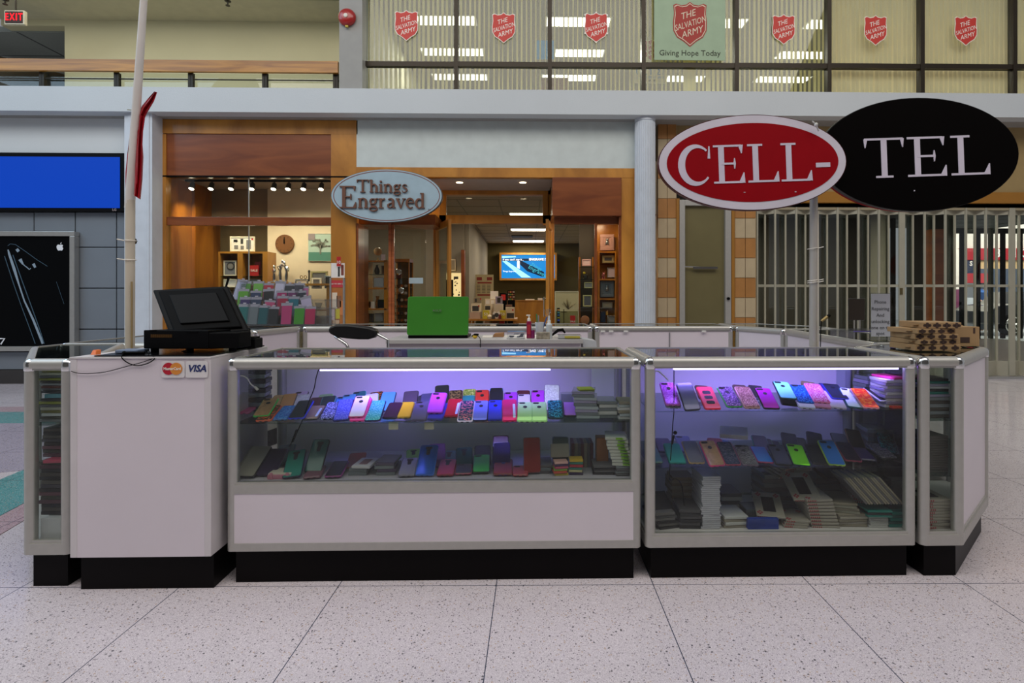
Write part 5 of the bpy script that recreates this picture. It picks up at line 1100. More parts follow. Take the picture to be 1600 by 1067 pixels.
def standard(px, z0, z1, m, Y, label):
    x = P(px,600,Y).x; t = thing('shelf_standard', label, 'shelf standard', (x,Y,z0), group='slotted shelf standards')
    MB().box(x-.011,x+.011,Y-.008,Y,z0,z1).build('channel', m, t); b = MB(); z = z0+.02
    while z < z1-.02: b.box(x-.004,x+.004,Y-.0095,Y-.008,z,z+.016); z += .034
    b.build('slots', BLACKM if m is SLW else SLW, t)
for px, m, lb in ((491,SLOT,'slotted standard at the left of the long case, behind the led cord'),(704,SLOT,'slotted standard in the middle of the long case'),(912,SLW,'bright slotted standard at the right of the long case'),(1042,SLOT,'slotted standard at the left of the full height case'),(1159,SLOT,'slotted standard in the full height case, second from left'),(1276,SLOT,'slotted standard at the right of the full height case')):
    standard(px,.205,.925,m,2.892,lb)
tag(MB().box(P(1312,600,2.85).x,P(1320,600,2.85).x,2.80,2.885,.66,.93).build('edge_panel',mat('pale aluminium upright','#bcc3d2',.3,.5)),'bright upright panel edge at the right inside the full height case','panel')
tag(MB().box(P(924,600,2.87).x,.48,2.865,2.875,.62,.93).build('white_board',mat('plain white board','#dcdcd6',.5)),'plain white board at the back right inside the long case','board')

# white cash register stand with card stickers
bx0, bx1 = P(110,700,2.34).x, P(330,700,2.34).x
t = thing('register_stand','tall white laminate stand with a black kick, carrying the cash register','stand',((bx0+bx1)/2,2.59,0))
MB().box(bx0+.02,bx1-.006,2.37,2.80,.001,.150).build('toe_kick', BLACKK, t)
ztop = P(220,560,2.34).z
MB().box(bx0+.028,bx1-.028,2.34,2.84,.150,ztop).build('front_panel', WHITEP, t)
for xa_ in (bx0, bx1-.028): MB().box(xa_,xa_+.028,2.338,2.842,.150,ztop).build('side_panel', mat('white laminate edge','#cfc9cc',.4), t, bev=.002)
MB().box(bx0-.001,bx1+.001,2.336,2.844,ztop,ztop+.006).build('top_edge', mat('white top edge','#d3cfd0',.4), t)
MB().box(bx0+.09,bx1-.012,2.352,2.832,ztop+.0062,ztop+.012).build('top_mat', mat('black glass top','#0d0d10',.15), t)
def rr_card(x0,x1,z0,z1,y,m,name,parent,d=.001):
    b = MB(); r = .01; pts = []
    for (cx_,cz_,a0) in ((x1-r,z1-r,0),(x0+r,z1-r,PI/2),(x0+r,z0+r,PI),(x1-r,z0+r,1.5*PI)): pts += [(cx_+r*math.cos(a0+PI/2*k/4), y, cz_+r*math.sin(a0+PI/2*k/4)) for k in range(5)]
    return b.ext(pts,(0,d,0)).build(name,m,parent)
Ys = 2.3362
x0,x1,z0,z1 = RR(252.5,564,289,590,Ys); s1 = thing('payment_card_sticker','white sticker with overlapping red and orange circles on the register stand','sticker',((x0+x1)/2,Ys,z0)); rr_card(x0,x1,z0,z1,Ys-.0015,mat('sticker white','#dcd8da',.4),'backing',s1)
for px, hx, y in ((264,'#b3122c',.002),(276,'#d98a38',.0022)):
    v = P(px,576,Ys); r = 9.3*Ys/FPX; MB().ext([(v.x+r*math.cos(a),Ys-.0015-y,v.z+r*math.sin(a)) for a in [2*PI*k/32 for k in range(32)]],(0,.001,0)).build('circle',mat('circle '+hx,hx,.4),s1)
v = P(270,576,Ys); text('MasterCard',.0165,WHT,XZ(v.x,Ys-.0042,v.z),s1,ext=.0003,bold=.0004,sx=.92)
x0,x1,z0,z1 = RR(290,564,325,590,Ys); s1 = thing('payment_card_sticker','white sticker with navy letters VISA on the register stand','sticker',((x0+x1)/2,Ys,z0)); rr_card(x0,x1,z0,z1,Ys-.0015,mat('sticker white','#dcd8da',.4),'backing',s1)
v = P(308,576,Ys); text('VISA',.040,mat('navy lettering','#1d2c66',.4),XZ(v.x,Ys-.0025,v.z),s1,ext=.0003,shear=.25,bold=.0012,sx=.98)

# ---------------------------------------------------------------- cash register terminal on the stand
zt0 = ztop+.012
t = thing('point_of_sale_terminal','black touch screen cash register seen from behind on the white stand','cash register',(P(310,540,2.6).x,2.6,zt0))
a = P(224,540,2.50); 
B0 = Vector((P(224,540,2.46).x,2.46,zt0)); 
w_ = P(366,540,2.46).x-B0.x
M = Matrix.Translation((B0.x,2.46,zt0+.018)) @ Matrix.Rotation(math.radians(-4),4,'Z')
b = MB()
b.ext([(0,0,0),(0,.0,.083),(.015,.30,.075),(.015,.30,0)],(.30,0,0),M); 
b.ext([(.30,0,0),(.30,0,.072),(.405,.05,.070),(.405,.05,0)],(0,.10,0),M); b.build('base_unit',BLACKP,t,bev=.004)
for x,y in ((.03,.03),(.36,.08),(.03,.26),(.28,.26)): MB().cyl((x,y,-.018),(x,y,0),.016,n=12,M=M).build('foot',BLACKM,t)
b = MB()
for k in range(22): b.box(.035+.0045*k,.0375+.0045*k,-.0008,.0006,.050,.064,M)
b.build('vent_slots',mat('bronze vent','#6a4a22',.4,.5),t)
b = MB(); b.box(.03,.06,-.002,.004,.079,.084,M).box(.2,.25,-.002,.004,.072,.079,M); b.build('port_cover',BLACKM,t)
# neck and tilted monitor
Ym = 2.60; 
c0,c1 = P(244,456,2.70), P(364,452,2.70); d0,d1 = P(272,515,2.58), P(389,519,2.58)
nk = MB(); p = P(318,520,2.62); 
nk.ext([(p.x-.085,2.60,zt0+.085),(p.x+.07,2.60,zt0+.085),(p.x+.065,2.60,zt0+.115),(p.x-.075,2.60,zt0+.115)],(0,.05,0)); nk.cyl((p.x-.08,2.63,zt0+.115),(p.x+.07,2.63,zt0+.115),.018,n=16); nk.build('neck',BLACKM,t,bev=.004)
TL = Vector((P(240,455,2.70).x,2.70,P(240,455,2.70).z)); TR = Vector((P(364,452.5,2.76).x,2.76,P(364,452.5,2.76).z))
BR = P(392,520,2.60); BL = P(262,522,2.54)
BL = Vector((P(268,528,2.55).x,2.55,P(268,528,2.55).z))
X = (TR-TL); BRr = BL+X
TR = TL+(BR-BL); X = TR-TL

nrm = X.cross(TL-BL).normalized()      # toward the back of the screen (the side we see)
if nrm.y > 0: nrm = -nrm
thk = .035
def quad(pts, d0, d1): return MB().ext([q+nrm*d0 for q in pts], nrm*(d1-d0))
quad([BL,BR,TR,TL],-.012,.014).build('screen_bezel',BLACKP,t,bev=.008)
cen = (BL+BR+TR+TL)/4; inn = [cen+(q-cen)*.86 for q in (BL,BR,TR,TL)]; quad(inn,.012,.026).build('back_shell',BLACKM,t,bev=.006)
inn = [cen+(q-cen)*.62 for q in (BL,BR,TR,TL)]; quad(inn,.024,.034).build('vent_panel',BLACKP,t,bev=.004)
inn = [cen+(q-cen)*.93 for q in (BL,BR,TR,TL)]; quad(inn,-.014,-.011).build('touch_screen',mat('dark glass','#07080a',.05),t)
MB().ext([TR-X*.06+Vector((0,0,0)),TR-X*.045,TR-X*.005+Vector((0,0,.045)),TR-X*.02+Vector((0,0,.05))],(0,.01,0)).build('card_reader_fin',BLACKM,t)
v = P(390,536,2.62); tag(MB().box(v.x-.055,v.x+.015,2.64,2.72,zt0,zt0+.048).box(v.x-.048,v.x+.008,2.65,2.71,zt0+.048,zt0+.056).build('receipt_box',BLACKP,bev=.004),'low black box right of the cash register base','box')
# cables, clips, pens on the stand
def cable(pts, r, m, label, cat='cable'):
    q = [Vector(p) for p in pts]; out = []
    for i in range(len(q)-1):
        p0,p1,p2,p3 = q[max(i-1,0)],q[i],q[i+1],q[min(i+2,len(q)-1)]
        for k in range(8): u = k/8; out.append(.5*((2*p1)+(-p0+p2)*u+(2*p0-5*p1+4*p2-p3)*u*u+(-p0+3*p1-3*p2+p3)*u**3))
    out.append(q[-1]); return tag(MB().tube(out,r,8).build('cable',m,smooth=True),label,cat)
Yc = 2.333
cable([P(236,552,2.48),P(232,548,2.42),P(238,556,2.36),P(241,561,Yc),P(230,568,Yc),P(214,571,Yc),P(200,567,Yc),P(190,558,Yc+.005),P(196,551,2.40),P(215,549,2.46),P(228,546,2.48)],.0022,BLACKM,'black cable looping over the front edge of the register stand')
cable([P(239,560,Yc+.006),P(222,566,Yc),P(196,573,Yc),P(165,581,Yc),P(140,583.5,Yc),P(122,583,Yc),P(111,580,Yc)],.0016,BLACKM,'thin black cable drooping across the front of the register stand')
cable([P(212,557,2.39),P(222,553,2.44),P(236,555.5,2.46),P(262,555,2.5),P(285,549,2.52),P(296,545,2.56)],.0024,mat('dark blue cable','#1d3a78',.4),'dark blue cable behind the looping black cable')
v = P(145,557,2.37); tag(MB().ext([(v.x-.012,2.37,ztop+.012),(v.x+.012,2.37,ztop+.012),(v.x+.002,2.385,ztop+.03),(v.x-.012,2.385,ztop+.032)],(0,.03,0)).build('orange_clip',mat('orange plastic','#e0702c',.5),bev=.002),'small orange clip at the left of the register stand top','clip')
v = PZ(168,556,ztop+.02); tag(MB().cyl((v.x-.03,2.39,ztop+.018),(v.x+.05,2.40,ztop+.018),.006,n=12).ball((v.x-.03,2.39,ztop+.018),.009,n=10).build('pen',BLACKM,smooth=True),'black pen with a pale tip lying on the register stand','pen')
tag(MB().box(P(187,550,2.45).x,P(222,550,2.45).x,2.42,2.50,ztop+.0125,ztop+.028).build('card_terminal',mat('grey blue plastic','#6f7f9a',.4),bev=.004),'flat grey blue device beside the cable loop','card reader')

# ---------------------------------------------------------------- white flag pole
pb_ = Vector((P(208,545,2.93).x,2.93,0)); 
def lerp(a,b_,t_): return a+(b_-a)*t_
A = P(202.5,547,2.82); J0 = P(203.5,310,2.82); base = Vector((P(202.3,700,2.82).x,2.82,0)); Bp = P(228,-50,2.76)
dirp = (Bp-J0).normalized()
t = thing('flag_pole','tall white pole leaning beside the white register stand','pole',base)
J = J0
POLEW = mat('white painted pole','#d6d1cc',.5)
MB().cyl(base,J,.0215,.0215,16).build('lower_tube',mat('cream painted pole','#c9bfae',.5),t,smooth=True)
MB().cyl(J-dirp*.05,Bp,.0225,.0150,16).build('upper_tube',POLEW,t,smooth=True)
off = Vector((.021,-.012,0)); MB().cyl(base+off,P(206,440,2.80),.006,.004,8).build('conduit',mat('tan strip','#a08a60',.5),t,smooth=True)
FLG = mat('shiny red cloth','#a30f1f',.35,0,(9,.15))
def at_px(py): 
    z_ = P(205,py,2.82).z
    return J0+dirp*((z_-J0.z)/dirp.z) if z_ > J0.z else Vector((J0.x,2.82,z_))
fl = thing('red_flag','furled shiny red flag tied to the white pole','flag',at_px(170))
def clothstrip(b, L_, R_, y, amp=.012):
    n = len(L_); vs = []; fs = []
    for i in range(n):
        for k in range(7):
            u = k/6; px = L_[i][0]+(R_[i][0]-L_[i][0])*u; py = L_[i][1]+(R_[i][1]-L_[i][1])*u; v = P(px,py,y+amp*math.sin(k*1.9+i*.5)); vs.append(v)
    m = len(vs); vs += [v+Vector((0,.003,0)) for v in vs]
    for i in range(n-1):
        for k in range(6): q = i*7+k; fs += [(q,q+1,q+8,q+7),(m+q+7,m+q+8,m+q+1,m+q)]
    bd = [(i*7,(i+1)*7) for i in range(n-1)]+[((i+1)*7+6,i*7+6) for i in range(n-1)]+[(k+1,k) for k in range(6)]+[((n-1)*7+k,(n-1)*7+k+1) for k in range(6)]
    fs += [(a_,b2,m+b2,m+a_) for a_,b2 in bd]; b.add(vs,fs)
b = MB(); clothstrip(b,[(241,143),(232,153),(222,165),(217,177)],[(245,144),(240,158),(230,175),(223,190)],2.80); b.build('top_knot',FLG,fl,smooth=True)
b = MB(); clothstrip(b,[(216,176),(215,200),(213,230),(211,262),(210,290),(209,305)],[(226,184),(223,205),(222,225),(223.5,245),(222,280),(219,311.5)],2.79); clothstrip(b,[(203,208),(199,240),(196,270),(196,302)],[(212,205),(208,240),(206,270),(198,303)],2.86); b.build('drape',FLG,fl,smooth=True)
v = P(212,171,2.86); b = MB().tube([P(199,171.5,2.86),P(206,172,2.84),P(213,173,2.845),P(217,177,2.86)],.002,6); b.build('tie',mat('olive string','#7a7438',.7),fl)
v = P(210,377,2.85); fw_ = thing('black_flower_clip','black flower shaped clip wired to the white pole','clip',v)
b = MB(); 
for k in range(6): a_ = 2*PI*k/6; b.ball((v.x+.008*math.cos(a_),2.85,v.z+.009*math.sin(a_)),.007,.006,.007,8)
b.build('petals',BLACKM,fw_,smooth=True); MB().tube([P(203,376,2.86),P(206,371,2.85),P(207,366,2.85)],.0015,6).build('wire',mat('green wire','#4d6a30',.6),fw_)
for py, lb in ((376,'white zip tie on the pole at the black flower'),(406,'white zip tie below the black flower'),): 
    c_ = at_px(py); b = MB(); b.tube([(c_.x+.026*math.cos(a_),c_.y+.026*math.sin(a_),c_.z) for a_ in [2*PI*k/16 for k in range(17)]],.002,6).tube([(c_.x-.024,c_.y-.01,c_.z),(c_.x-.045,c_.y-.03,c_.z+.004)],.003,6); tag(b.build('zip_tie',WHT,smooth=True),lb,'zip tie')

# ---------------------------------------------------------------- CELL-TEL signs on their pole
Yp = 3.02; pc_ = P(1270,450,Yp); t = thing('sign_pole','round grey white pole behind the front cases carrying the two oval signs','pole',(pc_.x,Yp,0))
MB().cyl((pc_.x,Yp,0),(pc_.x+.006,Yp,P(1271,250,Yp).z),.0225,.0205,16).build('tube',mat('satin white pole','#b5b1ab',.35,.2),t,smooth=True)
MB().tube([(pc_.x+.022,Yp-.015,.3),(pc_.x+.02,Yp-.018,1.3),(pc_.x+.02,Yp-.016,P(1271,330,Yp).z)],.005,6).build('wire',mat('clear pale wire','#c9c2b4',.4),t)
MB().lathe([(.12,0),(.12,.012),(.03,.02),(.03,.05)],(pc_.x,Yp,0),20).build('base_plate',mat('steel base','#77777a',.4,.6),t,smooth=True)
for py in (388,438,441): 
    v = P(1270,py,Yp); b = MB().tube([(v.x+.027*math.cos(a_),v.y+.027*math.sin(a_),v.z+.004*math.cos(a_)) for a_ in [2*PI*k/16 for k in range(17)]],.0018,6).tube([(v.x+.02,Yp-.02,v.z),(v.x+.045,Yp-.03,v.z+.006)],.0022,6); tag(b.build('zip_tie',WHT,smooth=True),{388:'white zip tie highest on the sign pole',438:'white zip tie on the sign pole, upper of the lower pair',441:'white zip tie on the sign pole, lowest'}[py],'zip tie')
v = P(1283,498,Yp); k_ = thing('clamp_on_mic','small black and tan clip device on a cable beside the sign pole','clip',v)
MB().cyl((v.x-.015,Yp-.03,v.z-.012),(v.x+.018,Yp-.03,v.z+.012),.007,.010,10).build('body',mat('tan brass','#a08a58',.4,.4),k_,smooth=True); MB().cyl((v.x+.016,Yp-.03,v.z+.010),(v.x+.032,Yp-.03,v.z+.022),.010,.008,10).build('tip',BLACKM,k_,smooth=True); MB().tube([(v.x-.015,Yp-.03,v.z-.012),(v.x-.018,Yp-.03,v.z-.06),(v.x-.016,Yp-.02,v.z-.2),(v.x-.016,Yp,v.z-.6)],.0025,6).build('cable',BLACKM,k_)
def oval(cx_, cy_, ax_, az_, Y, roll, rimm, boardm, name, label, rimw=None, th=.03, yaw=0):
    v = P(cx_,cy_,Y); rx_, rz_ = ax_*Y/FPX, az_*Y/FPX; t = thing(name,label,'sign',v); Mo = XZ(v.x,Y,v.z,roll,yaw)
    el = lambda k, q=0: [((rx_-q)*k*math.cos(2*PI*i/72),(rz_-q)*k*math.sin(2*PI*i/72)) for i in range(72)]
    MB().ext([(x,y,-th) for x,y in el(1)],(0,0,th),Mo).build('body',rimm,t)
    if rimw: 
        MB().ext([(x,y,0) for x,y in el(1,.004)],(0,0,.002),Mo).build('border',WSG,t); MB().ext([(x,y,.002) for x,y in el(1,rimw)],(0,0,.0015),Mo).build('field',boardm,t)
    else: MB().ext([(x,y,0) for x,y in el(1,.004)],(0,0,.003),Mo).build('field',boardm,t)
    return t, v, Mo
WSG = mat('white sign vinyl','#cfcad6',.6); RSG = mat('dark red sign vinyl','#90000f',.6,spec=.12); BSG = mat('black sign vinyl','#050303',.6,spec=.04); LSG = mat('pale lilac lettering','#cdc6d6',.5)
t1, v1, M1 = oval(1176,254,149.5,75.5,2.93,math.radians(1.2),mat('dark red edge','#4a0c14',.4),RSG,'oval_sign','red oval sign with a white border reading CELL-',rimw=.046)
sc = FPX/2.93
def sgl(s, t, v, M, Y, px, py, h, sx, gap, z, roll):
    q = P(px,py,Y); b = MB(); R_ = Matrix.Translation((q.x-v.x,q.z-v.z,z)) @ Matrix.Rotation(roll,4,'Z'); serif_text(b,s,0,0,h*Y/FPX,.002,M@R_,sx,gap); b.build('lettering',LSG,t)
sgl('CELL-',t1,v1,M1,2.93,1060,286.5,60,1.05,.02,.0035,math.radians(.9))
t2, v2, M2 = oval(1436,241.5,161,90,2.99,math.radians(.9),mat('black edge','#0c0b0b',.4),BSG,'oval_sign','large black oval sign reading TEL behind the red one')
sgl('TEL',t2,v2,M2,2.99,1348,277.5,62.5,1.30,.02,.003,math.radians(1.3))
# the red back oval peeping out below the black one
t3, v3, M3 = oval(1424,246,150,85.5,3.05,0,RSG,RSG,'oval_sign','red oval board just visible below the black TEL sign')
for px,py,w2,h2 in ((1162,300,5,1.2),(1242,299,4,2),(1428,297,3,3),(1296,287,4,4)):
    tt_ = t1 if px < 1300 and px != 1296 else t2; Y_ = 2.925 if tt_ is t1 else 2.985; x0,x1,z0,z1 = RR(px,py,px+w2*.6,py+h2*.6,Y_); MB().box(x0,x1,Y_-.0005,Y_+.002,z0,z1).build('scuff',WSG,tt_)
v = P(1275,195,2.9); tag(MB().ball((v.x,2.9,v.z),.010,.012,.012,10).tube([(v.x-.02,2.9,v.z+.02),(v.x,2.9,v.z),(v.x+.02,2.91,v.z-.03)],.004,6).build('sign_clip',mat('translucent clip','#c9c9c4',.3),smooth=True),'pale clip joining the red and black oval signs','clip')

# ---------------------------------------------------------------- desk, laptop, chair and clutter
xd0, xd1 = P(603,532,3.87).x, P(911,532,3.87).x; zd = .95
t = thing('white_counter_desk','white laminate counter in the middle of the kiosk carrying the laptop','desk',((xd0+xd1)/2,4.1,0))
DW = mat('grey white desk edge','#b9b6b4',.4)
MB().box(xd0,xd1,3.86,4.37,zd-.03,zd).build('worktop',DW,t,bev=.003); MB().box(xd0+.02,xd1-.02,3.88,4.36,.001,zd-.03).build('body',WHITEP,t)
MB().box(P(750,540,3.87).x-.003,P(750,540,3.87).x+.003,3.878,3.88,.05,zd-.03).build('panel_gap',GREYC,t)
# green laptop, lid open, seen from behind
Yl = 3.98; x0,x1,z0,z1 = RR(636,463.5,732,527.5,Yl); zl = zd
LG_ = mat('glossy green lid','#3b8029',.22,0,coat=.6)
t = thing('laptop','green laptop seen from behind with its lid raised on the white desk','laptop',((x0+x1)/2,Yl,zd))
Ml = Matrix.Translation(((x0+x1)/2,Yl+.0,zd+.022)) @ Matrix.Rotation(math.radians(98),4,'X')
w2 = x1-x0; hl = (z1-zd-.02)
b = MB().slab(w2,hl,0,.012,r=.018,c=.003,M=Matrix.Translation(((x0+x1)/2,Yl,zd+.022)) @ Matrix.Rotation(math.radians(82),4,'X') @ Matrix.Scale(1,4)); b.build('lid',LG_,t,smooth=True,bev=0)
MB().box(x0+.006,x1-.006,Yl+.004,Yl+.24,zd+.001,zd+.022).build('base',BLACKP,t,bev=.004); MB().cyl((x0+.03,Yl+.002,zd+.018),(x1-.03,Yl+.002,zd+.018),.009,n=10).build('hinge',BLACKM,t)
v = P(684,485,Yl+.03); text('ASUS',.022,SILF,XZ(v.x,Yl+.002,v.z),t,name='badge',sx=1.3)
# office chair
Yk = 3.72; c_ = P(556,520,Yk); t = thing('office_chair','black padded chair back with chrome arms behind the long case','chair',(c_.x,Yk+.2,0))
xa, xb = P(512,520,Yk).x, P(588,520,Yk).x
vs, fs = [], []; nx, nz = 14, 8
zc0, zc1 = P(550,531,Yk).z, P(550,507,Yk).z
b = MB(); prof = []
top = [(512,518),(514,511),(524,507.5),(540,507),(560,509),(577,511.5),(587,515),(589,523)]; bot = [(512,518),(516,522),(526,527),(540,529),(560,530.5),(575,530.5),(584,528),(589,523)]
pts = [P(a_,b_,Yk) for a_,b_ in top]+[P(a_,b_,Yk) for a_,b_ in bot[::-1][1:-1]]
b.ext(pts,(0,.07,0)); b.build('backrest',mat('black leatherette','#0d0c0e',.4),t,bev=.012)
b = MB(); b.tube([P(524,526,Yk+.04),P(534,533,Yk+.0),P(541,538,Yk),P(545,546,Yk),P(546,600,Yk+.02),P(546,641,Yk+.03)],.011,10).tube([P(587,521,Yk+.04),P(597,526,Yk+.03),P(606,531,Yk+.02),P(607,600,Yk+.02),P(600,641,Yk+.02)],.011,10); b.build('arm_tube',CHROME,t,smooth=True)
MB().box(c_.x-.24,c_.x+.24,Yk-.02-.45+.1,Yk+.07,.5,.58).build('seat',mat('black leatherette','#0d0c0e',.4),t,bev=.03); MB().cyl((c_.x,Yk-.15,.08),(c_.x,Yk-.15,.5),.03).build('column',CHROME,t,smooth=True)
for k in range(5): a_ = 2*PI*k/5; MB().tube([(c_.x,Yk-.15,.10),(c_.x+.28*math.cos(a_),Yk-.15+.28*math.sin(a_),.06)],.016,8).ball((c_.x+.28*math.cos(a_),Yk-.15+.28*math.sin(a_),.032),.03,n=10).build('caster_leg',BLACKM,t,smooth=True)
# clutter on the desk
def on(px, Y): return P(px,525,Y).x
Yx = 3.98
t = thing('soap_pump_bottle','clear pump bottle of red liquid on the white desk','bottle',(on(828,Yx),Yx,zd)); x = on(826.5,Yx)
b = MB().slab(.036,.03,0,.125,r=.008,M=Matrix.Translation((x,Yx-.015,zd))); b.build('bottle',mat('magenta gel','#8e1844',.2,0,coat=.6),t,smooth=True)
MB().lathe([(.012,.125),(.012,.145),(.005,.147),(.005,.165)],(x,Yx,zd),12).build('collar',WHT,t,smooth=True); MB().box(x-.02,x+.010,Yx-.006,Yx+.006,zd+.163,zd+.172).build('pump_head',WHT,t,bev=.002)
MB().box(x-.012,x+.012,Yx-.017,Yx-.0155,zd+.03,zd+.1).build('label',mat('red label','#b02a3a',.5),t)
x = on(832.5,Yx); t = thing('lotion_bottle','small clear bottle half full of purple liquid beside the pump bottle','bottle',(x,Yx,zd)); MB().lathe([(.014,0),(.015,.004),(.015,.06)],(x,Yx-.005,zd),14).build('liquid',mat('purple liquid','#7a1e58',.2),t,smooth=True); MB().lathe([(.0155,.06),(.0155,.10),(.008,.11),(.008,.12)],(x,Yx-.005,zd),14).build('bottle',CLEARP,t,smooth=True)
x = on(843,Yx+.06); t = thing('pen_cup','white tapering pen cup holding blue, green and grey pens','cup',(x,Yx+.06,zd)); MB().lathe([(.022,0),(.034,.115),(.031,.115),(.02,.01)],(x,Yx+.06,zd),20).build('cup',mat('white plastic','#cfd3d8',.4),t,smooth=True)
for (dx,tx,top_,hx,lb) in ((.006,.055,.155,'#1d4f94','blue pen slanting right out of the white cup'),(-.012,-.022,.175,'#3f7f4a','green pen upright in the white cup'),(-.006,-.008,.165,'#8c9298','grey pen upright in the white cup')):
    tag(MB().cyl((x+dx,Yx+.06,zd+.012),(x+tx,Yx+.055,zd+top_),.0045,n=10).build('pen',mat('pen '+hx,hx,.4),smooth=True),lb,'pen')
x = on(858,Yx); t = thing('spray_bottle','white spray bottle at the right of the pen cup','bottle',(x,Yx,zd)); MB().lathe([(.021,0),(.022,.004),(.022,.10),(.012,.112),(.012,.13),(.009,.132),(.006,.165)],(x,Yx,zd),18).build('bottle',mat('milky plastic','#c9cfd2',.35),t,smooth=True); MB().lathe([(.0125,.112),(.0125,.128)],(x,Yx,zd),16).build('collar',WHT,t)
x = on(857,4.2); tag(MB().lathe([(.012,0),(.012,.17),(.02,.18),(.022,.2),(.012,.21)],(x,4.2,zd),14).build('clear_dispenser',CLEARP,smooth=True),'tall clear dispenser behind the spray bottle','bottle')
x0_, x1_ = on(792,Yx-.06), on(821,Yx-.06); t = thing('clear_parts_box','clear lidded box full of small parts on the white desk','box',((x0_+x1_)/2,Yx-.06,zd)); MB().box(x0_,x1_,Yx-.09,Yx-.01,zd,zd+.055).build('box',CLEARP,t,bev=.004); b = MB(); rr_ = random.Random(4)
for k in range(14): xx = rr_.uniform(x0_+.015,x1_-.015); yy = rr_.uniform(Yx-.08,Yx-.02); zz=rr_.uniform(.008,.04); b.box(xx-.012,xx+.012,yy-.004,yy+.004,zd+zz-.004,zd+zz+.004,)
b.build('parts',mat('dull metal parts','#6d7480',.4,.5),t)
x0_, x1_ = on(838,Yx-.08), on(859,Yx-.08); tag(MB().box(x0_,x1_,Yx-.1,Yx-.05,zd,zd+.05).build('marbled_box',mat('marbled beige','#9a917f',.4,0,(40,.5)),bev=.003),'small marbled beige box in front of the spray bottle','box')
x0_, x1_ = on(872,Yx-.08), on(908,Yx-.08); t = thing('clear_case','flat clear case with a yellow card at the right end of the desk','box',((x0_+x1_)/2,Yx-.05,zd)); MB().box(x0_,x1_,Yx-.1,Yx,zd,zd+.03).build('case',CLEARP,t,bev=.003); MB().box(x0_+.05,x1_-.008,Yx-.09,Yx-.02,zd+.006,zd+.018).build('yellow_card',mat('yellow card','#c9b62a',.5),t)
b = MB(); b.tube([(on(862,4.1),4.1,zd+.012),(on(872,4.1),4.1,zd+.05),(on(879,4.1),4.1,zd+.055),(on(883,4.1),4.1,zd+.03)],[.008,.012,.012,.006],8); tag(b.build('black_handset',BLACKM,smooth=True),'curved black handset between the spray bottle and the clear case','phone')
b = MB(); x=on(775,4.15); b.ext([(x-.03,4.1,zd+.001),(x+.06,4.1,zd+.001),(x+.06,4.1,zd+.03),(x-.01,4.1,zd+.024)],(0,.12,0)); tag(b.build('cardboard_flap',mat('brown cardboard','#9a7048',.7)),'brown cardboard flap behind the clear parts box','cardboard')
tag(MB().box(on(754,4.05),on(770,4.05),4.02,4.12,zd,zd+.012).build('white_tray',WHT,bev=.002),'flat white tray beside the yellow tape measure','tray')
x = on(743,Yx); t = thing('key_tape','black and yellow tape measure on the desk right of the laptop','tape measure',(x,Yx,zd)); MB().ball((x,Yx-.04,zd+.016),.018,.014,.015,12).build('case',mat('yellow case','#c9a41f',.4),t,smooth=True); MB().tube([(x-.02,Yx-.03,zd+.018),(x,Yx-.05,zd+.032),(x+.025,Yx-.04,zd+.03)],.007,8).build('strap',BLACKM,t,smooth=True)
cable([(on(747,Yx),Yx-.05,zd+.022),(on(750,3.9),3.88,zd+.012),(on(750.5,3.85),3.853,zd-.01),(on(751,3.85),3.85,zd-.08),(on(751,3.85),3.85,zd-.2)],.0025,BLACKM,'black cable hanging over the front of the white desk')
x0_ = on(600+180,4.3); tag(MB().box(on(775,4.9+.1),on(810,5),5.0,5.2,H+.001,H+.012).build('black_tray',BLACKM,bev=.003),'flat black tray on the back row case behind the desk','tray')
t = thing('paper_tray','white tray with papers low at the right of the desk','tray',(on(920,4.0),4.0,0)); MB().ext([(on(910,4),3.95,.80),(on(934,4),3.95,.80),(on(930,4),3.95,.93),(on(910,4),3.95,.945)],(0,.2,0)).build('tray',mat('pale tray','#c2c6ca',.4),t); MB().box(on(912,4),on(925,4),3.96,4.14,.001,.8).build('stand',mat('pale tray','#c2c6ca',.4),t)

# ---------------------------------------------------------------- acrylic sign holders and cartons on the right side
Yh = 3.35; x0,x1,z0,z1 = RR(1361,459,1391,533,Yh); t = thing('acrylic_sign_holder','white notice about phone repairing in an upright clear holder on the right cases','sign holder',((x0+x1)/2,Yh,H))
MB().box(x0-.004,x1+.006,Yh,Yh+.004,H+.001,z1+.006).build('holder',CLEARP,t); MB().box(x0-.004,x1+.006,Yh-.04,Yh+.05,H+.001,H+.005).build('foot',CLEARP,t)
MB().box(x0,x1-.002,Yh-.003,Yh-.001,H+.02,z1).build('paper',mat('cool white paper','#c6c8d2',.7),t)
TXG = mat('grey print','#55565c',.6)
for s_,py in (('Phone',472),('Repairing',482.5),('And',492.5),('unlocking',502.5),('done on the',512),('spot',521)): v = P(1375.5,py,Yh-.004); text(s_,.030,TXG,XZ(v.x,Yh-.0042,v.z),t,ext=.0003)
Yh2 = 4.2; x0,x1,z0,z1 = RR(1327,467,1351,500,Yh2); t = thing('card_holder','dark card in a clear stand on two thin legs behind the white notice','sign holder',((x0+x1)/2,Yh2,H))
MB().box(x0,x1,Yh2,Yh2+.006,z0,z1).build('card',mat('dark brown card','#2a221a',.4),t); MB().box(x0-.006,x1+.006,Yh2+.006,Yh2+.01,z0-.006,z1+.006).build('holder',CLEARP,t)
for px in (1335,1343.5): x = P(px,510,Yh2).x; MB().box(x-.005,x+.005,Yh2,Yh2+.006,H+.001,z0).build('leg',ALU,t)
MB().box(x0,x1,Yh2-.05,Yh2+.06,H+.0005,H+.004).build('foot',CLEARP,t)
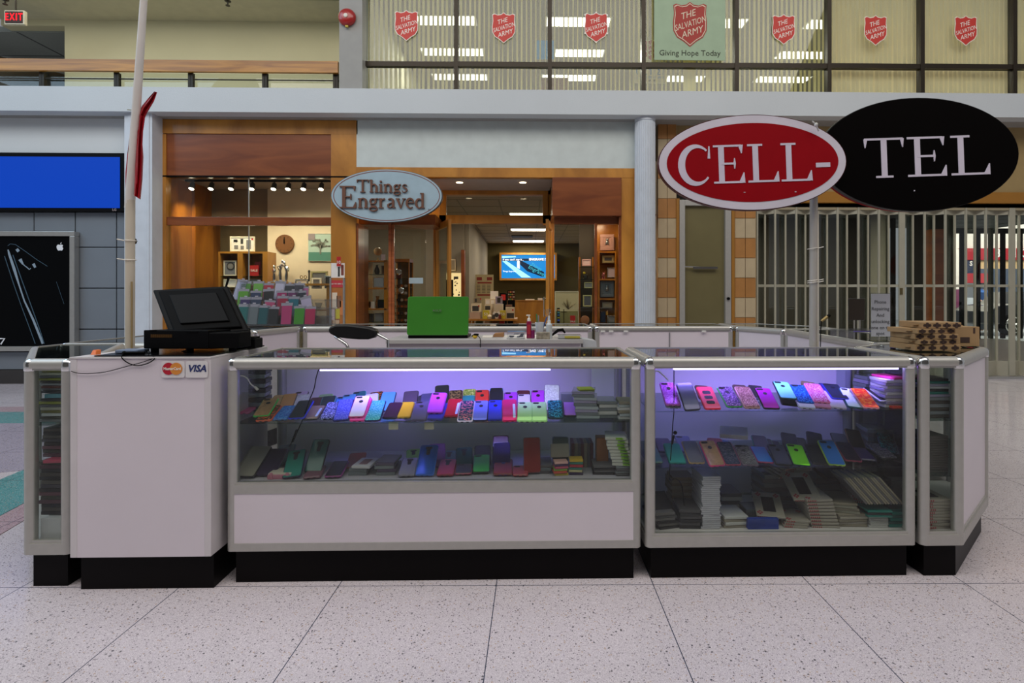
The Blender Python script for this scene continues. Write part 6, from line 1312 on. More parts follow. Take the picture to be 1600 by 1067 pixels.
# raised clear shelf with a violet edge
x0,x1,_,_ = RR(1322,520,1434,525,3.5)
t = thing('clear_riser','low clear acrylic riser with a violet edge beside the notice','riser',((x0+x1)/2,3.6,H)); MB().box(x0,x1+.0,3.42,3.70,H+.045,H+.05).build('shelf',CLEARP,t); MB().box(x0,x1,3.415,3.42,H+.044,H+.051).build('edge_strip',mat('violet plastic edge','#7a6cc0',.2),t)  # plain violet strip along the front edge
for x in (x0+.01,x1-.01): MB().box(x-.003,x+.003,3.42,3.70,H+.001,H+.045).build('leg',CLEARP,t)
# cardboard cartons with brown scallops
CB = mat('tan cardboard','#a2835c',.75,0,(8,.08)); CBD = mat('dark brown print','#3d2a22',.7)
cart = [(1432,1506,548,537,0,'lowest'),(1434,1500,536,529,.02,'second from the bottom'),(1433,1503,529,521,-.01,'third from the bottom'),(1429,1497,521,514,.03,'fourth from the bottom'),(1447,1508,513,503,.06,'topmost')]
zc_ = H; rr_ = random.Random(6)
base_y = 2.62; x = P(1468,545,base_y).x
for q,(pa,pb2,_,_,dy,lb) in enumerate(cart):
    hgt = (.030,.024,.026,.024,.030)[q]; xa, xb = P(pa+2,530,base_y).x, P(pb2-2,530,base_y).x
    if q == 0: zc_ += .002
    ang = math.radians((-2,3,-4,5,-6)[q]); Mc = Matrix.Translation(((xa+xb)/2,base_y+.11,zc_)) @ Matrix.Rotation(ang,4,'Z'); w2 = (xb-xa)/2
    t = thing('cardboard_carton','flat tan carton with dark scallop print, '+lb+' of the carton stack','carton',M=Mc,group='cartons on the right corner case')
    MB().box(-w2,w2,-.10,.10,0,hgt).build('box',CB,t,local=True,bev=.002)
    b = MB()
    for k in range(4):
        xx = -w2+ (k+.5)*w2/2
        for (ox,oz,r_) in ((0,.5,.011),(-.012,.5,.007),(.012,.5,.007)):
            b.add([(xx+ox+r_*math.cos(a_),-.1012,hgt*oz+min(r_,hgt*.45)*math.sin(a_)) for a_ in [2*PI*i/12 for i in range(12)]],[tuple(range(12))])
        b.box(xx-.005,xx+.005,-.1013,-.1005,.001,hgt-.001)
    b.build('scallop_print',CBD,t,local=True); MB().box(w2,w2+.02,-.08,-.06,hgt*.4,hgt*.45+.002).box(-w2-.015,-w2,-.07,-.03,hgt*.5,hgt*.55+.002).build('flap',CB,t,local=True)
    zc_ += hgt+.0015
t = thing('cardboard_carton','flat tan carton at the back right of the carton stack','carton',(P(1497,530,2.9).x,2.92,H+.002),group='cartons on the right corner case'); MB().box(-.085,.085,-.06,.10,0,.105).build('box',CB,t,local=True,bev=.002); MB().box(-.02,.03,-.0612,-.06,.02,.05).box(.05,.06,-.0612,-.06,.07,.1).build('scallop_print',CBD,t,local=True)
# ================================================================ GOODS IN THE FRONT CASES
def pm(hexc, rough=.35, metal=0, coat=.3): return mat('case plastic '+hexc, hexc, rough, metal, coat=coat)
HOLE = mat('dark opening','#0a0a0e',.5)
def phone_case(xb, yb, xt, yt, zs, w_, shell, bump, label, kind='r', group=None, Db=None, Ln=.150, row=0, name='phone_case', lift=.004, cutc=None):
    """bottom edge centre and top edge centre in the photograph; the bottom rests on height zs"""
    zb = zs+lift
    if Db is None:
        q = PZ(xb, yb, zb); B = q
    else: B = P(xb, 500, Db); B.z = zb
    o = Vector((0,0,HC)); d = (P(xt, yt, 3)-o).normalized(); oc = o-B
    bq = oc.dot(d); cq = oc.dot(oc)-Ln*Ln; disc = bq*bq-cq
    if disc < 0: T = o+d*(-bq)
    else:
        T = o+d*(-bq+math.sqrt(disc))
    Ya = (T-B).normalized(); Xa = Vector((1,0,0)); Xa = (Xa-Ya*Xa.dot(Ya)).normalized(); Za = Xa.cross(Ya)
    if Za.z < 0 and Za.y > 0: Za = -Za; Xa = -Xa
    M = Matrix(((Xa.x,Ya.x,Za.x,B.x),(Xa.y,Ya.y,Za.y,B.y),(Xa.z,Ya.z,Za.z,B.z),(0,0,0,1)))
    t = thing(name, label, 'phone case', M=M, group=group)
    ln = Ln
    b_m = bump or shell
    bu_ = MB().slab(w_,ln,0,.0085,r=.011,c=.0022).build('bumper',b_m,t,smooth=True,local=True)
    ins = .0035 if bump else .0015
    sh_ = MB().slab(w_-2*ins,ln-2*ins,.0085,.0105,r=.009,c=.001,y0=ins).build('shell',shell,t,smooth=True,local=True)
    ho = cutc or HOLE
    if kind in 'rc': MB().slab(w_*.40,.013,.0105,.0112,r=.006,c=.0003,y0=ln-.021,x0=-w_*.40).build('camera_opening',ho,sh_,local=True)
    if kind == 'r': MB().lathe([(.0095,.0105),(.0095,.0112)],(0,ln*.70,0),18).build('logo_opening',ho,sh_,local=True)
    if kind == 'v': MB().slab(.017,.042,.0105,.0112,r=.006,c=.0003,y0=ln-.062).slab(.030,.013,.0105,.0113,r=.005,c=.0003,y0=ln-.028).build('camera_opening',ho,sh_,local=True)
    if kind == 'k': MB().slab(w_*.16,ln*.62,.0105,.0112,r=.003,c=.0003,y0=.018,x0=w_*.22).build('card_slot',pm('#b8d4ea'),sh_,local=True)
    if kind == '3':
        for k in range(3): MB().slab(w_*.5,.022,.0105,.0112,r=.008,c=.0003,y0=ln*.2+.033*k).build('grip_opening',HOLE,sh_,local=True)
    for x in (-.012,.012): MB().box(x-.006,x+.006,-.0004,.001,.002,.0055).build('port_opening',ho,bu_,local=True)
    return t
A_ = lambda x,y: (340+x/4.7, 540+y/4.7)
B_ = lambda x,y: (660+x/4.571, 540+y/4.571)
C_ = lambda x,y: (1000+x/3.636, 540+y/3.636)
def pcs(cv, rows, zs, group):
    for r in rows:
        (x0,y0),(x1,y1) = cv(r[0],r[1]), cv(r[2],r[3]); kw = r[9] if len(r) > 9 else {}
        phone_case(x0,y0,x1,y1,zs+kw.pop('up',0),r[4],r[5],r[6],r[7],r[8],group,**kw)
WOODC = wood('wood print','#8a6a48','#b08a60',.4,(20,20,3)); CAMO = glitter('orange camouflage print','#3a2a22','#c85a20',150,0)
BLUW = glitter('blue rippled print','#0c4fa8','#3c9ae0',260,0); GLIT = glitter('silver glitter','#b8b4c4','#f4f0ff',400,.5); STUD = glitter('studded violet print','#3a44c8','#8c9cf0',420,.2)
PGL = glitter('pink glitter','#d0508a','#ffd0e6',330,.4); COP = glitter('copper glitter','#8a5a50','#e8b8a0',330,.5); DOTC = glitter('dotted cyan print','#20a8b0','#8cf0f0',420,0)
FLOR = glitter('floral teal print','#0e3a50','#c8707c',170,0); GOLDC = glitter('gold camouflage print','#3a3018','#a08848',170,.2); LEOP = glitter('purple floral print','#4a3a5a','#9c7aa0',260,.1); NAVD = glitter('navy dotted print','#141c5a','#b8c4ff',330,0)
TEALG = glitter('teal clear glitter','#0c4a54','#3fc0c8',200,.3); RIB = glitter('ribbed pink violet','#9c30a8','#e890f0',420,.2); GRYG = glitter('grey glitter','#5a5660','#b8b4bc',400,.5); ORF = glitter('orange red flower print','#d8301c','#f08a30',120,0); YG = glitter('yellow green print','#7a9a28','#d8e070',200,0)
g1 = 'phone cases on the upper shelf of the long case'
W = .068
pcs(A_,[
 (175,505,255,448,.07,pm('#e8488c'),None,'pink smooth case lying at the far left of the long case','c',dict(Ln=.13)),
 (335,562,420,450,W,CAMO,pm('#c8501c'),'orange and brown camouflage case under the wood and green one','n'),
 (318,528,398,398,.070,WOODC,pm('#2fb03c'),'wood grain case with a bright green bumper','r',dict(up=.014)),
 (455,552,540,452,W,BLUW,pm('#2a6ab8'),'rippled blue case between the wood grain and navy cases','n'),
 (575,545,655,412,.072,pm('#0c1026'),pm('#2438c8'),'navy case with an electric blue bumper, left of the led cord','n',dict(up=.008)),
 (680,550,745,452,W,pm('#b0968c',.25,.5),pm('#3a3034'),'brushed rose gold case with a card slot','k'),
 (805,548,865,428,W,NAVD,None,'navy case with white dotted ornament beside the rose gold one','n'),
 (905,560,950,402,.070,STUD,pm('#1c2470'),'studded blue violet case left of the white one','n'),
 (1025,562,1085,395,.070,pm('#d83c8c'),None,'magenta case stacked under the white one','n'),
 (1018,535,1072,378,.070,pm('#f2eef6'),pm('#d8488c'),'white case with pink bumper topmost of its pair','r',dict(up=.014)),
 (1135,562,1185,412,.072,DOTC,pm('#181c50'),'turquoise dotted case with a navy bumper','n'),
 (1262,542,1315,428,W,pm('#3a1030'),pm('#241028'),'dark plum case left of the yellow case','n'),
 (1362,538,1400,425,.066,pm('#d8b41c'),pm('#b8940c'),'yellow case with a winking face','n'),
 (1472,560,1510,418,.070,pm('#6a6480',.25,.3),pm('#4a4660'),'smoky violet case with a curled ornament right of the yellow one','r'),
],.70,g1)
# winking face on the yellow case
pcs(B_,[
 (85,538,140,420,.070,pm('#2c2c9c'),None,'indigo case under the stacked magenta case','n'),
 (85,490,125,345,.074,pm('#c048cc'),pm('#a038b0'),'bright magenta case topmost of the tall pair','r',dict(up=.022)),
 (205,518,238,390,.068,pm('#c81430',.25,.3),pm('#a01028'),'red metallic case with a card slot, left of the floral one','k',dict(up=.005)),
 (303,550,325,402,.068,FLOR,pm('#c8c4d8'),'dark teal case with coral flowers and white spray','n'),
 (410,546,424,402,.068,pm('#6a7ae0'),pm('#141830'),'periwinkle case with a dark bumper','r'),
 (518,542,525,400,.070,pm('#2434c0'),pm('#1c2890'),'royal blue textured case right of the periwinkle one','r'),
 (625,548,620,392,.068,pm('#d82468',.25,.3),pm('#a81850'),'hot pink metallic case with a card slot left of the mint ones','k'),
 (730,550,735,412,.069,pm('#a8e08c'),pm('#8cc878'),'left mint green case of the matching pair','r'),
 (838,550,832,412,.069,pm('#a8e08c'),pm('#8cc878'),'right mint green case of the matching pair','r'),
 (952,528,945,400,.070,TEALG,pm('#0c3840'),'teal glitter case in a clear bag right of the mint pair','n'),
 (1062,512,1050,398,.066,pm('#b078c0'),pm('#201a28'),'lilac pink case with a dark rim at the end of the row','n'),
],.70,g1)
# second row, leaning behind the first one
D2 = 2.60
pcs(A_,[
 (395,0,470,372,W,WOODC,pm('#3a2a20'),'brown wood case leaning in the second row, far left','n',dict(Db=D2)),
 (490,0,540,362,W,pm('#a8784a'),pm('#4a3a30'),'tan case in the second row behind the blue rippled one','n',dict(Db=D2)),
 (590,0,640,368,W,GLIT,CLEARP,'clear glitter case in the second row behind the led cord','n',dict(Db=D2)),
 (570,0,625,345,W,pm('#a890b8'),pm('#3a2a40'),'pale mauve case at the back of the second row','c',dict(Db=D2+.06)),
 (700,0,740,390,W,pm('#401020'),pm('#a81848'),'black and crimson case in the second row','n',dict(Db=D2)),
 (790,0,825,380,W,pm('#1c2c34'),pm('#2c8ca0'),'dark slate case with teal rim in the second row','n',dict(Db=D2)),
 (770,0,800,366,W,pm('#7a9a70'),pm('#8cd060'),'clear green edged case at the back behind the slate one','n',dict(Db=D2+.06)),
 (890,0,930,385,W,BLUW,pm('#10142c'),'black and blue case behind the navy dotted one','c',dict(Db=D2)),
 (940,0,975,368,W,pm('#4a90c8'),pm('#101c40'),'sky blue case with dark rim behind the studded one','c',dict(Db=D2)),
 (1035,0,1045,345,W,pm('#1c6a78'),pm('#88c8c8'),'dark teal case standing highest behind the white one','c',dict(Db=D2+.06)),
 (1125,0,1135,362,W,pm('#e4e0ec'),pm('#8cd060'),'white case with lime rim behind the turquoise dotted one','n',dict(Db=D2)),
 (1165,0,1170,348,W,CAMO,pm('#b84a20'),'orange brown patterned case behind the turquoise dotted one','n',dict(Db=D2+.05)),
 (1225,0,1265,348,.072,pm('#5aa8d8'),pm('#1c3c50'),'light blue studded case behind the plum case','n',dict(Db=D2)),
 (1400,0,1422,408,W,pm('#5ab0c0'),pm('#2c6878'),'aqua case peeping over the yellow one','n',dict(Db=D2)),
 (1410,0,1425,340,.074,pm('#5a4a58'),pm('#141418'),'square dark case with an orange emblem at the back','n',dict(Db=D2+.08,Ln=.12)),
 (1520,0,1525,372,W,pm('#2c2c34'),pm('#18181c'),'charcoal case behind the smoky violet one','c',dict(Db=D2)),
],.70,g1)
pcs(B_,[
 (35,0,40,350,W,pm('#4c4c6a'),pm('#1c1c2c'),'dark violet grey case left of the magenta stack','n',dict(Db=D2)),
 (135,0,142,288,.07,pm('#141418'),pm('#0c0c10'),'black case standing highest over the magenta stack','c',dict(Db=D2+.02,Ln=.155)),
 (235,0,240,325,W,GOLDC,pm('#5a1420'),'gold camouflage case behind the red metallic one','n',dict(Db=D2)),
 (325,0,330,365,W,pm('#188878'),pm('#0c6858'),'teal case with gold flower behind the floral one','n',dict(Db=D2-.02)),
 (330,0,338,318,W,YG,pm('#98a83c'),'yellow green case at the back behind the teal one','n',dict(Db=D2+.05)),
 (425,0,428,323,W,pm('#c83420'),pm('#a8240c'),'orange red case behind the periwinkle one','r',dict(Db=D2)),
 (525,0,528,322,W,pm('#18181e'),pm('#0c0c10'),'black case behind the royal blue one','c',dict(Db=D2)),
 (525,0,530,308,W,pm('#101014'),pm('#1c88c0'),'black case with a blue rim at the back behind the royal blue one','n',dict(Db=D2+.06)),
 (630,0,632,340,W,pm('#a83cc0'),pm('#8424a0'),'purple case behind the hot pink one','r',dict(Db=D2)),
 (725,0,728,385,W,pm('#c02440'),None,'red case directly behind the left mint case','n',dict(Db=D2-.03)),
 (725,0,726,357,W,pm('#dcd8e4'),pm('#181820'),'black and white case behind the left mint case','c',dict(Db=D2)),
 (720,0,722,328,W,pm('#5a141c'),pm('#201014'),'dark red case at the back behind the mint pair','n',dict(Db=D2+.06)),
 (830,0,825,325,W,pm('#b83cc0'),pm('#9028a0'),'magenta violet case behind the right mint case','r',dict(Db=D2)),
 (925,0,925,285,.078,GLIT,CLEARP,'silver glitter case in a clear bag behind the teal glitter one','n',dict(Db=D2)),
],.70,g1)
# price tags on the shelf edge
for k,(px,lb) in enumerate(((615.5,'below the yellow case'),(671,'below the magenta stack'))):
    v = P(px,664,2.432); tag(MB().box(v.x-.021,v.x+.021,2.4225,2.424,.665,.699).build('price_tag',mat('cream tag','#bdb8a4',.7)),'small cream tag on the upper shelf edge '+lb,'tag')

# upper shelf of the full height case
g2 = 'phone cases on the upper shelf of the full height case'
pcs(C_,[
 (188,345,150,215,.072,RIB,pm('#c868c8'),'ribbed violet pink case at the left end of the upper shelf','r',dict(up=.012)),
 (192,358,158,240,.072,GLIT,None,'clear glitter case under the ribbed violet pink one','n'),
 (300,372,245,215,.074,pm('#3c4070'),pm('#101428'),'slate blue case with a black rim on the upper shelf','n'),
 (415,368,360,240,.076,pm('#e83c50'),pm('#c82438'),'coral red case with three black grip windows','3'),
 (540,356,475,240,.074,LEOP,pm('#3fb04a'),'floral purple case with green rim on the upper shelf','r'),
 (640,362,575,240,.074,COP,pm('#c89890'),'copper glitter case on the upper shelf','n'),
 (750,366,690,248,.074,pm('#c02cb8',.25,.4),pm('#18101c'),'metallic magenta case with a black bumper on the upper shelf','r'),
 (850,345,820,250,.074,pm('#18181e'),None,'black case stacked under the pale turquoise one','n'),
 (845,310,795,212,.076,pm('#7adce0'),pm('#1c3038'),'pale turquoise case with a dark end, topmost of its stack','r',dict(up=.035)),
 (950,362,900,262,.074,pm('#b8bcd0'),None,'clear grey case under the blue striped one','n'),
 (945,335,890,230,.074,glitter('blue striped print','#0c3c80','#3c90d0',260,.2),pm('#1c5090'),'blue striped glossy case on the upper shelf','c',dict(up=.016)),
 (1040,362,990,260,.074,pm('#a8708c'),None,'pinkish case stacked under the pink glitter one','n'),
 (1035,330,972,222,.076,PGL,pm('#e07ca8'),'pink glitter case topmost of its stack on the upper shelf','n',dict(up=.02)),
 (1125,362,1080,270,.074,pm('#b8b0c8'),None,'clear case under the black hinged one','n'),
 (1140,310,1075,225,.078,pm('#1a1e34'),pm('#2c30b8'),'black case with an electric blue flap on the upper shelf','r',dict(up=.03)),
 (1225,360,1170,250,.070,pm('#c8dce8'),pm('#18586a'),'white case with teal rim right of the black hinged one','c'),
 (1315,362,1232,250,.074,ORF,pm('#b87c88'),'orange red flower case on the upper shelf','n',dict(up=.004)),
 (1410,322,1305,245,.076,pm('#15151b'),pm('#dcdce8'),'black case with a white rim at the right of the upper shelf','r',dict(up=.02)),
],.745,g2)
for k,(x,y,lb,c_) in enumerate(((650,235,'dark case at the back behind the metallic magenta one','#1c1a24'),(560,232,'brownish case at the back behind the copper glitter one','#6a4848'),(950,212,'tan case at the back behind the pink glitter one','#9c8468'),(1050,225,'violet blue case at the back behind the black hinged one','#3428a0'),(345,236,'dark red case at the back behind the coral one','#5a1c28'))):
    xx,yy = C_(x,y); phone_case(xx+8,0,xx,yy,.745,W,pm(c_),None,lb,'n',g2,Db=2.64)
# middle shelf of the full height case
g3 = 'phone cases on the middle shelf of the full height case'
pcs(C_,[
 (95,672,60,590,.06,pm('#1c6a6a'),None,'dark teal case at the left end of the middle shelf','n'),
 (215,676,175,562,.080,pm('#2a9c96'),pm('#1c7c78'),'turquoise plain case on the middle shelf','n'),
 (325,676,275,548,.074,pm('#8c8ca0',.25,.5),pm('#b89868'),'silver grey mirror case with gold rim on the middle shelf','n'),
 (440,690,375,545,.074,WOODC,pm('#c83c78'),'wood grain case with a pink rim on the middle shelf','r',dict(cutc=None)),
 (530,686,470,552,.074,glitter('blue red print','#2c3850','#5a5870',170,0),pm('#a84860'),'dark slate case with rosy rim on the middle shelf','n'),
 (630,688,570,572,.074,GRYG,pm('#6a5a70'),'grey lilac glitter case on the middle shelf','r'),
 (715,672,665,582,.074,pm('#1c70c0'),pm('#a02860'),'bright blue case with a raspberry rim on the middle shelf','n'),
 (820,686,765,568,.076,pm('#3a3c54'),pm('#14141c'),'slate case with black rim left of the lime one','r'),
 (920,690,870,568,.078,pm('#6ac024'),pm('#18243c'),'lime green case with a navy bumper on the middle shelf','r'),
 (1030,682,970,570,.074,pm('#16161a'),None,'black case right of the lime green one','c'),
 (1120,686,1050,545,.078,pm('#1460b0'),pm('#88a838'),'bright blue case with a lime lower edge','r'),
 (1215,664,1145,555,.076,pm('#201418'),pm('#8c2848'),'black case with a raspberry rim on the middle shelf','r'),
 (1300,658,1235,590,.07,pm('#2c1c50'),None,'dark purple case right of the raspberry rimmed one','n'),
 (1420,650,1320,560,.078,GRYG,CLEARP,'clear sparkling case with a white tag at the right of the middle shelf','n'),
],.492,g3)
for k,(x,y,dx,c_,r_,lb) in enumerate(((120,535,8,'#3c3058',None,'dusky purple case behind the turquoise one'),(235,522,10,'#6a6a98',None,'lavender case behind the silver mirror one'),(420,535,8,'#8c2838',None,'dark red case behind the wood grain one'),(455,545,8,'#2c5890',None,'blue case behind the slate and rosy one'),(670,518,8,'#10141c','#2c7c70','black case with a teal rim behind the bright blue one'),(700,535,8,'#0c1014','#4ca03c','black case with green rim behind the slate one'),(745,550,8,'#101018','#74b82c','black case with a lime rim left of the lime one'),(840,505,6,'#141416',None,'black ribbed case at the back of the middle shelf'),(890,530,8,'#1c1814',None,'dark olive case behind the lime green one'),(985,498,4,'#181612','#3a3428','flat black case lying highest at the back'),(1120,505,12,'#5a5a5c','#3a3836','grey tablet case at the back of the middle shelf'),(1200,480,12,'#2c2018','#6a4c28','dark brown case at the back right of the middle shelf'))):
    xx,yy = C_(x,y); phone_case(xx+dx,0,xx,yy,.492,.074,pm(c_),pm(r_) if r_ else None,lb,'c' if k%2 else 'n',g3,Db=2.62)
xx,yy = C_(1380,490); phone_case(xx+12,0,xx,yy,.50,.08,TEALG,pm('#204048'),'dark teal glitter case in plastic at the right of the middle shelf','n',g3,Db=2.56)

# lower deck of the long case
g4 = 'cases and wallets on the lower deck of the long case'
zd4 = .4455
tag(MB().box(-1.275,.465,2.42,2.865,.430,zd4-.0005).build('deck_board',mat('dim white deck','#a8a4ac',.5)),'white lower deck board inside the long case','shelf')
pcs(A_,[
 (185,972,330,745,.10,pm('#8c887c'),pm('#16161a'),'large grey tablet sleeve leaning at the far left of the lower deck','n',dict(Ln=.19)),
 (350,960,455,765,.085,pm('#2c2040'),None,'dark purple wallet leaning behind the cream and pink case','n',dict(Ln=.17)),
 (545,975,590,772,.082,pm('#14786c'),pm('#2c2044'),'teal case with dark rim on the lower deck','v',dict(Ln=.16)),
 (700,890,770,690,.08,pm('#1c6460'),pm('#101418'),'dark teal case in a plastic bag leaning high on the lower deck','v',dict(Db=2.50,Ln=.16)),
 (460,900,520,735,.08,pm('#184c5c'),None,'dark cyan case at the back left of the lower deck','n',dict(Db=2.6,Ln=.16)),
 (690,978,740,895,.075,pm('#7a4c5c'),None,'dusty rose flat box beside the teal cases','n'),
 (845,972,910,858,.075,pm('#1c141c'),pm('#8c2c7c'),'black case with purple rim on the lower deck','n'),
 (1000,850,1035,800,.08,pm('#8c2c28'),None,'dark red case at the back of the white box','n',dict(Db=2.56)),
 (1385,965,1420,835,.076,pm('#9c98a4',.25,.4),pm('#7c7884'),'brushed silver case left of the big blue one','v'),
 (1520,960,1560,735,.084,pm('#2460b8',.2,.3),pm('#3c6cc8'),'big glossy blue case on the lower deck','v',dict(Ln=.17)),
 (1440,840,1440,772,.07,pm('#5c9828'),None,'lime case peeping over the silver one','v',dict(Db=2.6)),
],zd4,g4)
pcs(B_,[
 (100,910,105,710,.084,pm('#7c2c70'),None,'plum case behind the big glossy blue one','n',dict(Db=2.56,Ln=.17)),
 (160,935,190,822,.078,pm('#a81c3c'),pm('#8c142c'),'crimson case on the lower deck','v'),
 (180,850,195,762,.076,pm('#145c58'),None,'dark teal case behind the crimson one','v',dict(Db=2.55)),
 (290,925,300,855,.076,pm('#1c1c24'),pm('#98204c'),'black case with crimson rim in front of the tall teal case','c',dict(Ln=.1)),
 (300,860,298,735,.080,pm('#10544c'),pm('#0c3c38'),'tall dark teal case on the lower deck','v',dict(Db=2.53)),
 (420,915,425,790,.080,pm('#28b828'),pm('#1c1c20'),'vivid green case with a black base','c'),
 (430,800,430,722,.08,pm('#141414'),None,'black cases bundle behind the vivid green one','n',dict(Db=2.58)),
 (575,930,580,820,.088,pm('#98281c'),pm('#7c2014'),'rust red case with a blue hole on the lower deck','r',dict(cutc=pm('#2c3490'))),
 (565,820,568,700,.082,pm('#3c2468'),None,'violet wallet case behind the rust red one','n',dict(Db=2.53)),
 (560,730,560,645,.078,pm('#6c2018'),pm('#2c1414'),'brown red case at the back behind the violet wallet','n',dict(Db=2.60)),
 (700,935,700,870,.07,pm('#a83038'),None,'red case under the plastic bag','c',dict(Ln=.1)),
 (785,870,780,645,.082,pm('#8c241c'),CLEARP,'tall red case in a clear bag on the lower deck','n',dict(Db=2.48,Ln=.16)),
 (985,850,985,650,.08,pm('#24483c'),CLEARP,'dark green case in a clear bag on the lower deck','n',dict(Db=2.50,Ln=.16)),
],zd4,g4)
def M_at(x, y, z, rz=0, rx=0): return Matrix.Translation((x,y,z)) @ Matrix.Rotation(rz,4,'Z') @ Matrix.Rotation(rx,4,'X')
def pack(name, cat, x, y, z, w_, d, h, m, label, group, rz=0, rx=0, window=None, marks=None, hang=False):
    t = thing(name, label, cat, M=M_at(x,y,z,rz,rx), group=group)
    ct_ = MB().box(-w_/2,w_/2,-d/2,d/2,0,h).build('carton', m, t, local=True, bev=min(.002,h/4))
    if window: MB().box(-w_*.22,w_*.22,-d*.3,d*.3,h,h+.001).build('window', window, ct_, local=True)
    if marks:
        b = MB()
        for q,(u,v_) in enumerate(((-.36,-.36),(.34,.38),(-.3,.4))):
            for k in range(4): b.cyl((u*w_+.008*math.cos(k*PI/2),v_*d+.008*math.sin(k*PI/2),h),(u*w_+.008*math.cos(k*PI/2),v_*d+.008*math.sin(k*PI/2),h+.0008),.005,n=8)
        for k in range(5): b.box(-w_*.45+k*w_*.07,-w_*.45+k*w_*.07+w_*.035,-d/2-.0006,-d/2+.0002,h*.15,h*.85)
        b.build('red_print', marks, ct_, local=True)
    return t
ORD = ['lowest','second','third','fourth','fifth','sixth','seventh','eighth','ninth','tenth','eleventh','twelfth','thirteenth','fourteenth','fifteenth','sixteenth','seventeenth','eighteenth','nineteenth','twentieth']+['twenty-%s' % k for k in 'first second third fourth fifth'.split()]
def pile(n, pxc, Y, z, w_, d, h, mats, what, where, group, rz=0, jit=.006, drift=(0,0), tilt=0, seed=1, name='boxed_phone_case', cat='boxed case', gap=.0006, **kw):
    """a pile of n like things; each is its own object"""
    r = random.Random(seed); x = P(pxc,600,Y).x if pxc > 20 or pxc < -20 else pxc; out = []
    for k in range(n):
        lb = '%s, %s %s' % (what, (ORD[k]+' up' if 0 < k < n-1 else ('lowest' if k == 0 else 'topmost')), where)
        out.append(pack(name, cat, x+r.uniform(-jit,jit)+drift[0]*k, Y+d/2+r.uniform(0,jit)+drift[1]*k, z, w_, d, h, mats[k % len(mats)], lb, group, rz+r.uniform(-.06,.06), tilt, **kw)); z += h+gap
    return z
CLB = mat('frosty plastic box','#a8b0b4',.15,0,coat=.8); CLB2 = mat('clear grey plastic box','#70787c',.12,0,coat=.8); CLB3 = mat('pale violet plastic box','#9c94b0',.15,0,coat=.8)
KR = mat('dim cream carton','#8f8674',.6); GRB = mat('dim grey carton','#5c5a5c',.5); WB = mat('white slim box','#c8c6c4',.4); WB2 = mat('white pack with lime tab','#c2c2b8',.4); BLKB = mat('black slim box','#1c1b1f',.35,0,coat=.4); REDPR = mat('red pack print','#a02030',.5); TQB = mat('turquoise slim box','#12766c',.4); LIME = mat('lime tab','#7cb024',.5)
gw = 'packs in the long case'
# in front on the lower deck
x,y = A_(445,985); v = PZ(x,y,zd4); t = pack('phone_case','phone case',v.x,v.y+.05,zd4,.10,.08,.026,pm('#c8c0b0'),'cream ridged case lying on its side at the left of the lower deck',g4,.04); MB().box(-.052,.052,-.045,-.038,0,.02).box(-.042,-.028,-.0475,-.043,0,.03).box(.028,.042,-.0475,-.043,0,.03).build('pink_bumper',pm('#c0788c'),t,local=True,bev=.003)
pile(2,P(1035,0,2.5).x*0+ (340+1030/4.7),2.47,zd4,.082,.12,.016,[CLB2],'flat clear box','under the white brown printed box',gw,seed=3)
pack('boxed_phone_case','boxed case',P(340+1060/4.7,0,2.47).x,2.53,zd4+.034,.084,.13,.012,mat('white carton','#c8c4c8',.4),'white box with a rosy printed picture on two clear boxes',gw,-.08,0,window=pm('#8c5c60'))
pile(4,340+1225/4.7,2.47,zd4,.086,.13,.014,[CLB2,mat('purple tinted box','#4a3c58',.15,0,coat=.8)],'purple tinted clear box','in the pile left of the silver case',gw,seed=5)
pile(6,660+985/4.571,2.45,zd4,.062,.05,.010,[pm('#c8b020'),pm('#c8503c'),pm('#8cb83c'),pm('#c0506c'),pm('#3c1c4c'),pm('#d8a8a0')],'colourful small case','in the left pile under the green bag',g4,seed=6,rz=.12,name='phone_case',cat='phone case')
pile(6,660+1105/4.571,2.46,zd4,.062,.06,.011,[pm('#2c1440'),pm('#c8c090'),pm('#1c7868'),pm('#a81c28'),pm('#1c7868'),pm('#c8a414')],'colourful small case','in the right pile topped with a yellow one',g4,seed=7,rz=-.05,name='phone_case',cat='phone case')
pile(3,660+840/4.571,2.48,zd4,.10,.13,.013,[GRB,CLB2],'grey bagged box','in the pile right of the red case',gw,seed=8)
v = P(660+985/4.571,0,2.47); pack('boxed_phone_case','boxed case',v.x,2.50,zd4+.07,.085,.02,.06,mat('silver grey card pack','#8a8478',.4),'silver grey card pack standing on the colourful cases',gw,.06,-.3)
for k in range(7): v = P(660+(1070+22*k)/4.571,0,2.62); pack('boxed_phone_case','boxed case',v.x,2.62,zd4,.015,.10,.115,[mat('dim red spine','#5c3034',.5),KR,GRB][k%3],'narrow upright pack, %s from the left of the row at the back' % ['first','second','third','fourth','fifth','sixth','last'][k],'upright packs at the back of the lower deck',.0)
for k in range(3): v = P(660+(1255+26*k)/4.571,0,2.56); pack('boxed_phone_case','boxed case',v.x,2.56,zd4+.04,.020,.06,.11,mat('orange spine','#96581c',.5),'orange upright pack, %s of three' % ['left','middle','right'][k],'orange upright packs',0)
pile(4,660+1300/4.571,2.46,zd4,.10,.12,.010,[BLKB,GRB],'dark flat box','under the orange upright packs',gw,seed=9)
z_ = pile(4,660+1450/4.571,2.44,zd4,.085,.09,.011,[GRB,CLB2],'dark grey box','low in the pile by the right end',gw,seed=10)
r_ = random.Random(3)
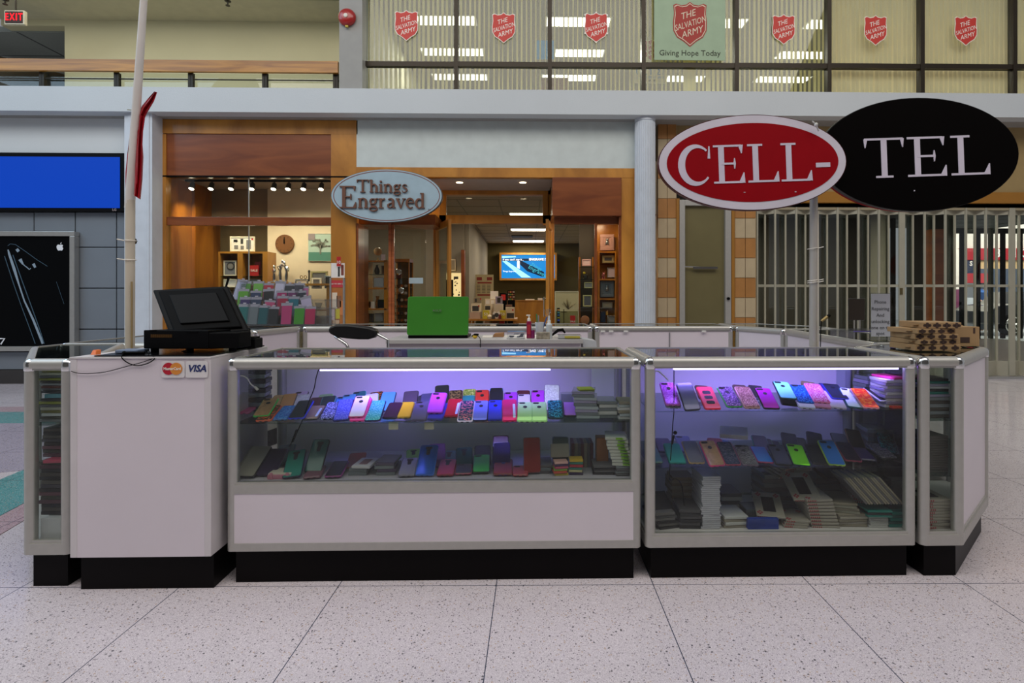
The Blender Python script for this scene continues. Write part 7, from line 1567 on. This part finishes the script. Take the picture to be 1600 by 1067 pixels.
for k in range(9):
    pk = pack('boxed_phone_case','boxed case',P(660+1430/4.571,0,2.5).x-.004*k+r_.uniform(-.004,.004),2.50,z_,.095,.12,.013,WB2,'white pack with a lime tab, %s in the right end pile' % (ORD[k]+' up' if 0<k<8 else ('lowest' if k==0 else 'topmost')),'lime tabbed white packs',-.12,-.0); z_ += .0145
    MB().lathe([(.013,0),(.013,.001)],(.022,-.0605,.006),14,Matrix.Identity(4)).build('lime_tab',LIME,pk,local=True); MB().box(.0,.030,-.0612,-.0598,.002,.012).build('lime_tab',LIME,pk,local=True)
# upper shelf, right end: clear boxes
z_ = .7005
z_ = pile(9,660+1190/4.571,2.46,.7005,.105,.13,.013,[CLB,CLB2,CLB3],'clear flat box','in the tall pile right of the phone cases',gw,seed=11,rz=-.1,drift=(-.0015,.001))
pack('boxed_phone_case','boxed case',P(660+1170/4.571,0,2.5).x,2.53,z_,.07,.08,.006,mat('yellow green card','#b8c028',.5),'yellow card topmost on the tall pile of clear boxes',gw,.1)
pile(5,660+1330/4.571,2.47,.7005,.09,.13,.015,[CLB2,WB],'grey clear box','in the middle pile near the white board',gw,seed=12)
pile(6,660+1465/4.571,2.44,.7005,.075,.12,.013,[WB,CLB,KR],'pale slim box','in the pile by the right post, long case',gw,seed=13)
v = P(660+1040/4.571,0,2.6); pack('boxed_phone_case','boxed case',v.x,2.62,.7005,.07,.06,.09,CLB2,'clear box with a lime card behind the lilac case',gw,0,0); 
# left end hanging clamshells seen through the side
for k in range(9): pack('clamshell_pack','blister pack',P(400-1.5*(k%2),0,2.70).x,2.70,.7005+.0225*k+.0,.12,.10,.019,CLB2 if k%2 else BLKB,'smoky clamshell pack, %s in the curved pile at the left end' % (ORD[k]+' up' if 0<k<8 else ('lowest' if k==0 else 'topmost')),'clamshell packs at the left end of the long case',.15)
# loose cables inside the cases
cable([(P(366,590,2.46).x,2.46,P(366,590,2.46).z),P(377,587,2.46),P(386,591,2.46),P(392,600,2.46),P(400,606,2.46)],.003,WHT,'white cable end hanging at the left inside the long case')
MBc = MB().cyl(P(398,604,2.46),P(403,609,2.46),.005,.006,10); tag(MBc.build('cable_plug',WHT,smooth=True),'white plug at the end of the hanging white cable','plug')
cable([P(1020,583,2.46),P(1028,580,2.46),P(1036,586,2.46),P(1044,594,2.46)],.003,WHT,'white cable end at the left inside the full height case')
cable([P(498,577,2.44),P(494,590,2.45),P(491,606,2.46),P(485,622,2.45),P(474,652,2.44),P(470,662,2.44),P(462,680,2.46),P(452,698,2.48)],.0022,BLACKM,'black led cord crossing the left of the long case')
tag(MB().cyl(P(464,672,2.455),P(457,690,2.47),.006,.005,10).build('cord_connector',BLACKM,smooth=True),'black connector on the led cord of the long case','connector')
cable([P(1053,576,2.44),P(1053,640,2.44),P(1051,665,2.445),P(1049,700,2.45),P(1046,740,2.46),P(1048,750,2.46),P(1056,748,2.46),P(1065,758,2.46),P(1069,790,2.48)],.0022,BLACKM,'black led cord hanging at the left of the full height case')
tag(MB().ball(P(1055,676,2.45),.010,.008,.009,8).cyl(P(1053,680,2.45),P(1050,694,2.45),.005,n=8).build('cord_connector',BLACKM,smooth=True),'black connector on the led cord of the full height case','connector')
# packs on the shelves of the full height case
gf = 'packs in the full height case'
cx_ = lambda x: 1000+x/3.636
x,y = C_(560,520); v = P(x,y,2.50); t = pack('boxed_phone_case','boxed case',v.x,2.56,.60,.125,.08,.022,mat('white boxed pack','#b4b0bc',.3),'white clear wrapped box lying across the middle shelf cases',gf,-.35,.3); 
pile(9,cx_(1450),2.46,.7455,.085,.12,.0135,[WB,CLB3],'white glossy box','in the lit pile, right end of upper shelf',gf,seed=21)
pack('phone_case','phone case',P(cx_(1440),0,2.5).x,2.53,.7455+.128,.075,.13,.010,pm('#d02c78'),'hot pink case on the lit white pile',gf,.2)
pile(6,cx_(1335),2.66,.7455,.09,.10,.018,[CLB3,CLB2],'violet clear box','in the pile behind the black case with white rim',gf,seed=22,rz=.1)
z0 = .7455
for k,(hx,lb) in enumerate((('#101014','black'),('#c03a1c','orange red'),('#2c3cb8','blue'))): pack('phone_case','phone case',P(cx_(1475-20*k),0,2.45).x,2.447-.0*k,z0+.0*k,.05,.03,.010+.0*k,pm(hx),lb+' case end showing at the right end of the upper shelf',g2,.0) if k == 1 else None
pile(5,cx_(1390),2.66,.4925,.12,.14,.02,[CLB2,GRB],'dim clear box','in the back right pile, middle shelf',gf,seed=23,rz=-.2)
# bottom deck
zb = .1985
z_ = pile(12,cx_(240),2.62,zb,.105,.11,.0145,[KR,mat('dim tan carton','#7c6a50',.6)],'tan flat box','in the pile at the back left of the bottom',gf,seed=31)
pile(26,cx_(405),2.455,zb,.085,.16,.0088,[mat('glossy white slim case','#c0bec8',.2,0,coat=.6)],'slim white box','in the tallest white pile at the bottom',gf,seed=32,jit=.0015,gap=.0004)
pile(6,cx_(290),2.455,zb,.095,.15,.014,[BLKB,mat('dark grey slim box','#4a484a',.4)],'dark slim box','in the pile left of the tall white pile',gf,seed=33,rz=-.08)
pile(6,cx_(150),2.455,zb,.10,.14,.012,[BLKB,mat('grey slim box','#6a6664',.4)],'black blister pack','in the slumped pile, bottom left',gf,seed=34,rz=.2,drift=(-.004,0))
pack('boxed_phone_case','boxed case',P(cx_(130),0,2.5).x,2.53,zb+.08,.09,.15,.012,BLKB,'black pack with blue lettering leaning on the left bottom pile',gf,.2,.5)
pile(4,cx_(540),2.46,zb,.11,.14,.013,[mat('ivory pack','#989080',.5),WB],'ivory pack','in the low pile right of the tall white pile',gf,seed=35,rz=.05)
pile(5,cx_(520),2.64,zb,.10,.14,.018,[GRB,WB],'grey white box','in the back pile behind the ivory packs',gf,seed=36)
x0 = P(cx_(615),0,2.445).x; x1 = P(cx_(790),0,2.445).x; pack('boxed_phone_case','boxed case',(x0+x1)/2,2.458,zb,x1-x0,.022,.048,mat('blue printed box','#1c3c9c',.3,0,(18,.4)),'long bright blue box lying in front at the bottom',gf,0)
pile(3,cx_(700),2.55,zb,.16,.10,.016,[CLB2,GRB],'clear flat tray','behind the bright blue box',gf,seed=37)
IV = mat('ivory printed pack','#a49c90',.4,0,coat=.3)
def redpack(x, y, z, w_, d, lb, rz, rx, win=False): return pack('printed_pack','boxed case',x,y,z,w_,d,.011,IV,lb,'ivory packs with red print',rz,rx,window=BLACKM if win else None,marks=REDPR)
z_ = zb
for k in range(3): redpack(P(cx_(870),0,2.5).x+.006*k,2.52,zb+.0118*k,.105,.13,'ivory red printed pack, %s in the small pile right of the blue box' % ['lowest','middle','topmost'][k],-.15,0)
redpack(P(cx_(760),0,2.5).x,2.56,zb+.062,.125,.16,'ivory red printed pack with a black phone picture over the blue box',-.25,.38,True)
for k in range(9): redpack(P(cx_(1035),0,2.5).x-.004*k,2.53+.002*k,zb+.006+.0145*k,.125,.15,'ivory red printed pack, %s in the tall leaning pile' % (ORD[k]+' up' if 0<k<8 else ('lowest' if k==0 else 'topmost')),-.1+.02*k,.12)
redpack(P(cx_(950),0,2.5).x,2.56,zb+.150,.13,.17,'ivory red printed pack with a black phone picture on the leaning pile',-.05,.5,True)
for k in range(4): redpack(P(cx_(830),0,2.7).x+.01*k,2.72,zb+.17+.0125*k,.17,.13,'ivory red printed pack, %s in the high pile at the back' % ['lowest','second','third','topmost'][k],.25,.1,k==3)
pile(8,cx_(800),2.68,zb,.16,.16,.0205,[GRB,CLB2],'dim grey box','under the high red printed pile at the back',gf,seed=38)
for k in range(5): redpack(P(cx_(1290),0,2.56).x-.006*k,2.60,zb+.085+.014*k,.13,.15,'ivory red printed pack, %s in the right upper pile' % ['lowest','second','third','fourth','topmost'][k],-.2,.05)
pile(4,cx_(1190),2.47,zb+.060,.14,.16,.0115,[mat('pale pack with lime print','#8f8c7c',.4),KR],'pale lime marked pack','in the fanned pile right of the leaning one',gf,seed=39,rz=-.25,drift=(-.008,0))
pile(5,cx_(1215),2.46,zb,.135,.14,.0115,[KR,IV],'cream pack','in the bottom pile under the lime marked packs',gf,seed=40)
pile(4,cx_(1330),2.60,zb,.14,.16,.0185,[GRB,KR],'grey carton','supporting the right upper red printed pile',gf,seed=46)
pile(6,cx_(1360),2.455,zb,.085,.11,.008,[WB],'white thin box','in the small white pile at the front right',gf,seed=41,jit=.002)
for k in range(3): pack('boxed_phone_case','boxed case',P(cx_(1345),0,2.47).x,2.50,zb+.052+.011*k,.11,.12,.0095,[TQB,BLKB,TQB][k],['lower turquoise','black and turquoise','upper turquoise'][k]+' box on the small white pile',gf,-.05)
pile(6,cx_(1470),2.455,zb,.085,.12,.0135,[TQB,mat('dark turquoise slim box','#0c5048',.4)],'turquoise box','in the pile at the right end of the bottom',gf,seed=42)
for k in range(14):
    t = pack('boxed_phone_case','boxed case',P(cx_(1330+13*k),0,2.62).x+.002*k,2.60,zb+.150-.0032*k+.01,.16,.12,.0085,KR if k%3 else GRB,'tan slim box, %s from the left in the fanned slanting row' % (ORD[k] if k else 'first'),'fanned slim boxes at the right'); t.matrix_basis = M_at(1.485+.0127*k,2.50,zb+.170,-.05,0) @ Matrix.Rotation(math.radians(48),4,'Y')
pack('leather_wallet','wallet',P(cx_(1085),0,2.66).x,2.66,zb+.18,.15,.10,.02,mat('dark brown leather','#2c1812',.35),'dark brown gold edged wallet high behind the leaning pile',gf,.3,.35)
pile(6,cx_(1085),2.70,zb,.14,.12,.028,[GRB,CLB2],'dim smoky box','under the brown wallet at the back',gf,seed=43)
pile(4,cx_(1350),2.74,zb,.15,.12,.03,[GRB],'dim dark carton','at the back right corner of the bottom',gf,seed=44)

# corner cases: piles behind the narrow panes
gl = 'packs in the left corner case'
mixl = [mat('slim pack '+h,h,.3,0,coat=.3) for h in ('#2c2f34','#7c8288','#6a3c34','#9aa0a6','#3a3a3c','#8c9438','#5c6068','#a8a89c','#6c6a30','#c4c8cc','#3c3c30','#8a8c90')]
xl_ = P(79,0,2.45).x+.03
pile(8,xl_,2.44,.7005,.14,.13,.0125,mixl[::-1],'mixed slim pack','in the upper pile behind the narrow left pane',gl,seed=51,name='slim_pack',cat='pack')
pack('slim_pack','pack',xl_+.01,2.50,.7005+.107,.12,.12,.018,mat('pale blue pouch','#5c98a8',.3,0,coat=.4),'pale blue pouch in the middle of the left corner pile',gl,.1); 
pile(9,xl_,2.44,.7005+.128,.14,.13,.0105,mixl,'thin glossy pack','in the topmost pile behind the narrow left pane',gl,seed=52,name='slim_pack',cat='pack')
mixd = [mat('dim pack '+h,h,.4) for h in ('#1e1c1e','#4c4640','#2a2a2e','#5c3c48','#3c3a30','#6c4450','#2a2424','#444048','#55504a')]
z_ = pile(14,xl_,2.44,.29,.14,.14,.0165,mixd,'dim slim pack','in the lower pile behind the narrow left pane',gl,seed=53,name='slim_pack',cat='pack')
t = pack('phone_case','phone case',xl_+.01,2.47,z_,.085,.12,.014,pm('#b8405c'),'pink case between the dim packs of the left corner case',gl,.12)
z_ = pile(8,xl_,2.45,z_+.015,.14,.13,.0155,mixd[3:]+mixd[:3],'dim rosy pack','above the pink case in the left corner case',gl,seed=54,name='slim_pack',cat='pack')
tag(MB().box(-2.12,-2.0,2.41,2.58,.199,.288).build('white_riser',mat('white riser block','#c8c8cc',.5)),'white riser block at the bottom of the left corner case','riser')
gr = 'packs in the right corner case'
xr_ = 1.862
z_ = pile(6,xr_,2.44,.7005,.12,.14,.0155,[mat('dim pack #4c4640','#4c4640',.4),mat('slim pack #7c8288','#7c8288',.3)],'grey brown pack','in the upper pile of the right corner case',gr,seed=61,name='slim_pack',cat='pack')
pile(7,xr_,2.44,z_,.12,.14,.0115,[CLB3,TQB,BLKB,mat('slim pack #c4c8cc','#c4c8cc',.3)],'violet turquoise pack','in the topmost pile of the right corner case',gr,seed=62,name='slim_pack',cat='pack')
pile(15,xr_,2.45,.4505,.12,.14,.0105,[mat('dim grey slim pack','#56524e',.4)],'thin grey pack','in the even pile, right corner case',gr,seed=63,jit=.001,name='slim_pack',cat='pack')
z_ = zb
for k in range(10):
    pack('printed_pack','boxed case',xr_+random.Random(k).uniform(-.004,.004),2.51,z_,.13,.15,.0125,IV,'ivory red printed pack, %s in the right corner case' % (ORD[k]+' up' if 0<k<9 else ('lowest' if k==0 else 'topmost')),gr,random.Random(k).uniform(-.1,.1),0,window=BLACKM if k==9 else None,marks=REDPR); z_ += .0135

# ================================================================ RACK OF PACKAGED CASES ON THE BACK LEFT
x0, x1 = P(372,510,5.0).x, P(514,510,5.0).x
t = thing('acrylic_tier_rack','clear stepped rack of packaged phone cases on the back left cases','rack',((x0+x1)/2,5.15,H+.001))
b = MB()
for k in range(4): b.box(x0,x1,4.985+.1*k,4.989+.1*k,H+.001,H+.02+.075*k)
for k in range(4): b.box(x0,x1,4.989+.1*k,5.085+.1*k,H+.002+.075*k-.0,H+.006+.075*k)
b.build('tiers',CLEARP,t)
rk = [ # px centre, py top, py bottom, tier, insert colour, angle, description
 (378,476,507,0,'#1c6a68',0,'teal'),(393,476,507,0,'#6a7478',0,'grey'),(409,478,508,0,'#0f5258',.05,'dark teal'),(424,480,509,0,'#15181c',.03,'black'),(446,474,508,0,'#b0346c',-.05,'pink with white card'),(466,479,509,0,'#3c8c1c',-.03,'vivid green'),(483,480,509,0,'#a8184c',-.05,'crimson'),
 (380,465,485,1,'#3a2c60',0,'purple'),(397,465,485,1,'#2c3c58',0,'navy blue'),(418,470,486,1,'#b84c74',.1,'rose'),(439,463,484,1,'#98183c',0,'red'),(456,464,484,1,'#146878',0,'blue teal'),(482,463,486,1,'#b8aec8',-.5,'pale lilac card'),
 (377,452,472,2,'#5a9c24',0,'lime'),(397,455,472,2,'#28385c',0,'dark blue'),(418,452,474,2,'#141416',-.1,'black wide'),(438,455,470,2,'#a01c60',0,'magenta'),(455,455,470,2,'#6c2c60',0,'violet'),(470,455,478,2,'#1c2434',-.2,'midnight'),
 (369,437,462,3,'#b0b4cc',.4,'pale blue card'),(381,440,458,3,'#4c8c24',0,'green'),(401,440,456,3,'#6cac3c',0,'light green'),(417,443,456,3,'#b01c34',0,'scarlet'),(434,440,455,3,'#c8c4d8',.1,'white'),(450,444,458,3,'#20242c',0,'dark'),(465,443,458,3,'#302c3c',0,'charcoal'),(473,449,470,3,'#b85c94',-.1,'mauve pink')]
for k,(px,pt,pb_,tier,hx,an,ds) in enumerate(rk):
    Y = 5.0+.1*tier; v = P(px,pb_,Y); top_ = P(px,pt,Y); zz = H+.008+.075*tier; hh = top_.z-zz+.012; w_ = .112
    M = Matrix.Translation((v.x,Y,zz)) @ Matrix.Rotation(math.radians(-12),4,'X') @ Matrix.Rotation(an*.5,4,'Y')
    q = thing('packaged_phone_case','hang pack with %s insert, %s tier of the stepped rack, %s' % (ds,['front','second','third','back'][tier],'left half' if px < 430 else 'right half'),'packaged case',M=M,group='packaged phone cases on the rack')
    MB().box(-w_/2,w_/2,0,.018,0,hh).build('clear_pack',CLEARP,q,local=True,bev=.002)
    MB().slab(w_*.82,hh*.83,-.006,.006,r=.010,M=Matrix.Translation((0,.009,.008)) @ Matrix.Rotation(PI/2,4,'X')).build('phone_case',pm(hx),q,local=True,smooth=True)
    MB().box(-w_/2+.004,w_/2-.004,.004,.008,hh*.86,hh-.003).build('header_card',mat('pale header card','#96939e',.6),q,local=True)
    MB().box(-.014,.014,.006,.009,hh,hh+.012).build('hang_tab',mat('pale header card','#96939e',.6),q,local=True)
